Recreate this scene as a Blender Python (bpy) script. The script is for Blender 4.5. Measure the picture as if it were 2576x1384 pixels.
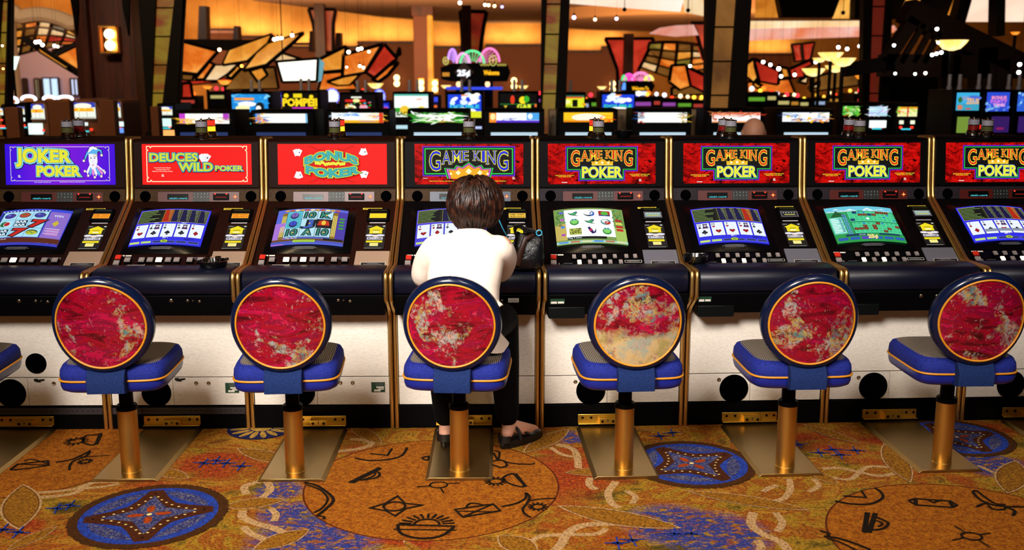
import bpy, bmesh, math, random
from mathutils import Vector, Matrix
PI = math.pi
sc = bpy.context.scene
for o in list(bpy.data.objects):
    bpy.data.objects.remove(o)
COL = sc.collection

# ------------------------------------------------------------------ camera
CAM_H, PITCH, F_PX = 1.5337, 0.188914, 2534.9
cam_d = bpy.data.cameras.new('camera')
cam = bpy.data.objects.new('camera', cam_d)
COL.objects.link(cam)
cam.location = (0, 0, CAM_H)
cam.rotation_euler = (PI / 2 - PITCH, 0, 0)
cam_d.sensor_width = 36
cam_d.lens = F_PX / 2576 * 36
cam_d.clip_end = 200
cam_d.dof.use_dof = True
cam_d.dof.focus_distance = 4.35
cam_d.dof.aperture_fstop = 2.8
sc.camera = cam

# ------------------------------------------------------------------ world, exposure, big lamps
world = bpy.data.worlds.new('world')
sc.world = world
world.use_nodes = True
bg = world.node_tree.nodes['Background']
bg.inputs['Color'].default_value = (1.0, .62, .38, 1)
bg.inputs['Strength'].default_value = .014
sc.view_settings.view_transform = 'Standard'
sc.view_settings.look = 'None'
sc.view_settings.exposure = 0.0
sc.view_settings.gamma = 1.0
sc.view_settings.use_curve_mapping = False
sc.cycles.use_denoising = True
sc.cycles.max_bounces = 6
sc.cycles.sample_clamp_indirect = 6


def area(name, loc, target, size, power, color, sy=None, spread=PI):
    d = bpy.data.lights.new(name, 'AREA')
    d.energy = power
    d.color = color
    d.size = size
    d.shape = 'RECTANGLE' if sy else 'DISK'
    if sy:
        d.size_y = sy
    d.spread = spread
    o = bpy.data.objects.new(name, d)
    COL.objects.link(o)
    o.location = loc
    v = Vector(target) - Vector(loc)
    o.rotation_euler = v.to_track_quat('-Z', 'Y').to_euler()
    return o


def spot(name, loc, target, power, color, angle=60, blend=.6, r=.06):
    d = bpy.data.lights.new(name, 'SPOT')
    d.energy = power
    d.color = color
    d.spot_size = math.radians(angle)
    d.spot_blend = blend
    d.shadow_soft_size = r
    o = bpy.data.objects.new(name, d)
    COL.objects.link(o)
    o.location = loc
    v = Vector(target) - Vector(loc)
    o.rotation_euler = v.to_track_quat('-Z', 'Y').to_euler()
    return o


# daylight-white ceiling lamps of the hall behind the camera, warm downlights over the aisle
area('hall_lamp', (-1.6, -.4, 3.7), (-.2, 4.3, .35), 1.5, 92, (1, .93, .86), spread=1.2)
area('hall_lamp', (1.6, .2, 3.9), (1.0, 4.4, .4), 1.0, 19, (1, .92, .86), spread=1.2)
for lx, lp in ((-2.0, 46), (-.7, 62), (.7, 44), (2.0, 24)):
    spot('downlight', (lx, 2.75, 3.9), (lx * .95, 3.5, 0), lp, (1, .74, .42), 70, .7, .05)

# added fill: wall wash behind camera for brass reflections, lamps brightening the far hall
area('reflection_fill', (-3.5, -2.2, 4.6), (-3.5, -4.0, 1.6), 5, 170, (1, .80, .55), .4)
area('reflection_fill', (3.5, -2.2, 4.6), (3.5, -4.0, 1.6), 5, 110, (1, .80, .55), .4)
area('far_hall_fill', (-5, 6.5, 5.2), (-4.5, 14, 1.2), 2.5, 165, (1, .72, .45), 1.0, spread=2.0)
area('far_hall_fill', (2, 6.5, 5.2), (2, 14, 1.5), 2.5, 45, (1, .72, .45), 1.0, spread=2.0)

# ------------------------------------------------------------------ helpers: pixels to places
CP, SP = math.cos(PITCH), math.sin(PITCH)


def ray(px, py):
    u = (px - 1288) / F_PX
    w = (692 - py) / F_PX
    return Vector((u, CP + w * SP, -SP + w * CP))


def at(px, py, Y):
    d = ray(px, py)
    return Vector((0, 0, CAM_H)) + d * (Y / d.y)


def onz(px, py, z=0.0):
    d = ray(px, py)
    return Vector((0, 0, CAM_H)) + d * ((z - CAM_H) / d.z)


# ------------------------------------------------------------------ helpers: materials
def lin(h):
    h = h.lstrip('#')
    r = []
    for i in (0, 2, 4):
        c = int(h[i:i + 2], 16) / 255
        r.append(c / 12.92 if c <= .04045 else ((c + .055) / 1.055) ** 2.4)
    return (r[0], r[1], r[2], 1)


MATS = {}


def mat(name, hexc, rough=.5, metal=0., spec=.5, coat=0.):
    if name in MATS:
        return MATS[name]
    m = bpy.data.materials.new(name)
    m.use_nodes = True
    b = m.node_tree.nodes['Principled BSDF']
    b.inputs['Base Color'].default_value = lin(hexc)
    b.inputs['Roughness'].default_value = rough
    b.inputs['Metallic'].default_value = metal
    b.inputs['Specular IOR Level'].default_value = spec
    b.inputs['Coat Weight'].default_value = coat
    MATS[name] = m
    return m


def glow(hexc, s=1.0, gloss=True):
    name = 'glow_%s_%g' % (hexc.lstrip('#'), s)
    if name in MATS:
        return MATS[name]
    m = mat(name, '#101010', .25)
    b = m.node_tree.nodes['Principled BSDF']
    b.inputs['Base Color'].default_value = (.01, .01, .01, 1)
    b.inputs['Emission Color'].default_value = lin(hexc)
    b.inputs['Emission Strength'].default_value = s
    b.inputs['Specular IOR Level'].default_value = .04
    return m


class NT:
    """small node-tree writer"""

    def __init__(s, m):
        s.t = m.node_tree
        s.b = s.t.nodes['Principled BSDF']

    def n(s, kind, **kw):
        x = s.t.nodes.new(kind)
        for k, v in kw.items():
            setattr(x, k, v)
        return x

    def l(s, a, b):
        s.t.links.new(a, b)

    def coord(s, kind='Object', scale=(1, 1, 1), rnd=False, loc=(0, 0, 0)):
        c = s.n('ShaderNodeTexCoord')
        mp = s.n('ShaderNodeMapping')
        mp.inputs['Scale'].default_value = scale
        mp.inputs['Location'].default_value = loc
        s.l(c.outputs[kind], mp.inputs['Vector'])
        if rnd:
            oi = s.n('ShaderNodeObjectInfo')
            mu = s.n('ShaderNodeMath', operation='MULTIPLY')
            mu.inputs[1].default_value = 37.0
            s.l(oi.outputs['Random'], mu.inputs[0])
            ad = s.n('ShaderNodeVectorMath', operation='ADD')
            s.l(mp.outputs[0], ad.inputs[0])
            s.l(mu.outputs[0], ad.inputs[1])
            return ad.outputs[0]
        return mp.outputs[0]

    def noise(s, vec, scale, detail=4, rough=.6, dist=0.):
        x = s.n('ShaderNodeTexNoise')
        x.inputs['Scale'].default_value = scale
        x.inputs['Detail'].default_value = detail
        x.inputs['Roughness'].default_value = rough
        x.inputs['Distortion'].default_value = dist
        s.l(vec, x.inputs['Vector'])
        return x.outputs['Fac']

    def ramp(s, fac, stops, interp='LINEAR'):
        x = s.n('ShaderNodeValToRGB')
        x.color_ramp.interpolation = interp
        e = x.color_ramp.elements
        while len(e) < len(stops):
            e.new(.5)
        for i, (p, c) in enumerate(stops):
            e[i].position = p
            e[i].color = lin(c) if isinstance(c, str) else (c, c, c, 1)
        s.l(fac, x.inputs[0])
        return x.outputs[0]

    def mix(s, fac, a, b, blend='MIX'):
        x = s.n('ShaderNodeMix', data_type='RGBA', blend_type=blend)
        for k, v in ((0, fac), (6, a), (7, b)):
            if isinstance(v, (int, float)):
                x.inputs[k].default_value = v
            elif isinstance(v, str):
                x.inputs[k].default_value = lin(v)
            else:
                s.l(v, x.inputs[k])
        return x.outputs[2]

    def math(s, op, a, b=0., clamp=False):
        x = s.n('ShaderNodeMath', operation=op, use_clamp=clamp)
        for k, v in ((0, a), (1, b)):
            if isinstance(v, (int, float)):
                x.inputs[k].default_value = v
            else:
                s.l(v, x.inputs[k])
        return x.outputs[0]

    def bump(s, h, strength=.2, dist=.002):
        x = s.n('ShaderNodeBump')
        x.inputs['Strength'].default_value = strength
        x.inputs['Distance'].default_value = dist
        s.l(h, x.inputs['Height'])
        s.l(x.outputs[0], s.b.inputs['Normal'])

    def base(s, c):
        s.l(c, s.b.inputs['Base Color'])

    def emit(s, c, k=1.0):
        s.l(c, s.b.inputs['Emission Color'])
        s.b.inputs['Emission Strength'].default_value = k


# ------------------------------------------------------------------ helpers: meshes
class MB:
    def __init__(s, T=None):
        s.v, s.f, s.m, s.mats, s.T = [], [], [], [], T

    def mi(s, m):
        if m not in s.mats:
            s.mats.append(m)
        return s.mats.index(m)

    def add(s, vs, fs, m):
        k = len(s.v)
        for p in vs:
            p = Vector(p)
            s.v.append(s.T(p) if s.T else p)
        i = s.mi(m)
        for f in fs:
            s.f.append([a + k for a in f])
            s.m.append(i)
        return s

    def box(s, c, d, m, R=None):
        x, y, z = d[0] / 2, d[1] / 2, d[2] / 2
        vs = [Vector(p) for p in ((-x, -y, -z), (x, -y, -z), (x, y, -z), (-x, y, -z), (-x, -y, z), (x, -y, z), (x, y, z), (-x, y, z))]
        if R is not None:
            vs = [R @ p for p in vs]
        vs = [p + Vector(c) for p in vs]
        return s.add(vs, [(0, 3, 2, 1), (4, 5, 6, 7), (0, 1, 5, 4), (1, 2, 6, 5), (2, 3, 7, 6), (3, 0, 4, 7)], m)

    def prism(s, poly, ext, m, cap=True):
        """polygon of 3d points extruded by vector ext"""
        n = len(poly)
        a = [Vector(p) for p in poly]
        e = Vector(ext)
        vs = a + [p + e for p in a]
        fs = [(i, (i + 1) % n, n + (i + 1) % n, n + i) for i in range(n)]
        if cap:
            fs += [tuple(range(n - 1, -1, -1)), tuple(range(n, 2 * n))]
        return s.add(vs, fs, m)

    def rings(s, rings, m, cap=True, closed=True):
        n = len(rings[0])
        vs = [p for r in rings for p in r]
        fs = []
        for j in range(len(rings) - 1):
            for i in range(n if closed else n - 1):
                i2 = (i + 1) % n
                fs.append((j * n + i, j * n + i2, (j + 1) * n + i2, (j + 1) * n + i))
        if cap:
            fs.append(tuple(range(n - 1, -1, -1)))
            k = (len(rings) - 1) * n
            fs.append(tuple(range(k, k + n)))
        return s.add(vs, fs, m)

    def lathe(s, prof, m, c=(0, 0, 0), n=28, cap=True):
        rs = []
        for r, z in prof:
            rs.append([Vector((c[0] + r * math.cos(2 * PI * i / n), c[1] + r * math.sin(2 * PI * i / n), c[2] + z)) for i in range(n)])
        return s.rings(rs, m, cap)

    def tube(s, pts, rad, m, n=10, cap=True, flat=1.0):
        pts = [Vector(p) for p in pts]
        rs = []
        up = None
        for i, p in enumerate(pts):
            d = (pts[min(i + 1, len(pts) - 1)] - pts[max(i - 1, 0)]).normalized()
            if up is None:
                up = Vector((0, 0, 1)) if abs(d.z) < .9 else Vector((0, 1, 0))
            a = d.cross(up).normalized()
            b = a.cross(d).normalized()
            up = b
            r = rad[i] if isinstance(rad, (list, tuple)) else rad
            rs.append([p + a * (r * math.cos(2 * PI * k / n)) + b * (r * flat * math.sin(2 * PI * k / n)) for k in range(n)])
        return s.rings(rs, m, cap)

    def ball(s, c, r, m, n=16, k=10, R=None):
        if not isinstance(r, (tuple, list)):
            r = (r, r, r)
        rs = []
        for j in range(k + 1):
            t = PI * (j + .02) / (k + .04)
            ring = []
            for i in range(n):
                a = 2 * PI * i / n
                p = Vector((r[0] * math.sin(t) * math.cos(a), r[1] * math.sin(t) * math.sin(a), -r[2] * math.cos(t)))
                ring.append((R @ p if R is not None else p) + Vector(c))
            rs.append(ring)
        return s.rings(rs, m)

    def build(s, name, parent=None, bevel=0., smooth=35, seg=2, loc=None):
        me = bpy.data.meshes.new(name)
        me.from_pydata([tuple(p) for p in s.v], [], s.f)
        for m in s.mats:
            me.materials.append(m)
        me.polygons.foreach_set('material_index', s.m)
        bm = bmesh.new()
        bm.from_mesh(me)
        bmesh.ops.recalc_face_normals(bm, faces=bm.faces)
        bm.to_mesh(me)
        bm.free()
        if smooth:
            me.polygons.foreach_set('use_smooth', [True] * len(me.polygons))
            me.set_sharp_from_angle(angle=math.radians(smooth))
        o = bpy.data.objects.new(name, me)
        COL.objects.link(o)
        if parent:
            o.parent = parent
        if loc is not None:
            o.location = loc
        if bevel:
            b = o.modifiers.new('edge', 'BEVEL')
            b.width = bevel
            b.segments = seg
            b.limit_method = 'ANGLE'
            b.angle_limit = math.radians(40)
            b.harden_normals = False
        return o


def tag(o, label=None, cat=None, group=None, kind=None):
    if label:
        o['label'] = label
    if cat:
        o['category'] = cat
    if group:
        o['group'] = group
    if kind:
        o['kind'] = kind
    return o


def empty(name, loc, rz=0., label=None, cat=None, group=None):
    o = bpy.data.objects.new(name, None)
    COL.objects.link(o)
    o.location = loc
    o.rotation_euler = (0, 0, rz)
    o.empty_display_size = .1
    return tag(o, label, cat, group)


def copy_tree(o, parent=None):
    c = o.copy()
    COL.objects.link(c)
    if parent:
        c.parent = parent
    for ch in list(o.children):
        copy_tree(ch, c)
    return c


# ------------------------------------------------------------------ helpers: flat artwork on a panel
_glyphs = {}


def text_mesh(body, offset=0., res=3):
    key = (body, offset, res)
    if key in _glyphs:
        return _glyphs[key]
    cu = bpy.data.curves.new('lettering', 'FONT')
    cu.body = body
    cu.size = 1.0
    cu.offset = offset
    cu.resolution_u = res
    cu.align_x = 'LEFT'
    ob = bpy.data.objects.new('lettering', cu)
    me = bpy.data.meshes.new_from_object(ob)
    vs = [(p.co.x, p.co.y) for p in me.vertices]
    fs = [tuple(p.vertices) for p in me.polygons]
    bpy.data.objects.remove(ob)
    bpy.data.curves.remove(cu)
    bpy.data.meshes.remove(me)
    _glyphs[key] = (vs, fs)
    return vs, fs


class Art:
    """flat shapes laid on a panel in (u right, v down) metres; each shape one thin layer above the last"""

    def __init__(s, P, step=.0004, n0=.0006):
        s.P, s.mb, s.n, s.step = P, MB(), n0, step

    def up(s, k=1):
        s.n += s.step * k
        return s

    def faces(s, vs, fs, m):
        s.mb.add([s.P(u, v, s.n) for u, v in vs], fs, m)
        return s

    def poly(s, pts, m):
        return s.faces(pts, [tuple(range(len(pts)))], m)

    def rect(s, u0, v0, u1, v1, m, seg=1):
        vs, fs = [], []
        for i in range(seg + 1):
            u = u0 + (u1 - u0) * i / seg
            vs += [(u, v0), (u, v1)]
        for i in range(seg):
            fs.append((2 * i, 2 * i + 1, 2 * i + 3, 2 * i + 2))
        return s.faces(vs, fs, m)

    def frame(s, pts, w, m, closed=True):
        """polyline stroke of width w"""
        n = len(pts)
        P = [Vector((p[0], p[1])) for p in pts]
        L, R = [], []
        for i in range(n):
            a = P[(i - 1) % n] if (closed or i > 0) else None
            b = P[(i + 1) % n] if (closed or i < n - 1) else None
            d1 = (P[i] - a).normalized() if a is not None and (P[i] - a).length > 1e-9 else None
            d2 = (b - P[i]).normalized() if b is not None and (b - P[i]).length > 1e-9 else None
            d1 = d1 or d2
            d2 = d2 or d1
            t = (d1 + d2)
            t = t.normalized() if t.length > 1e-6 else d1
            nn = Vector((-t.y, t.x))
            k = max(.35, abs(nn.dot(Vector((-d1.y, d1.x)))))
            L.append(P[i] + nn * (w / 2 / k))
            R.append(P[i] - nn * (w / 2 / k))
        vs = [tuple(p) for p in L] + [tuple(p) for p in R]
        fs = [(i, (i + 1) % n, n + (i + 1) % n, n + i) for i in range(n if closed else n - 1)]
        return s.faces(vs, fs, m)

    def disc(s, u, v, ru, rv, m, n=20, rot=0.):
        c, q = math.cos(rot), math.sin(rot)
        pts = []
        for i in range(n):
            a = 2 * PI * i / n
            x, y = ru * math.cos(a), rv * math.sin(a)
            pts.append((u + x * c - y * q, v + x * q + y * c))
        return s.poly(pts, m)

    def text(s, body, u, v, h, m, w=None, off=0., align='C', warp=None, shear=0., res=3):
        """baseline v, cap height h; w = total width to fit"""
        vs, fs = text_mesh(body, off, res)
        v0, _ = text_mesh(body, 0., res)
        if not vs:
            return s
        x0 = min(p[0] for p in v0)
        x1 = max(p[0] for p in v0)
        ky = h / .70
        kx = ky if w is None else w / (x1 - x0)
        W = (x1 - x0) * kx
        uo = u - (W / 2 if align == 'C' else W if align == 'R' else 0)
        out = []
        for x, y in vs:
            U, V = uo + (x - x0) * kx + shear * y * ky, -y * ky
            if warp:
                U, V = warp(U - u, V, W)
                U += u
            out.append((U, v + V))
        return s.faces(out, fs, m)

    def build(s, name, parent):
        return s.mb.build(name, parent, smooth=0)


def heart(u, v, r):
    pts = []
    for i in range(24):
        t = 2 * PI * i / 24
        x = 16 * math.sin(t) ** 3
        y = 13 * math.cos(t) - 5 * math.cos(2 * t) - 2 * math.cos(3 * t) - math.cos(4 * t)
        pts.append((u + x * r / 16, v - y * r / 16))
    return pts


def suit(a, k, u, v, r, m):
    if k == 'h':
        a.poly(heart(u, v, r), m)
    elif k == 'd':
        a.poly([(u, v - r * 1.15), (u + r * .85, v), (u, v + r * 1.15), (u - r * .85, v)], m)
    elif k == 's':
        a.poly([(p[0], 2 * v - p[1] - r * .15) for p in heart(u, v, r * .9)], m)
        a.poly([(u, v), (u + r * .4, v + r * 1.1), (u - r * .4, v + r * 1.1)], m)
    else:
        for dx, dy in ((0, -.5), (-.5, .2), (.5, .2)):
            a.disc(u + dx * r, v + dy * r, r * .48, r * .48, m, 12)
        a.poly([(u, v), (u + r * .35, v + r * 1.05), (u - r * .35, v + r * 1.05)], m)


# ------------------------------------------------------------------ carpet and the floor
M_CARPET = mat('patterned_carpet', '#8a5a1c', .92, spec=.12)
_t = NT(M_CARPET)
_v = _t.coord('Object')
_vs = _t.coord('Object', (1, 1.5, 1))
_n1 = _t.noise(_vs, 3.2, 9, .72, .8)
_c = _t.ramp(_n1, [(.30, '#2a2408'), (.39, '#5c4e14'), (.46, '#a88424'), (.52, '#8c400e'), (.58, '#b8882a'), (.64, '#6a4c12'), (.72, '#7a280c')])
_n2 = _t.noise(_vs, 1.4, 4, .6, .5)
_c = _t.mix(_t.ramp(_n2, [(.52, 0.), (.62, 1.)]), _c, _t.ramp(_t.noise(_v, 60, 4, .8), [(.35, '#6a140c'), (.55, '#a83c12'), (.7, '#c07a20')]))
for _p, _r in (((790, 1360), .26), ((1690, 1320), .20), ((1800, 1345), .22), ((700, 1235), .11), ((720, 1290), .12), ((2500, 1170), .16), ((1440, 1100), .10)):
    _q = onz(*_p)
    _d = _t.n('ShaderNodeVectorMath', operation='DISTANCE')
    _t.l(_v, _d.inputs[0])
    _d.inputs[1].default_value = (_q.x, _q.y, 0)
    _f = _t.math('SUBTRACT', 1.0, _t.math('DIVIDE', _d.outputs['Value'], _r), True)
    _f = _t.math('MULTIPLY', _f, 1.6, True)
    _sp = _t.ramp(_t.noise(_vs, 26, 5, .75), [(.44, 0.), (.50, 1.)])
    _c = _t.mix(_t.math('MULTIPLY', _t.ramp(_f, [(.05, 0.), (.6, 1.)]), _sp), _c, '#23389a')
_c = _t.mix(_t.ramp(_t.noise(_vs, 85, 5, .8), [(.49, 0.), (.58, .85)]), _c, '#2c1e0a')
_c = _t.mix(_t.ramp(_t.noise(_v, 150, 2, .7), [(.58, 0.), (.68, .5)]), _c, '#d0a040')
_t.base(_t.mix(1.0, _c, '#e8e0cc', 'MULTIPLY'))
_t.bump(_t.noise(_v, 600, 2), .35, .004)


def fleck(name, a, b, scale=190, lo=.42, hi=.6):
    m = mat(name, a, .92, spec=.1)
    t = NT(m)
    v = t.coord('Object')
    c = t.ramp(t.noise(v, scale, 5, .8), [(lo, a), (hi, b)])
    c = t.mix(t.ramp(t.noise(t.coord('Object', (1, 1.5, 1)), 85, 5, .8), [(.50, 0.), (.58, .72)]), c, '#2a1a08')
    t.base(t.mix(1.0, c, '#e0dac8', 'MULTIPLY'))
    return m


C_DISC = fleck('carpet_tan_disc', '#84400e', '#b8721c', 34, .36, .62)
C_RIM = fleck('carpet_disc_rim', '#4a1606', '#6a2a0e')
C_INK = fleck('carpet_black_line', '#0e0a06', '#2c1c0a', 260, .5, .75)
C_BLUE = fleck('carpet_blue', '#142c98', '#2f56d0', 150)
C_BLUEW = fleck('carpet_blue_white_fleck', '#1c2c80', '#a8a498', 150, .50, .64)
C_BROWN = fleck('carpet_brown', '#3a1608', '#5a2a10')
C_HALO = fleck('carpet_dark_halo', '#341a06', '#5a3410')
C_ORANGE = fleck('carpet_orange', '#94340c', '#c0501a')
C_DOT = mat('carpet_dot', '#d8bc70', .9)
C_PINK = fleck('carpet_pale_vine', '#ac8658', '#d8b48c', 130)
C_LEAF = fleck('carpet_leaf', '#6a3c10', '#b07c24', 90, .35, .62)
C_LINE = fleck('carpet_leaf_line', '#5a3010', '#7a4a1c')
C_NAVY = fleck('carpet_navy', '#12164a', '#1c2468')
C_SAND = fleck('carpet_sand', '#b08a3a', '#c8a454')

FLOOR = MB()
FLOOR.box((0, 20, -.05), (60, 52, .1), M_CARPET)
fa = Art(lambda u, v, n: Vector((u, v, n)), step=.00003, n0=.0003)
fa.mb = FLOOR
_rf = random.Random(11)
F = lambda L: [onz(*p)[:2] for p in L]


def smooth_line(P, k=6):
    P = [Vector(p) for p in P]
    out = []
    for i in range(len(P) - 1):
        p0, p1, p2, p3 = P[max(i - 1, 0)], P[i], P[i + 1], P[min(i + 2, len(P) - 1)]
        for j in range(k):
            t = j / k
            out.append(.5 * ((2 * p1) + (p2 - p0) * t + (2 * p0 - 5 * p1 + 4 * p2 - p3) * t * t + (3 * p1 - p0 - 3 * p2 + p3) * t ** 3))
    out.append(P[-1])
    return out


def ink(L, w=.009, m=None, curve=True, closed=False):
    P = F(L)
    if curve:
        P = smooth_line(P)
    fa.frame([tuple(p) for p in P], w, m or C_INK, closed)
    fa.up()


def circle(c, r, m, n=64, jit=0.):
    fa.poly([(c[0] + r * (1 + _rf.uniform(-jit, jit)) * math.cos(2 * PI * i / n), c[1] + r * (1 + _rf.uniform(-jit, jit)) * math.sin(2 * PI * i / n)) for i in range(n)], m)


def leaf(a, b, w, asym=0.):
    """almond leaf with a pale rim between two floor points given in the photo"""
    a, b = Vector(onz(*a)[:2]), Vector(onz(*b)[:2])
    d = b - a
    nn = Vector((-d.y, d.x)).normalized()
    for k, m in ((1.14, C_PINK), (1.0, C_LINE), (.93, C_LEAF)):
        c = (a + b) / 2
        L = []
        for s in (1, -1):
            for i in range(13):
                t = i / 12 if s > 0 else 1 - i / 12
                e = (t - .5) * (1 + (k - 1) * .5)
                L.append(tuple(c + d * e + nn * (s * w * k * math.sin(PI * t) ** .85 + asym * math.sin(PI * t))))
        fa.poly(L, m)
        fa.up()


def vine(L, w=.028):
    P = smooth_line(F(L), 8)
    n = len(P)
    fa.frame([tuple(p) for p in P], w, C_PINK, False)
    fa.up()


def medallion(c, r, rot):
    circle(c, r * 1.15, C_HALO, 420, .022)
    fa.up()
    circle(c, r, C_BLUE)
    fa.up()
    T = lambda q, a: (c[0] + q * r * math.cos(a + rot), c[1] + q * r * math.sin(a + rot))
    for k in range(4):
        a0 = k * PI / 2
        L = [T(.86, a0 + .16 + (PI / 2 - .32) * i / 10) for i in range(11)]
        p, q = Vector(L[-1]), Vector(L[0])
        mid = Vector(T(.56, a0 + PI / 4))
        L += [tuple(p * (1 - t) ** 2 + mid * 2 * t * (1 - t) + q * t * t) for t in [i / 8 for i in range(1, 8)]]
        fa.poly(L, C_BLUEW)
    st = []
    for k in range(4):
        a0 = k * PI / 2
        st += [T(.93, a0 - .11), T(.93, a0 + .11), T(.60, a0 + .42), T(.50, a0 + PI / 4), T(.60, a0 + PI / 2 - .42)]
    fa.poly(st, C_BROWN)
    fa.up()
    st = []
    for k in range(4):
        a0 = k * PI / 2
        st += [T(.70, a0), T(.40, a0 + .35), T(.30, a0 + PI / 4), T(.40, a0 + PI / 2 - .35)]
    fa.poly(st, C_BLUEW)
    for k in range(4):
        for i in range(9):
            t = i / 8
            a_, b_ = Vector(T(.80, k * PI / 2)), Vector(T(.80, k * PI / 2 + PI / 2))
            mid = Vector(T(.27, k * PI / 2 + PI / 4))
            p = a_ * (1 - t) ** 2 + mid * 2 * t * (1 - t) + b_ * t * t
            fa.disc(p.x, p.y, .0055, .0045, C_DOT, 6)
    fa.up()
    for k in range(4):
        p = T(.20, k * PI / 2)
        fa.disc(p[0], p[1], .125 * r, .062 * r, C_ORANGE, 14, k * PI / 2 + rot)
    fa.disc(c[0], c[1], .04 * r, .04 * r, C_DOT, 10)
    fa.up()


def sprig(px, py, s=1.0, n=3):
    for i in range(n):
        x, y = px + (i - 1) * 42 * s + _rf.uniform(-6, 6), py + _rf.uniform(-12, 12)
        q = onz(x, y)
        fa.disc(q.x, q.y, .028 * s, .013 * s, C_BLUE, 8, _rf.uniform(-.4, .4))
        for a in range(4):
            t = a * PI / 2 + _rf.uniform(-.2, .2)
            fa.frame([(q.x, q.y), (q.x + .055 * s * math.cos(t), q.y + .06 * s * math.sin(t))], .006, C_BLUE, False)


def sunburst(px, py, r, n=14, ring=True):
    q = onz(px, py)
    fa.frame([(q.x + r * math.cos(2 * PI * i / 18), q.y + r * math.sin(2 * PI * i / 18)) for i in range(18)], .008, C_INK)
    for i in range(n):
        t = 2 * PI * i / n
        fa.frame([(q.x + r * 1.1 * math.cos(t), q.y + r * 1.1 * math.sin(t)), (q.x + r * 1.75 * math.cos(t), q.y + r * 1.75 * math.sin(t))], .007, C_INK, False)


# pale splash and the three big tan discs
for c_, r_ in (((-.31, 3.688), .487), ((1.585, 3.20), .49), ((-2.02, 4.02), .47)):
    circle(c_, r_ * 1.014, C_RIM)
    fa.up()
    circle(c_, r_, C_DISC)
    fa.up()
# leaves and vines
vine([(95, 1240), (180, 1232), (235, 1215), (300, 1212)], .022)
vine([(95, 1252), (180, 1243), (222, 1220), (252, 1205)], .026)
vine([(205, 1230), (260, 1225), (300, 1217)], .02)
vine([(620, 1244), (615, 1225), (640, 1215), (668, 1208)], .03)
vine([(660, 1252), (680, 1232), (672, 1212)], .03)
vine([(612, 1285), (610, 1300), (640, 1316), (690, 1330), (715, 1342)], .032)
vine([(680, 1280), (695, 1295), (688, 1312)], .026)
vine([(612, 1325), (630, 1342), (672, 1360)], .028)
vine([(880, 1105), (915, 1108), (935, 1118), (900, 1130), (850, 1136)], .03)
vine([(1400, 1118), (1440, 1130), (1452, 1150), (1455, 1178)], .03)
vine([(1385, 1126), (1410, 1142), (1440, 1150)], .022)
vine([(1485, 1202), (1482, 1220), (1500, 1232)], .03)
vine([(1550, 1212), (1530, 1240), (1540, 1268), (1560, 1278)], .03)
vine([(1575, 1235), (1598, 1250), (1590, 1268)], .024)
vine([(1545, 1318), (1470, 1322), (1430, 1340), (1410, 1372), (1390, 1392)], .034)
vine([(1330, 1368), (1360, 1350), (1420, 1346), (1500, 1344), (1525, 1330)], .024)
vine([(1985, 1205), (1988, 1230), (1975, 1252), (1950, 1262)], .026)
vine([(1920, 1238), (1935, 1228), (1955, 1222)], .026)
vine([(1895, 1290), (1890, 1320), (1920, 1345), (1965, 1365), (1985, 1392)], .034)
vine([(1950, 1290), (1968, 1315), (1955, 1338)], .028)
vine([(1905, 1360), (1915, 1375), (1910, 1392)], .03)
vine([(2068, 1180), (2110, 1178), (2160, 1188), (2210, 1198), (2250, 1192)], .024)
vine([(2095, 1202), (2140, 1206), (2180, 1176), (2235, 1176)], .022)
vine([(2460, 1172), (2500, 1190), (2515, 1200)], .02)
vine([(2045, 1205), (2060, 1222), (2035, 1238)], .022)
fa.up()
leaf((58, 1222), (48, 1330), .062)
leaf((20, 1384), (140, 1326), .028)
leaf((390, 1180), (472, 1204), .035)
leaf((600, 1130), (735, 1166), .045)
leaf((565, 1276), (712, 1258), .042)
leaf((640, 1384), (775, 1334), .045)
leaf((885, 1072), (958, 1116), .035)
leaf((1320, 1138), (1428, 1082), .045)
leaf((1425, 1190), (1545, 1186), .035)
leaf((1410, 1275), (1705, 1328), .055, -.01)
leaf((1255, 1350), (1350, 1392), .05)
leaf((1735, 1238), (2030, 1284), .040)
leaf((2025, 1070), (2160, 1116), .035)
leaf((2225, 1120), (2288, 1212), .045)
leaf((2045, 1190), (2105, 1218), .028)
leaf((2555, 1162), (2535, 1240), .055)
leaf((1640, 1085), (1420, 1075), .02)
leaf((1030, 1384), (1050, 1378), .06)
# blue medallions, half scallop at the machines' feet
medallion((-1.308, 3.408), .240, .22)
medallion((.735, 3.905), .225, .55)
medallion((1.955, 4.215), .205, .3)
c_ = (-1.13, 4.335)
circle(c_, .150, C_NAVY)
fa.up()
for i in range(15):
    t = 2 * PI * i / 15
    fa.disc(c_[0] + .095 * math.cos(t), c_[1] + .095 * math.sin(t), .044, .014, C_SAND, 10, t)
fa.up()
circle(c_, .048, C_SAND)
for x_, y_ in ((550, 1160), (600, 1172), (175, 1276), (1690, 1100), (1900, 1112), (2090, 1142), (2150, 1135), (40, 1340), (1590, 1360), (1735, 1356), (2010, 1120)):
    sprig(x_, y_, .8, 2)
fa.up(3)
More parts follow.
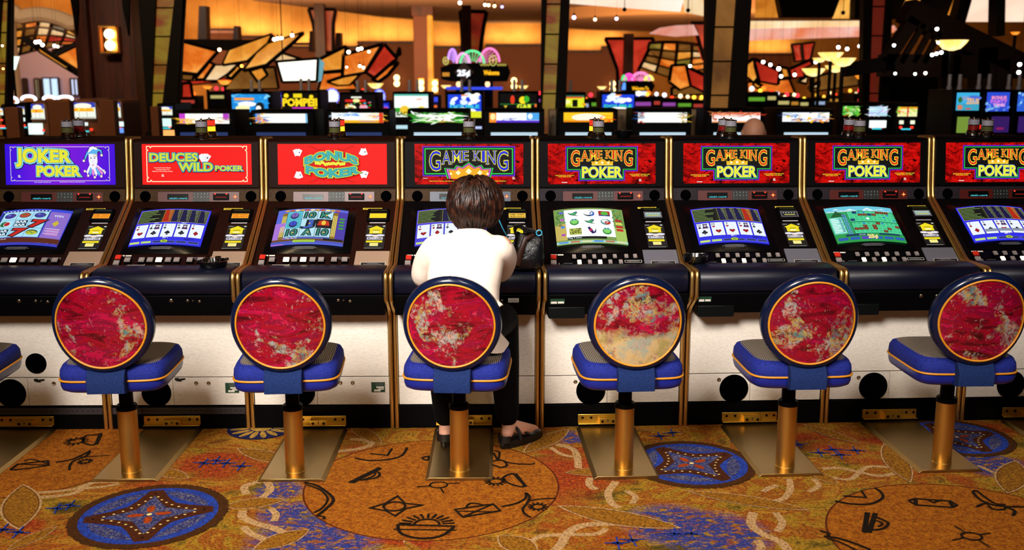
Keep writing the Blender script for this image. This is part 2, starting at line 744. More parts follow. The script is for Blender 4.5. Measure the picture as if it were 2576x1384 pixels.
# black line drawings on the discs
ink([(765, 1216), (800, 1225), (838, 1256), (822, 1280), (797, 1300)], .012)
ink([(772, 1222), (805, 1234), (824, 1256), (812, 1278), (790, 1292)], .009)
ink([(798, 1299), (816, 1303), (812, 1308)], .010)
ink([(892, 1154), (930, 1160), (975, 1158), (1010, 1148), (1024, 1128)], .010)
ink([(930, 1143), (975, 1147), (986, 1130)], .009, curve=False)
ink([(878, 1216), (955, 1178)], .012, curve=False)
ink([(886, 1217), (958, 1180)], .012, curve=False)
ink([(905, 1210), (945, 1204), (955, 1194), (942, 1186)], .010)
ink([(915, 1208), (938, 1200), (944, 1192), (936, 1188)], .008)
ink([(931, 1280), (970, 1268), (1000, 1250), (1018, 1268), (1062, 1273), (1020, 1282), (994, 1300), (970, 1287)], .009, curve=False, closed=True)
fa.frame([(lambda q: (q.x + .040 * math.cos(2 * PI * i / 18), q.y + .040 * math.sin(2 * PI * i / 18)))(onz(992, 1276)) for i in range(18)], .009, C_INK)
ink([(1000, 1322), (1145, 1326)], .010, curve=False)
ink([(990, 1334), (1148, 1336)], .007, curve=False)
ink([(1000, 1322), (1010, 1345), (1060, 1357), (1110, 1350), (1142, 1328)], .012)
q_ = onz(1073, 1322)
fa.frame([(q_.x + .045 * math.cos(PI * i / 10), q_.y + .045 * math.sin(PI * i / 10)) for i in range(11)], .009, C_INK, False)
for i in range(11):
    t = PI * (i + .5) / 11
    fa.frame([(q_.x + .055 * math.cos(t), q_.y + .055 * math.sin(t)), (q_.x + .10 * math.cos(t), q_.y + .09 * math.sin(t))], .009, C_INK, False)
ink([(1144, 1284), (1240, 1270), (1258, 1287), (1164, 1303)], .009, curve=False, closed=True)
ink([(1164, 1303), (1240, 1270)], .008, curve=False)
ink([(1150, 1288), (1250, 1290)], .006, curve=False)
ink([(1172, 1278), (1185, 1268), (1215, 1272)], .008)
q_ = onz(1103, 1222)
fa.frame([(q_.x + .034 * math.cos(2 * PI * i / 14), q_.y + .030 * math.sin(2 * PI * i / 14)) for i in range(14)], .007, C_INK)
ink([(1048, 1227), (1085, 1224)], .006, curve=False)
ink([(1122, 1219), (1158, 1217)], .006, curve=False)
ink([(1108, 1229), (1116, 1243)], .006, curve=False)
ink([(1262, 1277), (1300, 1268), (1322, 1255), (1323, 1243), (1332, 1252), (1326, 1268), (1315, 1282), (1320, 1295), (1335, 1304)], .010)
ink([(1330, 1262), (1365, 1257), (1398, 1256)], .007)
sunburst(1353, 1277, .022, 12)
sunburst(1247, 1213, .026, 14)
ink([(1290, 1193), (1270, 1200), (1268, 1210), (1290, 1222), (1318, 1225), (1290, 1193)], .009)
ink([(1297, 1194), (1323, 1226)], .012, curve=False)
ink([(1242, 1142), (1252, 1158), (1256, 1140), (1244, 1136)], .009)
ink([(1235, 1170), (1260, 1178), (1275, 1172), (1262, 1160), (1240, 1162)], .009)
ink([(1262, 1160), (1290, 1168), (1330, 1170), (1346, 1168)], .008)
ink([(1060, 1154), (1078, 1150), (1075, 1160), (1062, 1156)], .009)
ink([(172, 1108), (190, 1110)], .008)
sunburst(191, 1112, .030, 13)
ink([(208, 1110), (216, 1098), (240, 1096), (255, 1094), (237, 1120), (215, 1118), (208, 1110)], .009)
ink([(252, 1096), (242, 1120)], .016, curve=False)
ink([(140, 1165), (180, 1158), (212, 1144), (226, 1137), (215, 1150), (185, 1162), (175, 1175), (175, 1184)], .009)
ink([(200, 1152), (240, 1150), (276, 1148)], .006)
sunburst(214, 1163, .018, 11)
ink([(25, 1184), (45, 1170), (120, 1161), (122, 1173), (60, 1182), (25, 1185)], .009, curve=False)
ink([(45, 1170), (120, 1172)], .007, curve=False)
ink([(60, 1162), (80, 1158), (118, 1168)], .007)
ink([(2100, 1263), (2140, 1270), (2190, 1270), (2220, 1255), (2215, 1240), (2200, 1230)], .011)
ink([(2120, 1250), (2178, 1254), (2166, 1236)], .009, curve=False)
ink([(2182, 1292), (2174, 1342)], .018, curve=False)
ink([(2202, 1294), (2186, 1342)], .018, curve=False)
ink([(2205, 1304), (2234, 1318), (2222, 1332), (2195, 1336)], .010)
ink([(2205, 1312), (2220, 1320), (2208, 1328)], .008)
ink([(2285, 1262), (2302, 1257), (2390, 1263), (2408, 1274), (2394, 1279), (2304, 1273), (2285, 1262)], .009, curve=False)
ink([(2302, 1257), (2304, 1273)], .014, curve=False)
ink([(2388, 1263), (2398, 1279)], .014, curve=False)
ink([(2330, 1258), (2348, 1267), (2370, 1260)], .008, curve=False)
ink([(2455, 1236), (2448, 1242), (2470, 1262), (2510, 1275), (2576, 1278)], .011)
ink([(2455, 1236), (2500, 1268), (2530, 1272)], .009)
ink([(2456, 1278), (2475, 1270), (2495, 1272)], .010)
ink([(2485, 1274), (2500, 1284), (2525, 1284), (2530, 1276)], .009)
ink([(2530, 1278), (2552, 1288), (2548, 1300)], .012)
ink([(2062, 1338), (2085, 1345), (2080, 1350)], .010)
ink([(2072, 1352), (2120, 1360), (2190, 1386)], .011)
ink([(2080, 1358), (2110, 1366), (2160, 1390)], .008)
q_ = onz(2444, 1352)
fa.frame([(q_.x + .034 * math.cos(2 * PI * i / 14), q_.y + .030 * math.sin(2 * PI * i / 14)) for i in range(14)], .008, C_INK)
for L_ in (((2400, 1326), (2425, 1340)), ((2395, 1362), (2425, 1356)), ((2465, 1348), (2492, 1344)), ((2462, 1362), (2490, 1380))):
    ink(L_, .006, curve=False)
FL = FLOOR.build('floor', smooth=0)
tag(FL, kind='structure')
# ------------------------------------------------------------------ the bank of video poker machines
PROF = {1: (-.4839, 1.2634), 2: (-.4567, 1.0350), 3: (-.4453, .9795), 4: (-.0673, .7319), 5: (.1399, .7261), 6: (.1388, .6269), 7: (0., .5127), 8: (0., 0.)}
X4, Y4, A1, A2 = .12549, 4.34774, .011425, .049754
JIT = [0, .0059, -.0051, -.0057, -.0015, .0036, .0065, -.0052, 0, 0]


def divider(k):
    n = k - 4
    a = A1 if n < 0 else A2
    if n == 0:
        a = .03
    s = n * .648 + JIT[k]
    return Vector((X4 + s * math.cos(a), Y4 + s * math.sin(a), 0))


def bank_angle(k):
    return A1 if k <= 4 else A2


def panel(i, j):
    """point on the panel running down from profile corner i to corner j: u right, v down along it, n outwards"""
    a, b = Vector(PROF[i]) if not isinstance(i, tuple) else Vector(i), Vector(PROF[j]) if not isinstance(j, tuple) else Vector(j)
    d = (b - a).normalized()
    nn = Vector((-d.y, d.x))
    if nn.x < 0 and nn.y < 0 or (abs(nn.y) < 1e-3 and nn.x < 0):
        nn = -nn

    def P(u, v, n=0.):
        q = a + d * v + nn * n
        return Vector((u, -q.x, q.y))
    return P


SIGN, BAND, SLOPE = panel(1, 2), panel(2, 3), panel(3, 4)
DOOR = panel((0., .554), (0., 0.))
APRON = panel((.127, .632), (.10, .545))

M_PLAST_B = mat('brown_moulded_plastic', '#1c0b06', .5, spec=.06)
M_PLAST_K = mat('black_moulded_plastic', '#060405', .5, spec=.06)
M_BLACK = mat('black_enamel', '#030304', .5, spec=.06)
M_BEZEL = mat('black_gloss_bezel', '#040405', .22, spec=.3)
M_BRASS = mat('polished_brass', '#dcb46c', .36, 1.)
M_BRASS2 = mat('brushed_brass', '#dcaa52', .38, 1.)
M_CHROME = mat('chrome', '#cfc9c0', .1, 1.)
M_STEEL = mat('lock_steel', '#a59a88', .3, 1.)
M_GRILLE = mat('black_grille_cloth', '#020203', .95, spec=0.)
M_TRAY = mat('black_tray_plastic', '#060909', .4, spec=.15)
M_TAN = mat('tan_deck_plate', '#8d7562', .45)
M_GREY = mat('grey_deck_plate', '#5b5a63', .45)
M_KEY = mat('button_cap_grey', '#857b78', .35)
M_KEYRED = mat('button_cap_red', '#c22a1c', .35)
M_PAPER = mat('white_label', '#d5cfc4', .6)
M_YLAB = mat('yellow_label', '#d8c23a', .5)
M_INK = mat('black_ink', '#0b0b0d', .6)
M_GREENST = mat('green_certificate', '#123a26', .5)
M_GREY_TXT = mat('grey_print', '#6a6a70', .6)


def speckle(name, c1, c2):
    m = mat(name, c1, .5, spec=.08)
    t = NT(m)
    v = t.coord('Object')
    f = t.noise(v, 420, 2, .7)
    t.base(t.ramp(f, [(.42, c1), (.62, c2)]))
    return m


M_BAND_B = speckle('speckled_brown_band', '#20120a', '#4e361a')
M_BAND_K = speckle('speckled_grey_band', '#161214', '#332c32')
M_LAM = mat('cream_laminate', '#d6cdbf', .5)
_t = NT(M_LAM)
_v = _t.coord('Object', (6, 6, 30))
_t.base(_t.ramp(_t.noise(_v, 9, 5, .65, 1.2), [(.3, '#c3b8a8'), (.5, '#d8d0c4'), (.72, '#e2dcd2')]))
M_VINYL = mat('navy_vinyl', '#070a1c', .40, spec=.35)
_t = NT(M_VINYL)
_v = _t.coord('Object')
_t.bump(_t.noise(_v, 260, 3), .12, .001)

# lit sign backgrounds
M_SIGN_RED = mat('lit_red_mottled_glass', '#100000', .3, spec=.04)
_t = NT(M_SIGN_RED)
_v = _t.coord('Object', (1, 1, 1.6))
_a = _t.ramp(_t.noise(_v, 11, 6, .62, 1.5), [(.32, '#2c0202'), (.46, '#a80a08'), (.58, '#d8100c'), (.72, '#e8201a'), (.86, '#ff5a48')])
_b = _t.ramp(_t.noise(_v, 34, 3, .5, 2.5), [(.37, 0.), (.42, 1.)])
_t.emit(_t.mix(_b, '#2a0202', _a), .95)
M_SIGN_PURPLE = mat('lit_purple_lined_glass', '#050008', .3, spec=.04)
_t = NT(M_SIGN_PURPLE)
_c = _t.n('ShaderNodeTexCoord')
_s = _t.n('ShaderNodeSeparateXYZ')
_t.l(_c.outputs['Object'], _s.inputs[0])
_w = _t.math('SINE', _t.math('MULTIPLY', _s.outputs['Z'], 760))
_r = _t.math('ABSOLUTE', _t.math('MULTIPLY', _t.math('ADD', _s.outputs['X'], -.02), 3.6))
_g = _t.ramp(_r, [(0, '#8a1ee0'), (.45, '#7420e6'), (1, '#3014e4')])
_t.emit(_t.mix(_t.math('MULTIPLY', _t.math('ADD', _w, 1.), .22), _g, '#3a0cc0'), 1.0)
RED_GLASS = glow('#fb130f', 1.0)

G = lambda c, s=1.0: glow(c, s)
SU0, SV0, SW, SH = -.256, .017, .518, .192     # lit glass of the sign


def sign_xy(x0, y0, ppm):
    """positions measured over the face of a sign to panel metres"""
    return lambda x, y: (SU0 + (x - x0) / ppm, SV0 + (y - y0) / ppm)


def letters(a, q, seq, y, fill, edge, o=.10, shear=0.):
    """letters one by one: (char, x0, x1, height); tops aligned at y"""
    serif = {'A': ((0, 1), (1, 1)), 'M': ((0, 1), (1, 1), (.08, 0), (.92, 0)), 'K': ((.06, 0), (.06, 1), (.94, 0), (.94, 1)), 'I': ((.5, 0), (.5, 1)), 'N': ((.06, 0), (.06, 1), (.94, 0)), 'E': ((.03, 0), (.03, 1)), 'G': ((.86, .56),)}
    for m, off, g in ((edge, o, .0011), (fill, .0, 0.)):
        for ch, x0, x1, h in seq:
            u0, v0 = q(x0, y)
            u1, v1 = q(x1, y + h)
            w = (u1 - u0)
            a.text(ch, (u0 + u1) / 2, v1, v1 - v0, m, w * .80, off, shear=shear)
            for sx, sy in serif.get(ch, ()):
                uc, vc = u0 + w * (.10 + .80 * sx), v0 + (v1 - v0) * sy
                hw, hh = min(w * .22, .009) if ch != 'I' else .006, .0011
                vc += hh if sy == 0 else (-hh if sy == 1 else 0)
                a.rect(uc - hw - g, vc - hh - g, uc + hw + g, vc + hh + g, m)
        a.up()


def outlined(a, body, q, x0, x1, y0, y1, fill, edge, o=.09, o2=.03, warp=None, ink=None):
    u0, v0 = q(x0, y0)
    u1, v1 = q(x1, y1)
    if ink:
        a.text(body, (u0 + u1) / 2 + .001, v1 + .001, v1 - v0, ink, u1 - u0, o + .035, warp=warp)
        a.up()
    a.text(body, (u0 + u1) / 2, v1, v1 - v0, edge, u1 - u0, o, warp=warp)
    a.up()
    if ink:
        a.text(body, (u0 + u1) / 2, v1, v1 - v0, ink, u1 - u0, o2 + .014, warp=warp)
        a.up()
    a.text(body, (u0 + u1) / 2, v1, v1 - v0, fill, u1 - u0, o2, warp=warp)
    a.up()


def maker_mark(a, q, x, y, col):
    u, v = q(x, y)
    for r, m in ((.0052, G('#f4efe0')), (.0026, col)):
        a.disc(u, v - .003, r, r * .55, m, 12)
        a.disc(u, v + .003, r * 1.1, r * .6, m, 12)
        a.up()
    a.disc(u + .007, v + .005, .0012, .0012, G('#f4efe0'), 8)


def card_fan(a, u, v, s, rots, m=None):
    for k, r in enumerate(rots):
        c, z = math.cos(r), math.sin(r)
        pts = []
        for x, y in ((-.6, -1), (.6, -1), (.6, .8), (-.6, .8)):
            pts.append((u + (x * c - y * z) * s + (k - len(rots) / 2) * s * .28, v + (x * z + y * c) * s))
        a.poly(pts, G('#fdfdfd' if k % 2 else '#f1f1f4'))
        a.up()
        suit(a, 'hscd'[k % 4], (pts[0][0] + pts[2][0]) / 2 + s * .1, (pts[0][1] + pts[2][1]) / 2, s * .22, G('#30303a', .6))
        a.up()


def notched(q, x0, y0, x1, y1, c):
    k = c * 1.7
    out = []
    for (x, y, sx, sy) in ((x0, y0, 1, 1), (x1, y0, -1, 1), (x1, y1, -1, -1), (x0, y1, 1, -1)):
        seq = [(x, y + sy * (k + c)), (x + sx * c * .7, y + sy * (k + .3 * c)), (x, y + sy * k), (x, y), (x + sx * k, y), (x + sx * (k + .3 * c), y + sy * c * .7), (x + sx * (k + c), y)]
        if (sx, sy) in ((-1, 1), (1, -1)):
            seq = seq[::-1]
        out += seq
    return [q(*p) for p in out]


def sign_joker(a):
    q = sign_xy(70, 132, 1998)
    a.rect(SU0, SV0, SU0 + SW, SV0 + SH, M_SIGN_PURPLE)
    a.up()
    a.frame(notched(q, 120, 158, 1050, 478, 15), .0022, G('#f3e9cf'))
    a.up()
    outlined(a, 'JOKER', q, 180, 680, 182, 300, G('#e8e83a'), G('#86d8f4'), .12, .045, lambda U, V, W: (U, V * (1.08 - .16 * (U / W + .5))), G('#0c1a60', .6))
    outlined(a, 'POKER', q, 372, 770, 340, 430, G('#e8e83a'), G('#86d8f4'), .115, .045, None, G('#0c1a60', .6))
    maker_mark(a, q, 200, 435, G('#3014d0'))
    for s, x, y, w in (('ONLY HIGHEST WINNER PAID', 420, 496, 160), ('MALFUNCTION VOIDS ALL PAYS AND PLAYS', 700, 494, 235)):
        u, v = q(x, y)
        a.text(s, u, v, .0036, G('#e8dcf4'), w / 1998, .02, res=1)
    # jester head: two-horned cap with bells, long white face, ruff of pointed tabs
    W_, B_, K_ = G('#f4f2ff'), G('#5cb4ee'), G('#101048', .5)
    pts = lambda L: [q(*p) for p in L]
    a.poly(pts([(838, 215), (820, 250), (812, 285), (835, 285), (852, 245), (862, 235), (872, 330), (880, 360), (930, 360), (944, 300), (948, 215), (965, 205), (985, 215), (975, 235), (998, 235), (990, 185), (950, 168), (930, 160), (905, 148), (872, 156), (856, 185)]), K_)
    a.up()
    a.poly(pts([(842, 215), (826, 250), (820, 278), (832, 278), (848, 240), (868, 225), (940, 225), (950, 200), (970, 200), (980, 225), (990, 225), (984, 190), (945, 172), (905, 153), (876, 160), (860, 190)]), B_)
    a.up()
    a.poly(pts([(876, 160), (905, 153), (945, 172), (938, 190), (905, 178), (872, 205), (855, 215), (862, 190)]), W_)
    for k in range(7):
        x = 835 + k * 27
        dy = 18 * (1 - ((k - 3) / 3) ** 2)
        a.poly(pts([(868 + k * 10, 330), (882 + k * 10, 330), (x + 24, 395 + dy), (x + 12, 420 + dy), (x, 395 + dy)]), [W_, B_, G('#f08ad0')][k % 3])
    a.up()
    a.poly(pts([(862, 225), (942, 225), (944, 300), (930, 350), (910, 375), (890, 370), (872, 340), (862, 290)]), W_)
    a.up()
    for x in (884, 918):
        a.disc(*q(x, 266), .0042, .002, K_, 10)
        a.frame(pts([(x - 9, 256), (x, 251), (x + 9, 256)]), .0011, K_, False)
    a.frame(pts([(901, 270), (904, 305), (896, 308)]), .0008, G('#b8a8d8'), False)
    a.poly(pts([(890, 330), (901, 326), (912, 330), (901, 337)]), G('#d83a5a'))
    for x, y in ((816, 290), (985, 238), (825, 388), (1002, 384), (856, 430), (918, 445), (980, 436), (928, 240)):
        a.disc(*q(x, y), .0072, .0072, K_, 12)
        a.up()
        a.disc(*q(x, y), .0058, .0058, G('#f6f2dc'), 12)
        a.up()


def sign_deuces(a):
    q = sign_xy(1337, 130, 1998)
    a.rect(SU0, SV0, SU0 + SW, SV0 + SH, RED_GLASS)
    a.up()
    a.frame(notched(q, 1382, 152, 2328, 484, 18), .0042, G('#fdf3c4'))
    a.up()
    card_fan(a, *q(1935, 265), .020, (-.55, -.25, .05, .35, .6))
    Yc, Bc, Kc = G('#d3e23c'), G('#45b0d8'), G('#083044', .5)
    outlined(a, 'DEUCES', q, 1415, 1862, 218, 292, Yc, Bc, .10, .035, None, Kc)
    outlined(a, 'WILD', q, 1690, 2005, 308, 384, Yc, Bc, .10, .035, None, Kc)
    outlined(a, 'POKER', q, 2035, 2290, 337, 383, Yc, Bc, .10, .035, None, Kc)
    for i, (s, w) in enumerate((('Deuces Pay From Any Combination', 155), ('Only Highest Winner Paid', 130), ('Malfunction Voids All Pays and Plays', 190))):
        u, v = q(1535, 358 + i * 17)
        a.text(s, u, v, .0040, G('#fff0d8'), w / 1998, .03, res=1)
    maker_mark(a, q, 1535, 427, G('#e81810'))


def sign_bonus(a):
    q = sign_xy(200, 125, 2015)
    a.rect(SU0, SV0, SU0 + SW, SV0 + SH, RED_GLASS)
    a.up()
    for x, y, f in ((395, 210, (-.35, -.1, .2, .45)), (1025, 205, (.45, .2, -.1, -.35)), (405, 425, (.4, .15, -.15, -.4)), (1030, 420, (-.4, -.15, .2, .4))):
        card_fan(a, *q(x, y), .017, f)
    for sy, yy in ((1, 165), (-1, 470)):
        for sx in (-1, 1):
            L = [(715 + sx * (60 + 160 * t), yy + sy * 18 * math.sin(PI * 1.6 * t)) for t in [i / 8 for i in range(9)]]
            a.frame([q(*p) for p in L], .0018, G('#7a0c06'), False)
    lens = [(465 + 510 * t, 310 - 75 * math.sin(PI * t)) for t in [i / 12 for i in range(13)]] + [(975 - 510 * t, 330 + 70 * math.sin(PI * t)) for t in [i / 12 for i in range(13)]]
    a.poly([q(*p) for p in lens], G('#e6e43a'))
    a.up()
    a.poly([q(720 + (x - 720) * .88, 320 + (y - 320) * .62) for x, y in lens], G('#e01208'))
    a.up()
    T_, Y_, K_ = G('#3fb4b0'), G('#eeee42'), G('#062a34', .5)
    up = lambda U, V, W: (U, V * (1.0 - .12 * abs(2 * U / W)) - .026 * (1 - (2 * U / W) ** 2) + .012)
    dn = lambda U, V, W: (U, V * (1.0 - .10 * abs(2 * U / W)) + .020 * (1 - (2 * U / W) ** 2) - .008)
    outlined(a, 'BONUS', q, 468, 962, 224, 300, T_, Y_, .12, .05, up, K_)
    outlined(a, 'POKER', q, 480, 970, 342, 418, T_, Y_, .12, .05, dn, K_)
    rnd = random.Random(3)
    for i in range(16):
        x = 570 + i * 18
        a.disc(*q(x, 312 + rnd.uniform(-10, 10)), .006, .0085, Y_, 8, rnd.uniform(-.6, .6))


CROWN = [(0, 1), (-.02, .28), (.10, .42), (.17, .18), (.27, .36), (.38, .12), (.5, -.05), (.62, .12), (.73, .36), (.83, .18), (.90, .42), (1.02, .28), (1, 1)]


def crown(a, q, x0, y0, x1, y1):
    u0, v0 = q(x0, y0)
    u1, v1 = q(x1, y1)
    T = lambda p: (u0 + (u1 - u0) * p[0], v0 + (v1 - v0) * p[1])
    a.poly([T(p) for p in CROWN], G('#f2b81c'))
    a.up()
    a.rect(*T((0, .82)), *T((1, 1)), G('#ffe14a'))
    for x in (.22, .5, .78):
        a.poly([T((x, .25 if x == .5 else .42)), T((x + .07, .58)), T((x, .78)), T((x - .07, .58))], G('#fff6c8', 1.2))
    a.up()


def red_ground(a):
    a.rect(SU0, SV0, SU0 + SW, SV0 + SH, M_SIGN_RED)
    a.up()


PUR, GRN, BLK = '#6a22d8', '#1fd04a', '#050406'


def stack(a, q, pts, ins):
    """nested outline: purple, black, green, black"""
    for d, c in zip(ins, (PUR, BLK, GRN, BLK)):
        a.poly([q(x + sx * d, y + sy * d) for x, y, sx, sy in pts], G(c, 1.0 if c != BLK else .3))
        a.up()


def sign_king_poker(a):
    q = sign_xy(295, 110, 1983)
    red_ground(a)
    T8 = [(462, 135, 1, 1), (1152, 135, -1, 1), (1152, 372, -1, -1), (1030, 372, -1, -1), (1030, 462, -1, -1), (585, 462, 1, -1), (585, 372, 1, -1), (462, 372, 1, -1)]
    stack(a, q, T8, (0, 9, 15, 22))
    seq = [('G', 505, 605, 145), ('A', 602, 688, 100), ('M', 690, 765, 86), ('E', 768, 815, 76), ('K', 842, 902, 76), ('I', 905, 930, 84), ('N', 934, 1006, 100), ('G', 1010, 1108, 145)]
    letters(a, q, seq, 174, G('#e2320e'), G('#f6e43a'), .034)
    crown(a, q, 712, 258, 912, 316)
    outlined(a, 'POKER', q, 622, 995, 330, 428, G('#ecf03c'), G('#2a62c8'), .075, .042)
    for s, x, y, w in (('MALFUNCTION VOIDS ALL', 455, 413, 178), ('PAYS AND PLAYS', 455, 426, 120), ('ONLY HIGHEST WINNER PAID', 1168, 406, 195), ('INSERT BILLS OR COINS', 1168, 420, 155)):
        a.text(s, *q(x, y), .0042, G('#f0d428'), w / 1983, .04, res=1)
    a.rect(*q(425, 472), *q(478, 479), G('#f0e6e0'))
    maker_mark(a, q, 1172, 456, G('#b01010'))


def sign_king(a):
    q = sign_xy(1487, 118, 1994)
    red_ground(a)
    R4 = [(1562, 140, 1, 1), (2440, 140, -1, 1), (2440, 425, -1, -1), (1562, 425, 1, -1)]
    stack(a, q, R4, (0, 11, 19, 30))
    cr = [(1795, 448), (1765, 345), (1860, 352), (1880, 318), (1935, 335), (2000, 288), (2062, 335), (2122, 315), (2145, 348), (2236, 345), (2206, 448)]
    for k, c in ((1.0, GRN), (.94, BLK), (.91, '#e060d8'), (.83, '#3a0808'), (.81, '#f6b01a')):
        a.poly([q(2000 + (x - 2000) * k, 448 + (y - 448) * k) for x, y in cr], G(c))
        a.up()
    for x, y, r in ((2000, 380, 30), (1900, 392, 24), (2105, 392, 24), (1830, 402, 14), (2180, 402, 14)):
        a.poly([q(x, y - r), q(x + r, y), q(x, y + r * .9), q(x - r, y)], G('#fff4b8', 1.3))
    seq = [('G', 1615, 1745, 184), ('A', 1742, 1836, 126), ('M', 1838, 1935, 108), ('E', 1938, 2005, 92), ('K', 2042, 2115, 92), ('I', 2122, 2158, 104), ('N', 2164, 2262, 126), ('G', 2260, 2386, 184)]
    letters(a, q, seq, 184, G('#2430d8'), G('#f2ec3a'), .032)
    a.rect(*q(1565, 441), *q(1610, 446), G('#f0e6e0'))
    a.text('MALFUNCTION VOIDS ALL PAYS AND PLAYS', *q(1745, 475), .0042, G('#f0d428'), .118, .04, res=1)
    a.text('ONLY HIGHEST WINNER PAID', *q(2280, 475), .0042, G('#f0d428'), .075, .04, res=1)
    maker_mark(a, q, 2425, 442, G('#b01010'))


# ---------------------------------------------------------------- what the screens show
SCU, SCV, SCW, SCH = -.238, .083, .326, .249


def SCREEN(u, v, n=0.):
    x = (u / SCW - .5) * 2
    y = (v / SCH - .5) * 2
    e = .012 * (x * x) * 0
    return SLOPE(SCU + u, SCV + v + e, n + .006 + .016 * (1 - x * x) + .004 * (1 - y * y))


def screen_poker(a, cards, red, bg='#2c2ce6', held=(), winner=False):
    a.rect(0, 0, SCW, SCH, G(bg), 10)
    a.up()
    a.rect(.006, .007, .320, .100, G('#c9c23c'), 10)
    a.up()
    a.rect(.0075, .0085, .3185, .0985, G('#070b10', .5), 10)
    a.up()
    rnd = random.Random(sum(ord(c) for c in cards))
    for i in range(9):
        v = .012 + i * .0096
        a.rect(.010, v, .010 + rnd.uniform(.045, .098), v + .0030, G('#86a85a'), 3)
        a.rect(.108, v + .002, .118, v + .003, G('#55602a'))
    for c in range(5):
        u = .120 + c * .040
        a.rect(u, .0085, u + .039, .0985, G('#b0220e' if c == red else '#0e0e42'), 2)
    a.up()
    for c in range(5):
        u = .120 + c * .040
        a.rect(u, .0085, u + .001, .0985, G('#c9c23c'))
        for i in range(9):
            v = .012 + i * .0096
            w = .015 - i * .0013 + rnd.uniform(0, .003)
            a.rect(u + .036 - w, v, u + .036, v + .0034, G('#98a848'), 2)
    for c in range(5):
        u = .0075 + c * .0635
        r, s = cards[2 * c], cards[2 * c + 1]
        a.rect(u, .113, u + .0585, .203, G('#1a1a60'), 3)
        a.up()
        a.rect(u + .001, .114, u + .0575, .202, G('#eef6ff'), 3)
        a.up()
        col = G('#b01222' if s in 'hd' else '#10102a', .8)
        a.text('10' if r == 'T' else r, u + .012, .131, .013, G('#20204a', .7), None, .02)
        suit(a, s, u + .012, .142, .0072, col)
        suit(a, s, u + .0300, .174, .0135, col)
        if r in 'JQK' or (r == 'A' and winner):
            k = G('#2a2a66', .7)
            a.poly([(u + .026, .119), (u + .050, .119), (u + .046, .129), (u + .052, .150), (u + .024, .150), (u + .030, .129)], k)
            a.up()
            a.disc(u + .038, .132, .0062, .0075, G('#d8c0c8'), 10)
            a.rect(u + .028, .145, u + .050, .150, G('#7a3a6a'))
        if c in held:
            a.text('HELD', u + .029, .110, .0065, G('#d8dcff'), None, .03, res=1)
        if winner and 0 < c < 4:
            a.up()
            a.rect(u - .002, .172, u + .06, .190, G('#8a93a8'), 3)
    a.up()
    a.text('BET 1', .163, .212, .0072, G('#f0f0ff'), None, .04, res=1)
    for i, c in enumerate(('#c8e070', '#b6dc6a', '#26306a', '#26306a', '#26306a', '#26306a')):
        u = .006 + i * .053 + (.0 if i < 2 else .0)
        a.rect(u, .229, u + .046, .243, G('#9aa6f0'), 2)
        a.up()
        a.rect(u + .001, .230, u + .045, .242, G(c), 2)
    a.up()
    a.disc(.163, .233, .018, .0105, G('#0a0a20'), 16)
    a.up()
    a.disc(.163, .233, .0165, .009, G('#b8d83c'), 16)
    a.up()
    a.text('25¢', .163, .2365, .008, G('#181848', .6), None, .05, res=1)
    a.text('CREDIT 5', .270, .221, .0075, G('#0c0c3c', .6), None, .04, res=1)


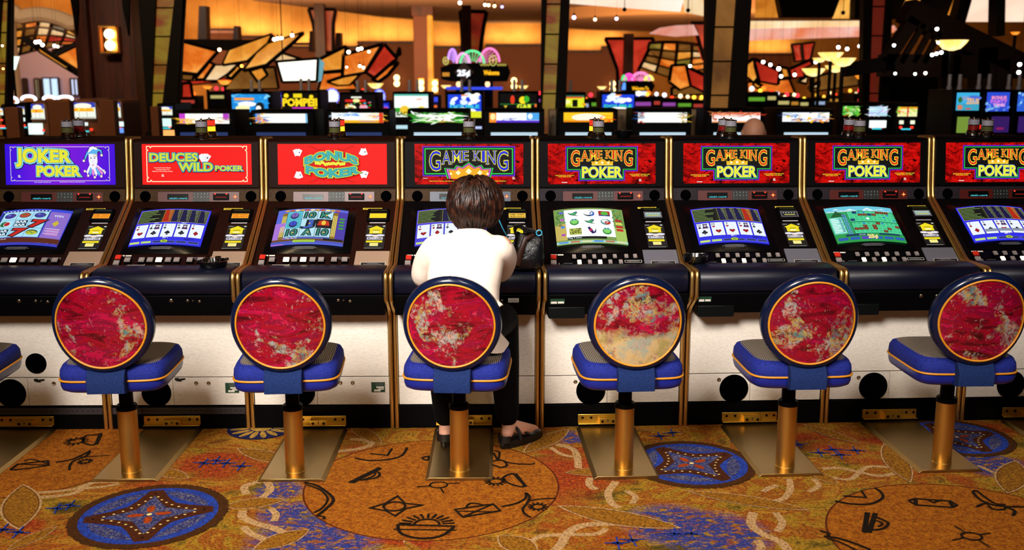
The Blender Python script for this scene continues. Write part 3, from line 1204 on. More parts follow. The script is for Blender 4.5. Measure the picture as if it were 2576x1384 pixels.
def screen_fruit(a):
    a.rect(0, 0, SCW, SCH, G('#3a48d8'), 10)
    a.up()
    a.rect(.235, .02, SCW - .003, .236, G('#8c6cc8'), 4)
    a.rect(.0, .202, SCW, SCH - .004, G('#5a2412'), 10)
    a.rect(.006, .010, .232, .200, G('#26307a'), 8)
    a.up()
    for i in range(14):
        a.rect(.008 + i * .0165, .0105, .016 + i * .0165, .0165, G('#d8e4f4'))
    for r in range(3):
        for c in range(3):
            a.rect(.020 + c * .070, .020 + r * .060, .0885 + c * .070, .0785 + r * .060, G('#a8e0f6'), 3)
    a.up()

    def fruit(c, r, col, col2):
        u, v = .054 + c * .070, .049 + r * .060
        a.disc(u, v, .026, .019, G('#0e1238', .6), 18)
        a.up()
        a.disc(u, v, .0235, .0165, G(col), 18)
        a.disc(u - .006, v - .006, .007, .004, G(col2), 10)
        a.frame([(u + .014, v - .012), (u + .024, v - .008), (u + .026, v + .002)], .003, G('#7a4a1c'), False)
        a.up()
    fruit(0, 0, '#43389a', '#8a86d8')
    fruit(1, 0, '#b04a30', '#2f7a34')
    fruit(2, 0, '#3f3e9e', '#8a86d8')
    u, v = .054, .109
    a.disc(u - .008, v, .018, .019, G('#2f6a3a'), 16)
    a.disc(u + .006, v + .001, .016, .016, G('#e8f0f0'), 16)
    a.up()
    a.disc(u + .006, v + .001, .0135, .0135, G('#b8202a'), 16)
    for c, r in ((1, 1), (0, 2)):
        for k in (0, 1):
            u, v = .054 + c * .070, .038 + r * .060 + k * .0225
            a.rect(u - .029, v - .010, u + .029, v + .0105, G('#101a40', .7), 3)
            a.up()
            a.text('BAR', u, v + .007, .0135, G('#d8f0fa'), .048, .05, res=2)
    for c, r in ((2, 1), (1, 2)):
        u, v = .054 + c * .070, .072 + r * .060
        for m, o in ((G('#181838', .6), .13), (G('#c8241c'), .06)):
            a.text('7', u, v, .045, m, .046, o, shear=.25)
            a.up()
    u, v = .194, .172
    a.disc(u, v, .027, .017, G('#223a20'), 18)
    a.up()
    a.disc(u, v + .003, .025, .013, G('#c8c83a'), 18)
    a.frame([(u - .02, v + .006), (u - .004, v - .004), (u + .004, v + .006), (u + .018, v - .004)], .004, G('#2f8a3a'), False)
    a.poly([(.283, .085), (.296, .105), (.283, .128), (.266, .108)], G('#c8b43a'))
    a.text('WIN', .28, .060, .014, G('#cfd0f4'), None, .04)
    for i in range(6):
        a.rect(.246 + (i % 2) * .01, .142 + i * .008, .31, .146 + i * .008, G('#e88ac8' if i % 2 else '#e0d0f0'), 2)
    a.text('Play $0.25', .07, .218, .008, G('#d0c8d8'), None, .02, res=1)
    a.rect(.0, .238, SCW, SCH, G('#3a3ab8'), 10)


def screen_egypt(a):
    a.rect(0, 0, SCW, SCH, G('#5868d8'), 10)
    a.up()
    a.rect(0, .10, .058, SCH, G('#a874d8'), 2)
    a.rect(.268, .02, SCW, SCH - .02, G('#4a3aa8'), 2)
    a.rect(.0, .212, SCW, .240, G('#6a4420'), 10)
    a.up()
    for u in (.026, .262):
        a.rect(u, .028, u + .022, .212, G('#8a6a24'), 2)
        a.up()
        for k in range(3):
            a.rect(u + .002 + k * .007, .05, u + .006 + k * .007, .195, G('#e6d870'))
    for i in range(11):
        a.disc(.045 + i * .0235, .013, .012, .007, G(('#d8a83a', '#c85a3a', '#f0e0a0')[i % 3]), 10)
    a.rect(.048, .020, .262, .205, G('#1a2430', .6), 8)
    a.up()
    B = '#b8e4f2'
    for r in range(3):
        for c in range(3):
            u, v = .050 + c * .0708, .022 + r * .0605
            a.rect(u, v, u + .069, v + .059, G('#58c0d8' if c == 0 and r < 2 else ('#16101a' if (c, r) == (2, 1) else B)), 3)
    a.up()
    for r in (0, 1):
        u, v = .0845, .054 + r * .0605
        for k in range(3):
            a.frame([(u - .028, v - .012 + k * .012), (u + .028, v - .012 + k * .012)], .003, G('#2f7a3a'), False)
        a.up()
        a.disc(u, v, .019, .023, G('#12205a', .8), 16)
        a.up()
        a.disc(u, v - .004, .016, .017, G('#3a4ac8' if r else '#8060b8'), 16)
        a.frame([(u, v - .018), (u, v + .018)], .002, G('#10183a', .6), False)
        a.up()
    for c, r, s in ((1, 0, '10'), (2, 0, 'K'), (1, 1, 'J'), (0, 2, '10'), (1, 2, 'A'), (2, 2, '10')):
        u, v = .0845 + c * .0708, .073 + r * .0605
        for m, o in ((G('#0c1a20', .6), .10), (G('#2f8a78' if s != 'J' else '#3a5ac0'), .02)):
            a.text(s, u, v, .040, m, .046 if len(s) > 1 else .036, o, shear=.08)
            a.up()
        a.disc(u + .006, v - .018, .004, .006, G('#d8b03a'), 8)
        a.frame([(u - .026, v + .002), (u - .012, v + .006), (u + .008, v + .002), (u + .026, v + .005)], .003, G('#4a7ab0'), False)
    u, v = .226, .112
    a.poly([(u - .028, v + .018), (u - .022, v - .012), (u, v - .02), (u + .022, v - .012), (u + .028, v + .018)], G('#c8341c'))
    a.up()
    a.disc(u, v, .010, .016, G('#e8c83a'), 12)
    a.text('Play $0.25', .09, .218, .009, G('#e8e0d8'), None, .02, res=1)
    a.rect(.0, .232, SCW, SCH - .002, G('#4a58c0'), 10)
    a.up()
    a.rect(.10, .226, .20, .242, G('#a0c83a'), 5)
    a.rect(.235, .215, SCW - .004, .227, G('#16100c', .5), 4)
    for i in range(4):
        a.rect(.295, .07 + i * .022, .318, .083 + i * .022, G('#3f9a3a'))


def screen_birds(a):
    a.rect(0, 0, SCW, SCH, G('#7a9a4c'), 10)
    a.up()
    a.rect(0, .11, .05, .22, G('#c8b45c'), 2)
    a.rect(.275, .14, SCW, .23, G('#a8c860'), 2)
    rnd = random.Random(8)
    for i in range(60):
        s = rnd.random() < .5
        u = rnd.uniform(.002, .044) if s else rnd.uniform(.272, SCW - .004)
        v = rnd.uniform(.012, .125)
        l, t = rnd.uniform(.012, .026), rnd.uniform(-1.2, 1.2)
        a.frame([(u, v), (u + l * math.cos(t) * (.5 if s else -.4), v + l * math.sin(t))], .0035, G(rnd.choice(['#1f6a3a', '#2f9a4a', '#0f3a24', '#58b070'])), False)
    a.up()
    a.rect(.048, .012, .274, .204, G('#fbfffb', 1.1), 9)
    for i, c in enumerate(('#b02a20', '#d8d85a', '#c02a20', '#c02a20')):
        a.rect(.282, .080 + i * .022, .314, .096 + i * .022, G(c), 2)
    for i in range(4):
        a.rect(.026, .022 + i * .052, .044, .036 + i * .052, G(('#5a6ae0', '#c05ac0', '#4a8ae0', '#b04ab0')[i]))
    a.up()

    def bird(u, v, c1, c2, f=1):
        a.poly([(u - .028 * f, v - .010), (u - .006 * f, v - .006), (u + .010 * f, v - .018), (u + .020 * f, v - .016), (u + .018 * f, v - .006), (u + .008 * f, v + .006), (u + .024 * f, v + .016), (u + .004 * f, v + .012), (u - .014 * f, v + .006)], G('#0c2a24', .6))
        a.up()
        a.poly([(u - .024 * f, v - .009), (u - .004 * f, v - .004), (u + .012 * f, v - .014), (u + .016 * f, v - .008), (u + .006 * f, v + .004), (u + .018 * f, v + .013), (u - .010 * f, v + .004)], G(c1))
        a.disc(u + .014 * f, v - .013, .004, .004, G(c2), 8)
        a.up()
    bird(.090, .045, '#3fae6c', '#2a5a8a')
    bird(.163, .105, '#3fae6c', '#2a5a8a')
    for u, v in ((.090, .105), (.236, .170)):
        a.disc(u, v, .021, .022, G('#2a8a3a'), 14)
        a.up()
        a.disc(u, v - .003, .016, .016, G('#86d86a'), 14)
        a.disc(u - .007, v - .018, .005, .006, G('#3a8ac0'), 8)
        a.disc(u + .007, v - .018, .005, .006, G('#3a8ac0'), 8)
    u, v = .163, .045
    a.disc(u, v, .026, .022, G('#16305a', .7), 18)
    a.up()
    a.disc(u - .004, v - .004, .022, .017, G('#fbfffb'), 18)
    a.disc(u + .014, v + .004, .011, .016, G('#3a6ac8'), 12)
    u, v = .236, .044
    a.rect(u - .028, v - .018, u + .026, v + .020, G('#a82a1c'), 3)
    a.up()
    a.disc(u, v, .018, .014, G('#5ab83a'), 14)
    a.rect(u - .028, v + .012, u + .026, v + .020, G('#2a4a9a'), 3)
    u, v = .236, .106
    a.disc(u, v, .024, .021, G('#3a8a8a'), 16)
    a.up()
    a.disc(u - .003, v - .004, .016, .014, G('#e8f0f0'), 12)
    a.disc(u + .008, v + .006, .014, .012, G('#c02a20'), 12)
    u, v = .090, .170
    a.rect(u - .028, v - .021, u + .028, v + .022, G('#b0b84a'), 3)
    a.up()
    for i in range(26):
        a.disc(u + rnd.uniform(-.025, .025), v + rnd.uniform(-.018, .019), .0032, .0028, G('#20240c', .6), 7)
    u, v = .163, .168
    a.poly([(u - .016, v - .022), (u - .006, v - .026), (u + .004, v - .010), (u + .012, v + .010), (u + .024, v - .016), (u + .020, v + .014), (u + .004, v + .022), (u - .008, v + .006)], G('#1a1a6a', .8))
    a.up()
    a.disc(u - .002, v - .004, .007, .011, G('#c02a5a'), 10, .4)
    a.rect(.052, .206, .230, .222, G('#0c1010', .5), 8)
    a.up()
    a.text('Play 9 Lines', .085, .217, .009, G('#d8e8f0'), None, .02, res=1)
    a.rect(.0, .232, SCW, SCH - .003, G('#a8d8d0'), 10)
    a.up()
    for i in range(6):
        a.rect(.01 + i * .053, .234, .052 + i * .053, .243, G(('#4a8ae0', '#c86a3a', '#e8e0a0')[i % 3]), 2)


def screen_keno(a):
    a.rect(0, 0, SCW, SCH, G('#2fa060'), 10)
    a.up()
    a.rect(0, 0, SCW, .034, G('#6ac8e0'), 10)
    a.up()
    a.poly([(.0, .036), (.05, .014), (.085, .034), (.115, .020), (.15, .036)], G('#e8f8fa'))
    a.poly([(.17, .036), (.20, .012), (.23, .03), (.27, .016), (.318, .034)], G('#e8f8fa'))
    a.up()
    a.poly([(.012, .074), (.046, .030), (.088, .074)], G('#1a5a2c'))
    a.rect(.004, .078, .060, .190, G('#8ae4d4'), 3)
    for i in range(9):
        a.rect(.010, .086 + i * .011, .010 + (.02 + .015 * (i % 3)), .091 + i * .011, G('#f0fffa'))
        a.rect(.044, .086 + i * .011, .056, .091 + i * .011, G('#2a6a8a'))
    a.rect(.0, .200, SCW, SCH, G('#2a9a44'), 10)
    a.up()
    rnd = random.Random(5)
    for i in range(12):
        for k in range(2):
            a.disc(.068 + k * .010 + (i % 2) * .002, .066 + i * .0118, .0046, .0046, G('#3a7ad8'), 8)
    a.up()
    for i in range(12):
        for k in range(2):
            a.disc(.068 + k * .010 + (i % 2) * .002, .066 + i * .0118, .0018, .0018, G('#e8f4ff'), 6)
    reds = {7, 8, 9, 13, 14, 16, 46, 51 + 2, 55, 60, 61, 62, 63, 65, 68, 77}
    blues = {2, 15, 31}
    for blk in range(2):
        v0 = .042 + blk * .084
        a.rect(.092, v0 - .002, .320, v0 + .076, G('#0f4a34'), 8)
        a.up()
        a.rect(.094, v0, .318, v0 + .074, G('#4cd494'), 8)
        a.up()
        for r in range(4):
            for c in range(10):
                k = blk * 40 + r * 10 + c + 1
                u, v = .0955 + c * .0222, v0 + .001 + r * .0183
                if k in reds or k in blues:
                    a.rect(u, v, u + .021, v + .0165, G('#6a2410' if k in reds else '#122a6a'))
                    a.up()
                if k in (3, 4, 19, 28, 40, 43, 47):
                    a.disc(u + .0105, v + .008, .0075, .0075, G('#3aa0d8'), 10)
                    a.up()
                a.text(str(k), u + .0105, v + .0125, .0092, G('#d87a4a' if k in reds else '#0f5a4a'), None, .0, res=1)
    a.disc(.176, .104, .0075, .0075, G('#f4ffff', 1.1), 12)
    for i in range(6):
        a.rect(.006 + i * .053, .226, .050 + i * .053, .243, G('#2a5ab8' if i != 2 else '#5a3ac0'), 2)
    a.rect(.045, .206, .14, .220, G('#123a5a'), 4)
    a.rect(.20, .204, .30, .216, G('#123a5a'), 4)
    a.up()
    a.text('25¢', .165, .236, .022, G('#f0d890'), None, .07, res=2)
    a.text('$ 5.00', .12, .217, .008, G('#d8f4f0'), None, .02, res=1)
# ---------------------------------------------------------------- one machine
def rounded_path(pts, r=.012, k=3):
    out = [Vector(pts[0])]
    for i in range(1, len(pts) - 1):
        p, a, b = Vector(pts[i]), Vector(pts[i - 1]), Vector(pts[i + 1])
        ra = min(r, (a - p).length * .45)
        rb = min(r, (b - p).length * .45)
        pa, pb = p + (a - p).normalized() * ra, p + (b - p).normalized() * rb
        for j in range(k + 1):
            t = j / k
            out.append(pa * (1 - t) ** 2 + p * 2 * t * (1 - t) + pb * t * t)
    out.append(Vector(pts[-1]))
    return out


TRIM_PATH = [(-.60, 1.268), (-.496, 1.272), (-.4859, 1.2640), (-.4587, 1.0350), (-.4473, .9805), (-.0673, .7359), (.128, .7370), (.1420, .7230), (.1400, .6250), (.004, .536), (.004, .506), (.004, .002)]
LOCKS = ((.037, .618), (.107, .618), (.157, .614), (.130, .618))


def candle(parent, y, lens, lit):
    c = MB()
    c.lathe([(.036, 0), (.036, .012), (.030, .018), (.031, .022), (.028, .026)], M_CHROME, (0, 0, 0), 20)
    o = c.build('candle_lamp', parent, loc=(0, y, 1.270))
    b = MB()
    b.lathe([(.0275, .026), (.0275, .050)], lens if not lit else G('#ff9a1a', 3.0), (0, 0, 0), 20)
    b.build('lower_lens', o)
    b = MB()
    b.lathe([(.0275, .053), (.0275, .080)], M_LENS_GREY if not lit else G('#e0301a', 1.2), (0, 0, 0), 20)
    b.build('upper_lens', o)
    b = MB()
    b.lathe([(.0285, .0495), (.0285, .0535)], M_CHROME, (0, 0, 0), 20)
    b.build('lamp_collar', o)
    b = MB()
    b.lathe([(.0288, .080), (.0288, .083), (.012, .085), (.004, .088), (.004, .093)], M_CHROME, (0, 0, 0), 20)
    b.build('lamp_cap', o)


M_LENS_GREY = mat('frosted_grey_lens', '#8a8790', .3)
M_LENS_RED = mat('red_lens', '#7a1210', .25)
M_LENS_GRN = mat('olive_lens', '#4a4a2a', .25)


def machine(k, spec):
    p, q = divider(k - 1), divider(k)
    c, W, a = (p + q) / 2, (q - p).length, bank_angle(k)
    root = empty('video_poker_machine', c, a, spec['label'], 'slot machine', 'video poker machines in the front row')
    left = k <= 3
    body = M_PLAST_B if left else M_PLAST_K
    band = M_BAND_B if k <= 4 else M_BAND_K
    hw = W / 2 - .0015
    # cabinet carcass: one side profile across the width
    prof = [(-.94, .0), (-.94, 1.262), (-.505, 1.266), (-.492, 1.258), (-.4630, 1.0350), (-.4520, .9795), (-.0750, .7270), (-.02, .715), (.10, .70), (.10, .60), (-.02, .555), (-.02, 0.)]
    m = MB()
    # the two banks meet at an angle, so the pair at the bend narrows towards the back
    tl = .022 if k == 5 else 0.
    tr = .022 if k == 4 else 0.
    bk = lambda o: max(0., -o) / .94
    m.rings([[(-hw + tl * bk(o), -o, z) for o, z in prof], [(hw - tr * bk(o), -o, z) for o, z in prof]], body)
    m.build('cabinet', root, .003)
    # brass edge trims
    for s in (-1, 1):
        m = MB()
        path = rounded_path([(s * (hw - .0095 - (tl if s < 0 else tr) * bk(o)), -o, z) for o, z in TRIM_PATH], .018, 4)
        m.tube(path, .0092, M_BRASS, 12)
        m.build('brass_trim', root)
    iw = hw - .0200
    # sign door and lit glass
    m = MB()
    m.prism([SIGN(-iw, .006, -.006), SIGN(iw, .006, -.006), SIGN(iw, .225, -.006), SIGN(-iw, .225, -.006)], SIGN(0, 0, .006) - SIGN(0, 0, 0), body)
    m.build('sign_door', root, .004)
    ar = Art(SIGN, n0=.0012)
    spec['sign'](ar)
    ar.build('sign_glass', root)
    # speaker band
    m = MB()
    m.prism([BAND(-iw, .000, -.008), BAND(iw, .000, -.008), BAND(iw, .060, -.008), BAND(-iw, .060, -.008)], BAND(0, 0, .009) - BAND(0, 0, 0), band)
    bo = m.build('speaker_band', root, .003)
    for u in (-.244, .257):
        m = MB()
        rs = [[BAND(u + r * math.cos(t), .035 + r * math.sin(t), n) for t in [2 * PI * i / 32 for i in range(32)]] for r, n in ((.0258, .0008), (.0258, .0022), (.0235, .0030), (.0225, .0022))]
        m.rings(rs, M_GRILLE)
        m.build('speaker_grille', root)
    # player card panel: display, keypad, card slot and lit star
    ar = Art(BAND, n0=.0014)
    ar.rect(-.184, .014, .200, .060, mat('blue_card_panel', '#28364a', .35) if k == 4 else mat('maroon_card_panel', '#4a120c', .35))
    cp = ar.build('card_panel', root)
    ar = Art(BAND, n0=.0020)
    ar.rect(-.140, .023, -.040, .050, mat('display_black', '#050607', .2))
    ar.up()
    ar.text('valuable rewards' if k != 4 else 'card accepted', -.088, .0475, .0085, G('#58e8f4', 1.1), .085, .0, res=1)
    ar.build('display', cp)
    ar = Art(BAND, n0=.0020)
    ar.rect(-.018, .014, .060, .060, mat('keypad_black', '#100c0c', .5))
    ar.up()
    kk = mat('keypad_legend', '#6a8a80', .5)
    for r in range(3):
        for i in range(5):
            ch = ('12345', '67890', '-----')[r][i]
            ar.text(ch, -.010 + i * .0155, .0265 + r * .0150, .0075, kk, None, .02, res=1)
    ar.build('keypad', cp)
    m = MB()
    m.prism([BAND(.078, .022, 0), BAND(.153, .022, 0), BAND(.153, .053, 0), BAND(.078, .053, 0)], BAND(0, 0, .007) - BAND(0, 0, 0), M_BLACK)
    sl = m.build('card_slot', cp, .002)
    ar = Art(BAND, n0=.0076)
    ar.rect(.090, .038, .142, .041, G('#b01408', 1.0))
    for u in (.088, .142):
        ar.disc(u, .024, .0035, .0035, G('#ff2a1a', 5.0), 12)
    ar.build('slot_light', cp)
    ar = Art(BAND, n0=.0020)
    ar.poly([(.182 + r * math.cos(t), .037 + r * math.sin(t)) for i in range(8) for t in [PI / 4 * i] for r in [(.0125 if i % 2 == 0 else .0042)]], G('#ff5a1e', 1.6))
    ar.up()
    ar.rect(.1805, .0325, .1835, .0415, G('#ffc070', 1.6))
    ar.rect(.1775, .0355, .1865, .0385, G('#ffc070', 1.6))
    ar.build('star_light', cp)
    # screen bezel and screen
    m = MB()
    bu0, bu1, bv0, bv1 = -.268, .124, .046, .366
    rows = []
    for j in range(9):
        v = bv0 + (bv1 - bv0) * j / 8
        row = []
        for i in range(17):
            u = bu0 + (bu1 - bu0) * i / 16
            x = max(-1, min(1, ((u - SCU) / SCW - .5) * 2))
            e = min(1, min(i, 16 - i) / 1.0) * min(1, min(j, 8 - j) / 1.0)
            row.append(SLOPE(u, v, -.004 + e * (.006 + .016 * (1 - x * x))))
        rows.append(row)
    m.rings(rows, M_BEZEL, False, False)
    bz = m.build('screen_bezel', root, smooth=60)
    ar = Art(SCREEN, n0=.0010, step=.00025)
    spec['screen'](ar)
    ar.build('screen', root)
    ar = Art(SCREEN, n0=.0010)
    for i, (w, y) in enumerate(((.09, .262), (.11, .268), (.085, .274))):
        ar.rect(.157 - w / 2, y, .157 + w / 2, y + .0025, M_GREY_TXT, 4)
    ar.build('caption', bz)
    # bill and ticket acceptor
    ar = Art(SLOPE, n0=-.0028)
    ar.rect(.182, .050, .272, .062, M_YLAB)
    ar.up()
    for i in range(2):
        ar.rect(.188, .0525 + i * .0042, .266, .0550 + i * .0042, mat('yellow_label_print', '#6a5c1a', .6))
    ar.build('warning_label', root)
    m = MB()
    m.prism([SLOPE(.178, .068, -.006), SLOPE(.280, .068, -.006), SLOPE(.280, .150, -.006), SLOPE(.178, .150, -.006)], SLOPE(0, 0, .016) - SLOPE(0, 0, 0), M_BLACK)
    ba = m.build('bill_acceptor', root, .004)
    ar = Art(SLOPE, n0=.0108)
    ar.rect(.192, .076, .268, .090, mat('slot_green', '#12200c', .3))
    ar.up()
    ar.rect(.198, .082, .262, .085, M_INK)
    ar.build('bill_slot', ba)
    ar = Art(SLOPE, n0=.0108)
    d = spec['bill']
    ar.rect(.188, .100, .272, .143, M_GREY if d == 'grey' else M_INK)
    ar.up()
    if d in ('orange', 'yellow', 'amber'):
        cc = {'orange': G('#ffa51e', 1.05), 'yellow': G('#ffd820', 1.05), 'amber': mat('amber_label', '#c8a838', .5)}[d]
        ar.rect(.191, .106, .269, .138, cc)
        ar.up()
        if d != 'yellow':
            ik = G('#c83a08', .8) if d == 'orange' else M_INK
            ar.text('INSERT TICKETS', .230, .1195, .0085, ik, .068, .03, res=1)
            ar.text('OR BILLS FACE UP', .230, .1330, .0085, ik, .070, .03, res=1)
    else:
        ar.rect(.194, .106, .266, .136, G('#a8c8c0', .75) if k != 6 else G('#2a3038', .5))
        ar.up()
        for i in range(5):
            ar.rect(.200 + i * .013, .112, .206 + i * .013, .116, G('#e8f8e8', .9))
        ar.rect(.205, .124, .256, .130, G('#d8d060', .8))
    ar.build('bill_display', ba)
    ar = Art(SLOPE, n0=-.0028)
    ar.rect(.192, .153, .266, .160, mat('pale_strip', '#a8a0a8', .5))
    ar.build('pale_strip', root)
    ar = Art(SLOPE, n0=-.0028)
    ar.rect(.182, .172, .272, .336, M_INK)
    ar.up()
    ar.rect(.186, .180, .206, .182, G('#d8d8d0'))
    ar.disc(.262, .181, .006, .0035, G('#e8e8e0'), 10)
    Yy = G('#f2de1c', 1.0)
    ar.poly([(.228, .178), (.264, .200), (.256, .203), (.256, .232), (.198, .232), (.198, .203), (.190, .200)], Yy)
    ar.up()
    ar.rect(.212, .207, .244, .211, G('#8a7a10', .8))
    ar.rect(.214, .218, .242, .226, G('#fff8c8', 1.0))
    Wt = G('#efeaf4')
    ar.disc(.200, .245, .018, .0075, Wt, 12)
    ar.disc(.250, .245, .020, .0075, Wt, 12)
    ar.rect(.200, .241, .252, .250, Wt)
    ar.disc(.228, .250, .015, .007, G('#f0d8c0'), 12)
    ar.rect(.190, .258, .262, .274, Wt)
    ar.up()
    ar.text('MULTI-GAME', .226, .271, .0095, M_INK, .064, .03, res=1)
    ar.rect(.188, .281, .262, .294, Yy)
    ar.rect(.206, .297, .244, .318, G('#fbf0a0'))
    ar.up()
    ar.rect(.212, .304, .238, .308, Yy)
    ar.rect(.182, .332, .262, .3335, G('#c8c8c0'))
    ar.build('paytable_strip', root)
    # deck plate with notice
    m = MB()
    m.prism([SLOPE(.150, .354, -.006), SLOPE(iw, .354, -.006), SLOPE(iw, .470, -.006), SLOPE(.148, .470, -.006)], SLOPE(0, 0, .0075) - SLOPE(0, 0, 0), M_TAN if left else M_GREY)
    dp = m.build('deck_plate', root, .0015)
    ar = Art(SLOPE, n0=.0022)
    ar.rect(.178, .430, .288, .464, M_PAPER)
    ar.up()
    ar.rect(.1795, .4315, .2865, .4625, M_INK)
    ar.up()
    for i in range(4):
        w = (.05, .085, .075, .02)[i]
        ar.rect(.233 - w / 2, .4365 + i * .0060, .233 + w / 2, .4390 + i * .0060, M_GREY_TXT)
    ar.build('notice', dp)
    # buttons
    if left:
        bl = [(-.263, .398, 'r'), (-.262, .434, 'w')] + [(u, .415, 'w') for u in (-.218, -.155, -.118, -.079, -.037, .001, .059, .106)]
        lit = {1: (3, 5), 2: (5,), 3: (3, 5)}[k]
    else:
        bl = [(-.259, .403, 'r'), (-.261, .438, 'w')] + [(u, .401, 's') for u in (-.166, -.121, -.075, -.029, .018, .070, .110)] + [(u, .437, 's') for u in (-.145, -.098, -.052, -.006, .041)]
        lit = (9, 11)
    for i, (u, v, t) in enumerate(bl):
        w, h = (.013, .012) if t != 's' else (.0088, .0105)
        m = MB()
        m.prism([SLOPE(u - w - .002, v - h - .002, -.006), SLOPE(u + w + .002, v - h - .002, -.006), SLOPE(u + w + .002, v + h + .003, -.006), SLOPE(u - w - .002, v + h + .003, -.006)], SLOPE(0, 0, .010) - SLOPE(0, 0, 0), M_BLACK)
        cap = G('#ffe6c4', 2.2) if i in lit else (M_KEYRED if t == 'r' else M_KEY)
        kp = .86
        m.rings([[SLOPE(u + sx * w * s_, v + sy * h * s_, n_) for sx, sy in ((-1, -1), (1, -1), (1, 1), (-1, 1))] for s_, n_ in ((1, .004), (1, .009), (kp, .0115))], cap)
        m.build('button', root)
    ar = Art(SLOPE, n0=-.0030)
    for u0, u1 in ((-.268, -.242), (-.238, -.212)):
        ar.rect(u0, .375, u1, .383, M_PAPER)
    if left:
        ar.rect(.050, .392, .122, .402, M_INK)
        ar.frame([(.050, .392), (.122, .392), (.122, .402), (.050, .402)], .0012, M_PAPER)
        ar.frame([(-.215, .4400), (-.140, .4400), (-.140, .434)], .0016, M_PAPER, False)
    else:
        ar.frame([(-.236, .432), (-.236, .444), (-.160, .444)], .0018, M_PAPER, False)
        ar.rect(-.215, .434, -.175, .436, M_GREY_TXT)
        ar.frame([(.062, .418), (.138, .418), (.138, .432), (.062, .432)], .0014, M_PAPER)
        ar.rect(.072, .423, .128, .427, M_GREY_TXT)
    ar.build('button_label', root)
    # padded armrest
    m = MB()
    sec = [(-.066, .726), (-.058, .736), (-.03, .744), (.02, .749), (.07, .748), (.105, .741), (.128, .726), (.137, .703), (.136, .676), (.128, .652), (.118, .640), (.05, .636), (-.02, .66)]
    n = 5
    us = [-iw, -iw + .008, iw - .008, iw]
    rs = []
    for u, f in zip(us, (.93, 1, 1, .93)):
        rs.append([(u, -((o - .03) * f + .03), (z - .69) * f + .69) for o, z in sec])
    m.rings(rs, M_VINYL)
    m.build('armrest', root, smooth=60)
    # black apron under it with locks
    m = MB()
    m.prism([(-iw, -o, z) for o, z in ((.127, .640), (.127, .632), (.100, .546), (-.015, .546), (-.015, .640))], (2 * iw, 0, 0), M_BLACK)
    ap = m.build('apron', root, .002)
    for i, (u, z) in enumerate(LOCKS):
        r = (.0085, .0065, .0065, .0040)[i]
        v = (.632 - z) * 1.048
        m = MB()
        m.rings([[APRON(u + rr * math.cos(t), v + rr * math.sin(t), n_) for t in [2 * PI * j / 16 for j in range(16)]] for rr, n_ in ((r, .0), (r, .003), (r * .8, .0045))], M_STEEL)
        m.box(APRON(u, v, .0048), (.0016, .0012, r * 1.1), M_INK)
        m.build('lock', ap)
    if spec.get('apron_label'):
        u0, z0, u1, z1, col = spec['apron_label']
        ar = Art(APRON, n0=.0012)
        v0, v1 = (.632 - z0) * 1.048, (.632 - z1) * 1.048
        ar.rect(u0, v0, u1, v1, {'w': M_PAPER, 'g': M_GREENST}[col])
        ar.up()
        if col == 'g':
            ar.rect(u0 + .004, (v0 + v1) / 2, (u0 + u1) / 2 - .002, v1 - .002, M_PAPER)
            ar.rect((u0 + u1) / 2 + .002, (v0 + v1) / 2, u1 - .003, v1 - .003, M_PAPER)
        else:
            for i in range(9):
                ar.rect(u0 + .004 + i * .0042, v0 + .006, u0 + .0058 + i * .0042, v1 - .003, M_GREY_TXT)
        ar.build('apron_label', ap)
    # coin tray
    if k != 4:
        m = MB()
        m.prism([(u, -o, z) for u, o, z in ((-.300, .113, .582), (-.140, .113, .582), (-.140, .113, .536), (-.145, .113, .531), (-.295, .113, .531), (-.300, .113, .536))], (0, .12, 0), M_TRAY)
        m.build('coin_tray', ap, .004)
    # laminate doors
    m = MB()
    dw = hw - .0210
    m.box((0, .008, (.554 + .2435) / 2), (2 * dw, .016, .554 - .2435), M_LAM)
    ud = m.build('upper_door', root, .0015)
    m = MB()
    sx = -.021
    m.box(((-dw + sx - .0008) / 2, .008, (.2395 + .112) / 2), (sx - .0008 + dw, .016, .2395 - .112), M_LAM)
    m.build('speaker_panel', root, .001)
    m = MB()
    m.box(((dw + sx + .0008) / 2, .008, (.2395 + .112) / 2), (dw - sx - .0008, .016, .2395 - .112), M_LAM)
    ld = m.build('drop_door', root, .001)
    m = MB()
    gz = .170
    m.rings([[(-.096 + r * math.cos(t), y, gz + r * math.sin(t)) for t in [2 * PI * j / 40 for j in range(40)]] for r, y in ((.0655, .004), (.0655, -.004), (.062, -.005))], M_GRILLE)
    m.build('speaker_grille', root)
    if k == 1:  # black disc on the upper door, built like the grilles
        m = MB()
        m.rings([[(.026 + r * math.cos(t), y, .308 + r * math.sin(t)) for t in [2 * PI * j / 36 for j in range(36)]] for r, y in ((.046, .004), (.046, -.004), (.043, -.005))], M_GRILLE)
        m.build('speaker_grille', root)
    for u, z in (spec.get('screws') or ((-.166, .213),)):
        m = MB()
        m.rings([[(u + r * math.cos(t), y, z + r * math.sin(t)) for t in [2 * PI * j / 14 for j in range(14)]] for r, y in ((.009, .002), (.009, -.002), (.006, -.003), (.004, -.001))], M_STEEL)
        m.build('door_lock', root)
    if spec.get('cert'):
        u0, z0, u1, z1 = spec['cert']
        ar = Art(DOOR, n0=.0008)
        f = lambda z: .554 - z
        ar.rect(u0, f(z0), u1, f(z1), M_GREENST)
        ar.up()
        ar.rect(u0 + .022, f(z0) + .020, u1 - .004, f(z0) + .027, M_PAPER)
        ar.rect(u0 + .030, f(z0) + .029, u1 - .006, f(z0) + .035, M_PAPER)
        ar.rect(u0 + .012, f(z1) - .013, u1 - .020, f(z1) - .004, M_PAPER)
        for i in range(3):
            ar.rect(u0 + .018, f(z0) + .004 + i * .005, u1 - .006, f(z0) + .0055 + i * .005, M_GREY_TXT)
        ar.build('certificate', root)
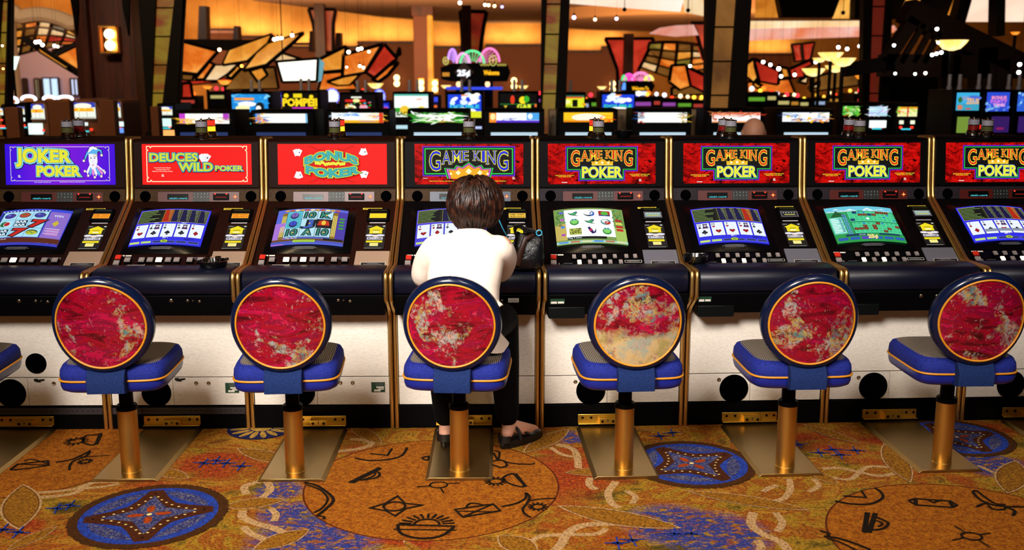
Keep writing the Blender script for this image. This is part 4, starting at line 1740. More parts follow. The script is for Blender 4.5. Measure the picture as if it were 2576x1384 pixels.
    if spec.get('barcode'):
        ar = Art(DOOR, n0=.0008)
        ar.rect(.250, .004, .293, .019, M_PAPER)
        ar.up()
        for i in range(10):
            ar.rect(.254 + i * .0036, .006, .2555 + i * .0036, .014, M_INK)
        ar.build('barcode_label', root)
    if spec.get('torn'):
        ar = Art(DOOR, n0=.0008)
        rnd = random.Random(k)
        u0, z0 = spec['torn']
        f = .554 - z0
        ar.poly([(u0, f), (u0 + .018, f - .003), (u0 + .022, f + .002), (u0 + .048, f - .001), (u0 + .052, f + .006), (u0 + .030, f + .012), (u0 + .034, f + .017), (u0 + .012, f + .014), (u0 + .004, f + .010)], M_INK)
        ar.build('torn_label', root)
    # toe kick
    m = MB()
    m.box((0, .012, .0545), (2 * dw + .02, .028, .105), M_BLACK)
    tk = m.build('toe_kick', root, .002)
    if k <= 2:
        m = MB()
        m.box((0, -.003, .086), (2 * dw, .004, .030), mat('vent_strip_grey', '#2a2426', .5))
        for i in range(26):
            m.box((-dw + .02 + i * (2 * dw - .04) / 25, -.0055, .088), (.010, .002, .005), M_INK)
        m.build('vent_strip', tk)
    # pair of candle lamps on the roof, one behind the other
    lx = spec.get('candle', -.035)
    hub = MB()
    hub.box((lx, .66, 1.267), (.080, .22, .006), M_BLACK)
    hb = hub.build('lamp_plinth', root, .001)
    for y, lens, f in ((.59, M_LENS_GRN, 0), (.725, M_LENS_RED, 1)):
        h = MB()
        candle(root, y, lens, spec.get('lit') == f)
        root.children[-1].location.x = lx
    return root


SPECS = [
    dict(sign=sign_joker, screen=screen_fruit, bill='orange', label='video poker machine with a purple joker sign and a fruit game screen', screws=((.097, .215), (.150, .216)), torn=(.007, .235), candle=-.045),
    dict(sign=sign_deuces, screen=lambda a: screen_poker(a, '4hJc5sKc7d', 0, held=(1, 3)), bill='orange', label='video poker machine with a red deuces wild sign in a white frame', screws=((.084, .214), (.139, .214)), cert=(.212, .215, .273, .168), torn=(-.013, .237), candle=-.044, lit=1),
    dict(sign=sign_bonus, screen=screen_egypt, bill='yellow', label='video poker machine with a red bonus poker sign and teal lettering', screws=((.084, .214), (.139, .214)), cert=(.222, .216, .283, .169), barcode=True, candle=-.03, lit=1),
    dict(sign=sign_king, screen=lambda a: screen_poker(a, '4hKd3sTc9s', 9, '#4a40e0', held=()), bill='amber', label='video poker machine the woman plays, with blue lettering over a gold crown', barcode=True, apron_label=(.184, .626, .230, .606, 'w'), candle=-.023),
    dict(sign=sign_king_poker, screen=screen_birds, bill='grey', label='black video poker machine showing a parrot game on a white grid', apron_label=(-.293, .622, -.230, .597, 'g'), candle=-.014, lit=1),
    dict(sign=sign_king_poker, screen=lambda a: screen_poker(a, 'QcThd3hKhAc'.replace('d3', '3'), 3), bill='grey', label='black video poker machine whose blue screen shows three heart cards', apron_label=(-.303, .625, -.245, .600, 'g'), candle=-.003),
    dict(sign=sign_king_poker, screen=screen_keno, bill='grey', label='black video poker machine with a green keno number grid on screen', candle=.002),
    dict(sign=sign_king_poker, screen=lambda a: screen_poker(a, '2d5sAh6s2s', 3, winner=True), bill='grey', label='black video poker machine cut off at the right edge of the photo', candle=.002),
]
for _k, _s in enumerate(SPECS, 1):
    machine(_k, _s)
# ------------------------------------------------------------------ swivel stools on brass floor plates
M_FABRIC = mat('royal_blue_upholstery', '#1c2a9c', .8, spec=.2)
_t = NT(M_FABRIC)
_v = _t.coord('Object', (1, 1, 6))
_n = _t.noise(_v, 90, 4, .7)
_t.base(_t.ramp(_n, [(.35, '#0e1656'), (.65, '#1f2d8c')]))
_t.bump(_t.noise(_t.coord('Object'), 420, 2), .3, .002)
M_DENIM = mat('dark_blue_weave', '#142858', .85, spec=.15)
_t = NT(M_DENIM)
_t.base(_t.ramp(_t.noise(_t.coord('Object'), 380, 3, .8), [(.38, '#0b173c'), (.62, '#192f62')]))
M_SEATVINYL = mat('blue_seat_vinyl', '#101e74', .34)
M_SHELL = mat('navy_back_vinyl', '#08132f', .22)
M_PIPING = mat('amber_piping', '#c8821c', .4)
M_RIB = mat('ribbed_seat_cloth', '#6a6258', .85, spec=.15)
_t = NT(M_RIB)
_c = _t.n('ShaderNodeTexCoord')
_s = _t.n('ShaderNodeSeparateXYZ')
_t.l(_c.outputs['Object'], _s.inputs[0])
_w = _t.math('SINE', _t.math('MULTIPLY', _s.outputs['X'], 900))
_t.base(_t.ramp(_t.math('ADD', _t.math('MULTIPLY', _w, .5), .5), [(.3, '#34302e'), (.62, '#8c8072')]))
def back_material(name, pale_below=False):
    m = mat(name, '#8a1030', .16, coat=.6)
    _t = NT(m)
    _v = _t.coord('Object', (1, 1, 1), True)
    _vh = _t.coord('Object', (1, 1, 3.2), True)
    _c = _t.ramp(_t.noise(_vh, 6, 6, .68, .7), [(.30, '#2c0410'), (.40, '#6a0820'), (.48, '#a80a2c'), (.54, '#780c38'), (.60, '#c81048'), (.68, '#8a1450'), (.76, '#e03a78')])
    _g = _t.ramp(_t.noise(_v, 7.5, 5, .70, .4), [(.545, 0.), (.60, 1.)])
    if pale_below:
        sx = _t.n('ShaderNodeSeparateXYZ')
        _t.l(_t.coord('Object'), sx.inputs[0])
        lowm = _t.math('SUBTRACT', .655, _t.math('ADD', sx.outputs['Z'], _t.math('MULTIPLY', _t.math('SUBTRACT', _t.noise(_v, 14, 4), .5), .22)))
        _g = _t.math('ADD', _g, _t.math('MULTIPLY', lowm, 22, True), True)
    _h = _t.ramp(_t.noise(_v, 42, 4, .75, 1.5), [(.40, 0.), (.52, 1.)])
    _pc = _t.ramp(_t.noise(_v, 18, 3, .6), [(.36, '#5a9a94'), (.46, '#c0b458'), (.54, '#98c0b4'), (.64, '#d0b898')])
    _c = _t.mix(_t.math('MULTIPLY', _g, _h), _c, _pc)
    if pale_below:
        _pl = _t.math('MULTIPLY', _t.math('MULTIPLY', lowm, 16, True), _t.ramp(_t.noise(_v, 26, 5, .75), [(.36, 0.), (.46, .95)]))
        _c = _t.mix(_pl, _c, _t.ramp(_t.noise(_v, 12, 4, .6), [(.36, '#b8c070'), (.48, '#e0d890'), (.58, '#a8d0b0'), (.68, '#d8c0a0')]))
    _g2 = _t.ramp(_t.noise(_v, 28, 5, .8, 2.), [(.61, 0.), (.66, .85)])
    _c = _t.mix(_g2, _c, '#d0b4a8')
    _c = _t.mix(1.0, _c, '#d8bcc4', 'MULTIPLY')
    _t.base(_c)
    return m


M_BACK = back_material('painted_floral_panel')
M_BACKP = back_material('pale_floral_panel', True)

PLATE_Y0, PLATE_Y1 = -.087, .512


def squircle(w, d, n=44, e=.33, cy=0.):
    out = []
    for i in range(n):
        t = 2 * PI * i / n
        c, s = math.cos(t), math.sin(t)
        out.append((w / 2 * math.copysign(abs(c) ** e, c), cy + d / 2 * math.copysign(abs(s) ** e, s)))
    return out


def back_pt(p, q, n, zc=.663, yc=-.232, tilt=.13):
    ct, st = math.cos(tilt), math.sin(tilt)
    y = yc - q * st - n * ct + 1.15 * p * p
    return Vector((p, y, zc + q * ct - n * st))


def make_stool():
    root = empty('swivel_stool', (0, 0, 0))
    m = MB()
    sec = [(-.133, .0012), (-.118, .013), (.118, .013), (.133, .0012)]
    m.prism([(x, PLATE_Y0, z) for x, z in sec], (0, PLATE_Y1 - PLATE_Y0, 0), M_PLATE)
    m.build('base_plate', root, .001)
    m = MB()
    m.box((0, PLATE_Y1 + .004, .045), (.252, .006, .042), M_BRASSG)
    m.box((0, PLATE_Y1 - .006, .026), (.252, .024, .004), M_BRASSG)
    br = m.build('floor_bracket', root, .001)
    m = MB()
    m.box((.006, PLATE_Y1 - .012, .041), (.074, .028, .026), M_BRASSG)
    for x in (-.018, .030):
        m.rings([[(x + r * math.cos(t), PLATE_Y1 - .026 - d, .040 + r * math.sin(t)) for t in [2 * PI * j / 12 for j in range(12)]] for r, d in ((.0065, 0), (.0065, .0015), (.004, .002))], M_SCREW)
    m.box((.006, PLATE_Y1 - .0262, .044), (.004, .001, .012), M_INK)
    m.build('clevis_block', br, .001)
    for x in (-.105, -.066, .078, .112):
        m = MB()
        m.rings([[(x + r * math.cos(t), PLATE_Y1 + .001 - d, .050 + r * math.sin(t)) for t in [2 * PI * j / 12 for j in range(12)]] for r, d in ((.0062, 0), (.0062, .0015), (.003, .002))], M_SCREW)
        m.build('screw', br)
    m = MB()
    m.lathe([(.0375, .012), (.0375, .274)], M_BRASS2, n=36)
    m.lathe([(.0395, .012), (.0395, .016), (.0375, .018)], M_BRASS2, n=36)
    m.build('post', root)
    m = MB()
    m.lathe([(.040, .270), (.040, .286), (.036, .290), (.027, .290), (.027, .400)], M_BLACK, n=28)
    m.build('gas_column', root)
    # swivelling top
    m = MB()
    rs = []
    for w, d, z in ((.36, .34, .438), (.392, .372, .440), (.398, .378, .452), (.394, .374, .474), (.378, .358, .490), (.345, .325, .498)):
        rs.append([(x, y, z) for x, y in squircle(w, d)])
    m.rings(rs, M_FABRIC)
    cu = m.build('seat_cushion', root, smooth=50)
    m = MB()
    rs = []
    for w, d, z in ((.350, .330, .497), (.325, .305, .5015), (.20, .19, .5035), (.02, .02, .504)):
        rs.append([(x, y, z) for x, y in squircle(w, d)])
    m.rings(rs, M_RIB)
    m.build('ribbed_top', cu, smooth=50)
    m = MB()
    rs = []
    for w, d, z in ((.20, .19, .394), (.30, .28, .389), (.358, .338, .391), (.386, .366, .400), (.396, .376, .416), (.396, .376, .430), (.392, .372, .440)):
        rs.append([(x, y, z) for x, y in squircle(w, d)])
    m.rings(rs, M_SEATVINYL)
    m.build('seat_base', root, smooth=50)
    m = MB()
    P = [Vector((x, y, .439)) for x, y in squircle(.399, .379, 60)]
    rs = []
    for i, p in enumerate(P):
        d = (P[(i + 1) % 60] - P[i - 1]).normalized()
        o = Vector((d.y, -d.x, 0))
        rs.append([p + o * (.0042 * math.cos(t)) + Vector((0, 0, .0042 * math.sin(t))) for t in [2 * PI * j / 8 for j in range(8)]])
    rs.append(rs[0])
    m.rings(rs, M_PIPING, False)
    m.build('seat_piping', root, smooth=60)
    # upholstered strap that carries the back
    m = MB()
    rs = []
    for z, y, t in ((.396, -.188, .030), (.402, -.206, .036), (.45, -.210, .036), (.480, -.196, .028), (.52, -.178, .02)):
        rs.append([(x, y + dy, z) for x, dy in ((-.069, -t / 2), (-.066, -t / 2 - .003), (.066, -t / 2 - .003), (.069, -t / 2), (.069, t / 2), (-.069, t / 2))])
    m.rings(rs, M_DENIM)
    m.build('back_bracket', root, smooth=40)
    m = MB()
    ring = lambda r, n, k=56: [back_pt(r * math.cos(2 * PI * i / k), r * math.sin(2 * PI * i / k), n) for i in range(k)]
    m.rings([ring(r, n) for r, n in ((.145, .010), (.156, .014), (.166, .016), (.176, .013), (.182, .006), (.185, -.006), (.184, -.018), (.176, -.030), (.160, -.037), (.12, -.040), (.04, -.041))], M_SHELL)
    bs = m.build('back_shell', root, smooth=60)
    m = MB()
    m.rings([ring(r, n) for r, n in ((.1590, .012), (.1585, .0150), (.15, .0162), (.12, .0172), (.08, .018), (.04, .0185), (.005, .0185))], M_BACK)
    m.build('back_panel', bs, smooth=60)
    m = MB()
    rs = []
    for i in range(61):
        a = 2 * PI * i / 60
        rs.append([back_pt((.1605 + .0038 * math.cos(t)) * math.cos(a), (.1605 + .0038 * math.cos(t)) * math.sin(a), .0165 + .0038 * math.sin(t)) for t in [2 * PI * j / 8 for j in range(8)]])
    m.rings(rs, M_PIPING, False)
    m.build('back_piping', bs, smooth=60)
    return root


M_PLATE = mat('satin_brass_plate', '#a08450', .36, 1.)
M_BRASSG = mat('gold_bracket', '#e0b850', .34, 1.)
M_SCREW = mat('dark_screw', '#3a2a12', .35, 1.)
SWIVEL = ('seat_cushion', 'seat_base', 'seat_piping', 'back_bracket', 'back_shell')
STOOLS = [
    (-2.171, 3.793, A1, 3, 'blue stool cut off at the left edge of the photo'),
    (-1.517, 3.800, A1, 3.5, 'round-backed blue stool on a brass post between the joker and deuces wild machines'),
    (-.864, 3.800, A1, 3.9, 'round-backed blue stool on a brass post in front of the bonus poker machine'),
    (-.209, 3.812, A1, -4.3, 'round-backed blue stool on a brass post with the woman seated on it'),
    (.448, 3.829, A2, 1.3, 'round-backed blue stool with mostly pale yellow and green lower back panel'),
    (1.102, 3.854, A2, -.5, 'round-backed blue stool on a brass post before the three hearts machine'),
    (1.752, 3.896, A2, -1.2, 'round-backed blue stool on a brass post farthest right, beside the keno machine'),
    (2.405, 3.925, A2, 0, 'stool beyond the right edge with only its gold floor bracket showing'),
]
_proto = make_stool()
for _i, (_x, _y, _a, _yaw, _lab) in enumerate(STOOLS):
    _o = _proto if _i == 0 else copy_tree(_proto)
    _o.location = (_x, _y, .0)
    _o.rotation_euler = (0, 0, _a)
    tag(_o, _lab, 'stool', 'swivel stools in front of the machines')
    for _c in _o.children:
        if _c.name.split('.')[0] in SWIVEL:
            _c.rotation_euler = (0, 0, math.radians(_yaw))
        for _g in _c.children:
            if _i == 4 and _g.name.startswith('back_panel'):
                _g.data = _g.data.copy()
                _g.data.materials[0] = M_BACKP
# ------------------------------------------------------------------ the seated woman
M_SKIN = mat('skin', '#d0967a', .5)
M_KNIT = mat('cream_knit', '#efdfd0', .85, spec=.1)
_t = NT(M_KNIT)
_v = _t.coord('Object', (1, 1, 1))
_t.bump(_t.math('ADD', _t.noise(_t.coord('Object', (1, 1, 3)), 240, 3), _t.math('MULTIPLY', _t.noise(_v, 14, 3), 2.2)), .30, .004)
M_TROUSER = mat('black_trousers', '#040405', .85, spec=.12)
M_SHOE = mat('black_shoe_leather', '#050505', .45)
M_HAIR = mat('dark_brown_hair', '#1c0a06', .45, spec=.4)
_t = NT(M_HAIR)
_v = _t.coord('Object')
_t.base(_t.ramp(_t.noise(_v, 34, 4, .7), [(.36, '#090302'), (.5, '#1e0c06'), (.64, '#452010')]))
M_EYE = mat('eye_white', '#d8d4cc', .2)
M_LIP = mat('lips', '#a0504a', .4)


def ell(c, rx, ry, tilt=0., n=22, e=1.0):
    """horizontal section tilted forward; squarish when e<1"""
    out = []
    for i in range(n):
        t = 2 * PI * i / n
        x = rx * math.copysign(abs(math.cos(t)) ** e, math.cos(t))
        y = ry * math.copysign(abs(math.sin(t)) ** e, math.sin(t))
        out.append(Vector((c[0] + x, c[1] + y * math.cos(tilt), c[2] - y * math.sin(tilt))))
    return out


def limb(m, pts, rad, mt, n=16):
    P = smooth_line3(pts, 5)
    k = (len(P) - 1)
    R = []
    for i in range(len(P)):
        t = i / k * (len(rad) - 1)
        j = min(int(t), len(rad) - 2)
        R.append(rad[j] + (rad[j + 1] - rad[j]) * (t - j))
    m.tube(P, R, mt, n)
    for e in (0, -1):
        m.ball(P[e], R[e] * .98, mt, 14, 8)


def smooth_line3(P, k=6):
    P = [Vector(p) for p in P]
    out = []
    for i in range(len(P) - 1):
        p0, p1, p2, p3 = P[max(i - 1, 0)], P[i], P[i + 1], P[min(i + 2, len(P) - 1)]
        for j in range(k):
            t = j / k
            out.append(.5 * ((2 * p1) + (p2 - p0) * t + (2 * p0 - 5 * p1 + 4 * p2 - p3) * t * t + (3 * p1 - p0 - 3 * p2 + p3) * t ** 3))
    out.append(P[-1])
    return out


def skin_over(o, voxel, smooth=6, fac=.5):
    r = o.modifiers.new('one_surface', 'REMESH')
    r.mode = 'VOXEL'
    r.voxel_size = voxel
    r.use_smooth_shade = True
    s = o.modifiers.new('soften', 'SMOOTH')
    s.iterations = smooth
    s.factor = fac


W0 = Vector((-.209, 3.812, 0))          # stool axis
HEADC = Vector((-.150, 3.985, 1.052))
SHL, SHR = Vector((-.296, 3.885, .905)), Vector((-.044, 3.890, .900))
ELL, ELR = Vector((-.352, 4.000, .775)), Vector((-.050, 4.060, .785))
WRL, WRR = Vector((-.300, 4.270, .800)), Vector((-.085, 4.290, .806))
HIPL, HIPR = Vector((-.285, 3.850, .575)), Vector((-.120, 3.850, .575))
KNL, KNR = Vector((-.300, 4.085, .565)), Vector((-.038, 4.060, .575))
ANL, ANR = Vector((-.285, 4.120, .105)), Vector((-.020, 4.125, .105))
HEL, HER = Vector((-.285, 4.085, .02)), Vector((-.020, 4.095, .02))
TOL, TOR = Vector((-.262, 4.265, .02)), Vector((.085, 4.195, .02))

b = MB()
# head with face turned to the screen (away from the photographer), neck, trunk
b.ball(HEADC, (.074, .094, .104), M_SKIN, 24, 16)
b.ball(HEADC + Vector((0, .045, -.045)), (.056, .056, .066), M_SKIN, 20, 12)
b.ball(HEADC + Vector((0, .103, -.012)), (.0115, .016, .020), M_SKIN, 12, 8)
b.ball(HEADC + Vector((0, .090, .012)), (.009, .014, .028), M_SKIN, 12, 8)
for s in (-1, 1):
    b.ball(HEADC + Vector((s * .030, .078, .030)), (.026, .016, .010), M_SKIN, 12, 8)
    b.ball(HEADC + Vector((s * .076, .004, -.005)), (.010, .020, .030), M_SKIN, 12, 8)
    b.ball(HEADC + Vector((s * .036, .072, -.022)), (.022, .018, .020), M_SKIN, 12, 8)
b.ball(HEADC + Vector((0, .088, -.052)), (.022, .014, .011), M_SKIN, 12, 8)
b.ball(HEADC + Vector((0, .082, -.080)), (.018, .018, .014), M_SKIN, 12, 8)
limb(b, [HEADC + Vector((-.005, -.01, -.05)), HEADC + Vector((-.010, -.04, -.12)), Vector((-.168, 3.905, .890))], [.050, .050, .062], M_SKIN)
b.rings([ell(c, rx, ry, t, e=.9) for c, rx, ry, t in (((-.203, 3.835, .53), .150, .105, 0), ((-.203, 3.832, .62), .140, .10, .05), ((-.190, 3.845, .72), .125, .090, .1), ((-.178, 3.865, .82), .140, .088, .2), ((-.168, 3.885, .895), .120, .070, .25))], M_SKIN)
for sh, el, wr in ((SHL, ELL, WRL), (SHR, ELR, WRR)):
    limb(b, [sh, (sh + el) / 2 + Vector((0, -.005, 0)), el, (el + wr) / 2, wr], [.048, .042, .038, .032, .022], M_SKIN)


def hand(m, wr, d, side, press):
    """palm, four fingers of their own lengths bent at the knuckles, thumb from the side of the palm"""
    d = d.normalized()
    r = Vector((d.y, -d.x, 0)).normalized()
    u = r.cross(d).normalized()
    if u.z < 0:
        u = -u
    pal = wr + d * .046
    M = Matrix((r, d, u)).transposed()
    m.ball(pal, (.036, .046, .014), M_SKIN, 18, 10, M)
    m.ball(wr + d * .074, (.036, .016, .0125), M_SKIN, 16, 8, M)
    for k, (off, L) in enumerate(((-.0265, .064), (-.009, .074), (.009, .070), (.0255, .055))):
        if side < 0:
            off = -off
        kn = wr + d * (.083 - .006 * abs(k - 1.2)) + r * off + u * .002
        dr = (d + r * off * 3).normalized()
        bend = (.10, .45, .80) if k != press else (.15, .7, 1.1)
        p = [kn]
        for q, f in zip(bend, (.44, .30, .26)):
            p.append(p[-1] + (dr * math.cos(q) - u * math.sin(q)) * L * f)
        m.tube(smooth_line3(p, 3), [.0085, .0084, .0083, .008, .008, .0078, .0074, .007, .0066, .0058], M_SKIN, 10)
        m.ball(p[-1], .0058, M_SKIN, 10, 6)
        m.ball(kn, .0092, M_SKIN, 10, 6)
    sd = r * (-side)
    t0 = wr + d * .022 + sd * .026
    p = [t0, t0 + sd * .016 + d * .020 - u * .004, t0 + sd * .024 + d * .046 - u * .008, t0 + sd * .022 + d * .066 - u * .014]
    m.tube(smooth_line3(p, 3), [.0125, .0120, .0115, .0105, .0100, .0096, .0092, .0086, .0078, .0064], M_SKIN, 10)
    m.ball(p[-1], .0064, M_SKIN, 10, 6)


hand(b, WRL, Vector((.18, 1, .10)), -1, 1)
hand(b, WRR, Vector((-.22, 1, .08)), 1, 0)
for hip, kn, an, he, to in ((HIPL, KNL, ANL, HEL, TOL), (HIPR, KNR, ANR, HER, TOR)):
    limb(b, [hip, (hip + kn) / 2, kn], [.078, .070, .055], M_SKIN)
    limb(b, [kn, kn * .6 + an * .4 + Vector((0, -.012, 0)), an], [.052, .048, .030], M_SKIN)
    d = (to - he).normalized()
    limb(b, [he + Vector((0, 0, .045)), an + d * .02 - Vector((0, 0, .028)), he + d * .10 + Vector((0, 0, .040)), he + d * .165 + Vector((0, 0, .022))], [.026, .032, .028, .018], M_SKIN)
    for k in range(5):
        sdv = Vector((-d.y, d.x, 0))
        q = he + d * (.172 - .005 * k) + sdv * ((k - 2) * .011) + Vector((0, 0, .018))
        b.ball(q, (.008, .008, .007), M_SKIN, 8, 6)
PER = b.build('person', smooth=60)
skin_over(PER, .0045, 5)
tag(PER, 'woman with short dark brown hair in a cream sweater seated at a machine', 'person')
m = MB()
for s in (-1, 1):
    m.ball(HEADC + Vector((s * .030, .084, .014)), (.012, .010, .009), M_EYE, 12, 8)
    m.ball(HEADC + Vector((s * .030, .0925, .014)), (.005, .003, .005), M_INK, 10, 6)
m.build('eye_pair', PER)
m = MB()
m.ball(HEADC + Vector((0, .0985, -.050)), (.017, .005, .004), M_LIP, 12, 6)
m.ball(HEADC + Vector((0, .0975, -.058)), (.015, .005, .0045), M_LIP, 12, 6)
m.build('mouth', PER)

# sweater: hunched back, sleeves to the wrists, hem flaring over the hips
s_ = MB()
sec = [((-.196, 3.835, .555), .158, .125, 0), ((-.196, 3.832, .60), .150, .118, .0), ((-.196, 3.828, .66), .144, .112, .03), ((-.196, 3.835, .70), .147, .112, .06), ((-.190, 3.842, .745), .142, .108, .10), ((-.184, 3.850, .80), .146, .104, .16), ((-.175, 3.864, .86), .146, .094, .24), ((-.170, 3.878, .905), .128, .082, .30), ((-.164, 3.890, .938), .098, .070, .35), ((-.160, 3.912, .962), .060, .058, .35)]
s_.rings([ell(c, rx, ry, t, 36, .88) for c, rx, ry, t in sec], M_KNIT)
limb(s_, [Vector((-.255, 3.872, .895)), SHL + Vector((.004, 0, -.008)), (SHL + ELL) / 2 + Vector((-.008, -.012, 0)), ELL + Vector((.0, -.010, -.006)), (ELL + WRL) / 2 + Vector((0, .0, -.006)), WRL - Vector((-.002, .012, .003))], [.052, .057, .056, .053, .046, .034], M_KNIT)
limb(s_, [Vector((-.085, 3.872, .895)), SHR + Vector((-.006, 0, -.008)), (SHR + ELR) / 2 + Vector((.012, -.012, 0)), ELR + Vector((.0, -.010, -.006)), (ELR + WRR) / 2, WRR - Vector((.002, .012, .003))], [.052, .056, .056, .050, .044, .034], M_KNIT)
s_.ball((-.282, 3.800, .735), (.052, .030, .018), M_KNIT, 16, 8)
s_.ball((-.090, 3.800, .690), (.060, .028, .014), M_KNIT, 16, 8)
s_.ball((-.345, 3.972, .748), (.040, .030, .020), M_KNIT, 16, 8)
sw = s_.build('sweater', PER, smooth=60)
skin_over(sw, .0065, 7)
# hem that hangs clear of the hips on the right
h = MB()
n = 40
rs = []
for z, rx, ry, j in ((.66, .146, .114, 0), (.60, .150, .119, .0), (.555, .158, .127, .004), (.520, .166, .134, .007), (.521, .161, .129, .007), (.56, .153, .122, .004)):
    r = []
    for i in range(n):
        t = 2 * PI * i / n
        w = 1 + j * 5 * math.sin(7 * t) / 1.0
        r.append(Vector((-.194 + rx * w * math.cos(t) + (.014 if math.cos(t) > .5 and z < .54 else 0), 3.832 + ry * w * math.sin(t), z + (.010 * math.sin(3 * t) if z < .53 else 0))))
    rs.append(r)
h.rings(rs, M_KNIT, False)
h.build('sweater_hem', sw, smooth=60)

t_ = MB()
t_.rings([ell(c, rx, ry, 0, 26, .9) for c, rx, ry in (((-.203, 3.842, .508), .150, .120), ((-.203, 3.84, .55), .158, .125), ((-.203, 3.838, .62), .140, .104))], M_TROUSER)
for hip, kn, an in ((HIPL, KNL, ANL), (HIPR, KNR, ANR)):
    limb(t_, [hip + Vector((0, 0, .005)), (hip + kn) / 2 + Vector((0, 0, .010)), kn], [.088, .080, .066], M_TROUSER)
    limb(t_, [kn, kn * .62 + an * .38 + Vector((0, -.012, 0)), kn * .3 + an * .7, an + Vector((0, .0, .03))], [.066, .062, .056, .050], M_TROUSER)
tr = t_.build('trousers', PER, smooth=60)
skin_over(tr, .007, 5)

for he, to, an in ((HEL, TOL, ANL), (HER, TOR, ANR)):
    d = (to - he).normalized()
    sdv = Vector((-d.y, d.x, 0))
    z0 = .0145 if he is HEL else .002
    sh = MB()

    def ol(k, z, grow=0., f0=-.04, f1=.205):
        out = []
        for i in range(28):
            a = 2 * PI * i / 28
            x = math.cos(a)
            w = (.034 + .006 * x - .010 * (x < -.5) * (abs(x) - .5)) * abs(math.sin(a)) ** .75
            out.append(he + d * ((f0 + f1) / 2 + (f1 - f0) / 2 * x * k) + sdv * (math.copysign(w, math.sin(a)) * k + 0) + Vector((0, 0, z - he.z)))
        return out
    sh.rings([ol(.96, z0), ol(1.0, z0 + .012), ol(1.0, z0 + .022), ol(.97, z0 + .030)], M_SHOE)
    # heel cup and toe box
    sh.rings([[he + d * (-.012 + .030 * math.cos(a) * k) + sdv * (.034 * math.sin(a) * k) + Vector((0, 0, z - he.z)) for a in [PI * .5 + PI * i / 14 for i in range(15)]] for k, z in ((1.02, z0 + .028), (1.0, z0 + .052), (.96, z0 + .060))], M_SHOE, False, False)
    sh.ball(he + d * .150 + Vector((0, 0, z0 + .030 - he.z)), (.036, .040, .020), M_SHOE, 18, 10, Matrix((sdv, d, Vector((0, 0, 1)))).transposed())
    sb = sh.build('shoe', PER, smooth=50)
    st = MB()
    P = []
    for i in range(13):
        a = PI * i / 12
        P.append(he + d * .045 + sdv * (.037 * math.cos(a)) + Vector((0, 0, z0 + .028 + .050 * math.sin(a) - he.z)))
    st.tube(P, .0075, M_SHOE, 8, True)
    st.tube([he + d * .0 + sdv * .034 + Vector((0, 0, z0 + .05 - he.z)), he + d * .05 + sdv * .012 + Vector((0, 0, z0 + .078 - he.z)), he + d * .10 - sdv * .030 + Vector((0, 0, z0 + .042 - he.z))], .0065, M_SHOE, 8)
    st.build('shoe_strap', sb)

# hair: a rounded bob with a cowlick, built of strand bundles over a base volume
hr = MB()
HC = HEADC + Vector((.0, -.012, .012))
RX, RY, RZ = .106, .120, .110


def hair_pt(th, ph, k=1.0):
    """th from crown down, ph around (0 = right, -pi/2 = back)"""
    x, y, z = math.sin(th) * math.cos(ph), math.sin(th) * math.sin(ph), math.cos(th)
    e = 1 + .05 * math.sin(3 * ph + 1) * math.sin(th)
    z2 = z if z > 0 else z * 1.22
    taper = 1.0 - .16 * max(0, -z) ** 1.5
    dip = -.012 * math.exp(-((x - .0) / .16) ** 2) * max(0, z) ** 4
    return HC + Vector((x * RX * e * taper * k, y * RY * e * taper * k, z2 * RZ * k + dip))


rs = []
for j in range(17):
    th = .02 + (2.35 - .02) * j / 16
    rs.append([hair_pt(th, 2 * PI * i / 40, .95) for i in range(40)])
hr.rings(rs, M_HAIR)
rnd = random.Random(21)
for i in range(420):
    ph = rnd.uniform(-PI * 1.12, PI * .12)
    side = math.cos(ph)
    th0 = rnd.uniform(.12, 1.2)
    th1 = min(2.42, th0 + rnd.uniform(.8, 1.5)) if rnd.random() < .75 else rnd.uniform(2.2, 2.45)
    sw_ = rnd.uniform(-.28, .28)
    k0 = rnd.uniform(.94, 1.04)
    P = []
    for j in range(7):
        t = j / 6
        th = th0 + (th1 - th0) * t
        P.append(hair_pt(th, ph + sw_ * t * t + .06 * math.sin(5 * t + i), k0 + .03 * math.sin(PI * t) + (.03 * t * t if rnd.random() < .3 else 0)))
    w = rnd.uniform(.0035, .0075)
    hr.tube(P, [w * .4, w, w * 1.1, w * 1.1, w, w * .75, w * .2], M_HAIR, 6, True, .55)
for sx in (-1, 1):
    for i in range(26):
        P = [HC + Vector((sx * (.004 + .020 * t + .030 * t * t) + rnd.uniform(-.004, .004), -.045 + .05 * rnd.random() - .05 * t, RZ * (.93 + .12 * math.sin(PI * min(1, t * 1.1)) - .30 * t * t))) for t in [j / 6 for j in range(7)]]
        hr.tube(P, [.002, .006, .007, .007, .006, .004, .001], M_HAIR, 6, True, .55)
hr.build('hair', PER, smooth=50)

# ------------------------------------------------------------------ her handbag, the cord, ashtrays
M_BAG = mat('black_bag_leather', '#07080b', .32)
_t = NT(M_BAG)
_t.bump(_t.noise(_t.coord('Object'), 38, 4, .6), .5, .01)
M_BAGBR = mat('brown_bag_leather', '#2c140a', .4)
bag = empty('handbag', (.062, 4.255, .751), .03, 'black slouchy leather handbag resting on the armrest beside the woman', 'handbag')
m = MB()
rs = []
for z, w, d, x in ((.0, .060, .040, 0), (.012, .070, .050, 0), (.05, .072, .052, .002), (.095, .066, .044, .006), (.13, .058, .030, .010), (.150, .052, .016, .012), (.146, .046, .010, .012)):
    r = []
    for i in range(36):
        t = 2 * PI * i / 36
        k = 1 + .05 * math.sin(9 * t + z * 60) * (z > .01)
        r.append((x + w * k * math.copysign(abs(math.cos(t)) ** .7, math.cos(t)), d * k * math.copysign(abs(math.sin(t)) ** .8, math.sin(t)), z + .010 * math.sin(2 * t + 1) * (z > .1)))
    rs.append(r)
m.rings(rs, M_BAG)
m.build('bag_body', bag, smooth=60)
m = MB()
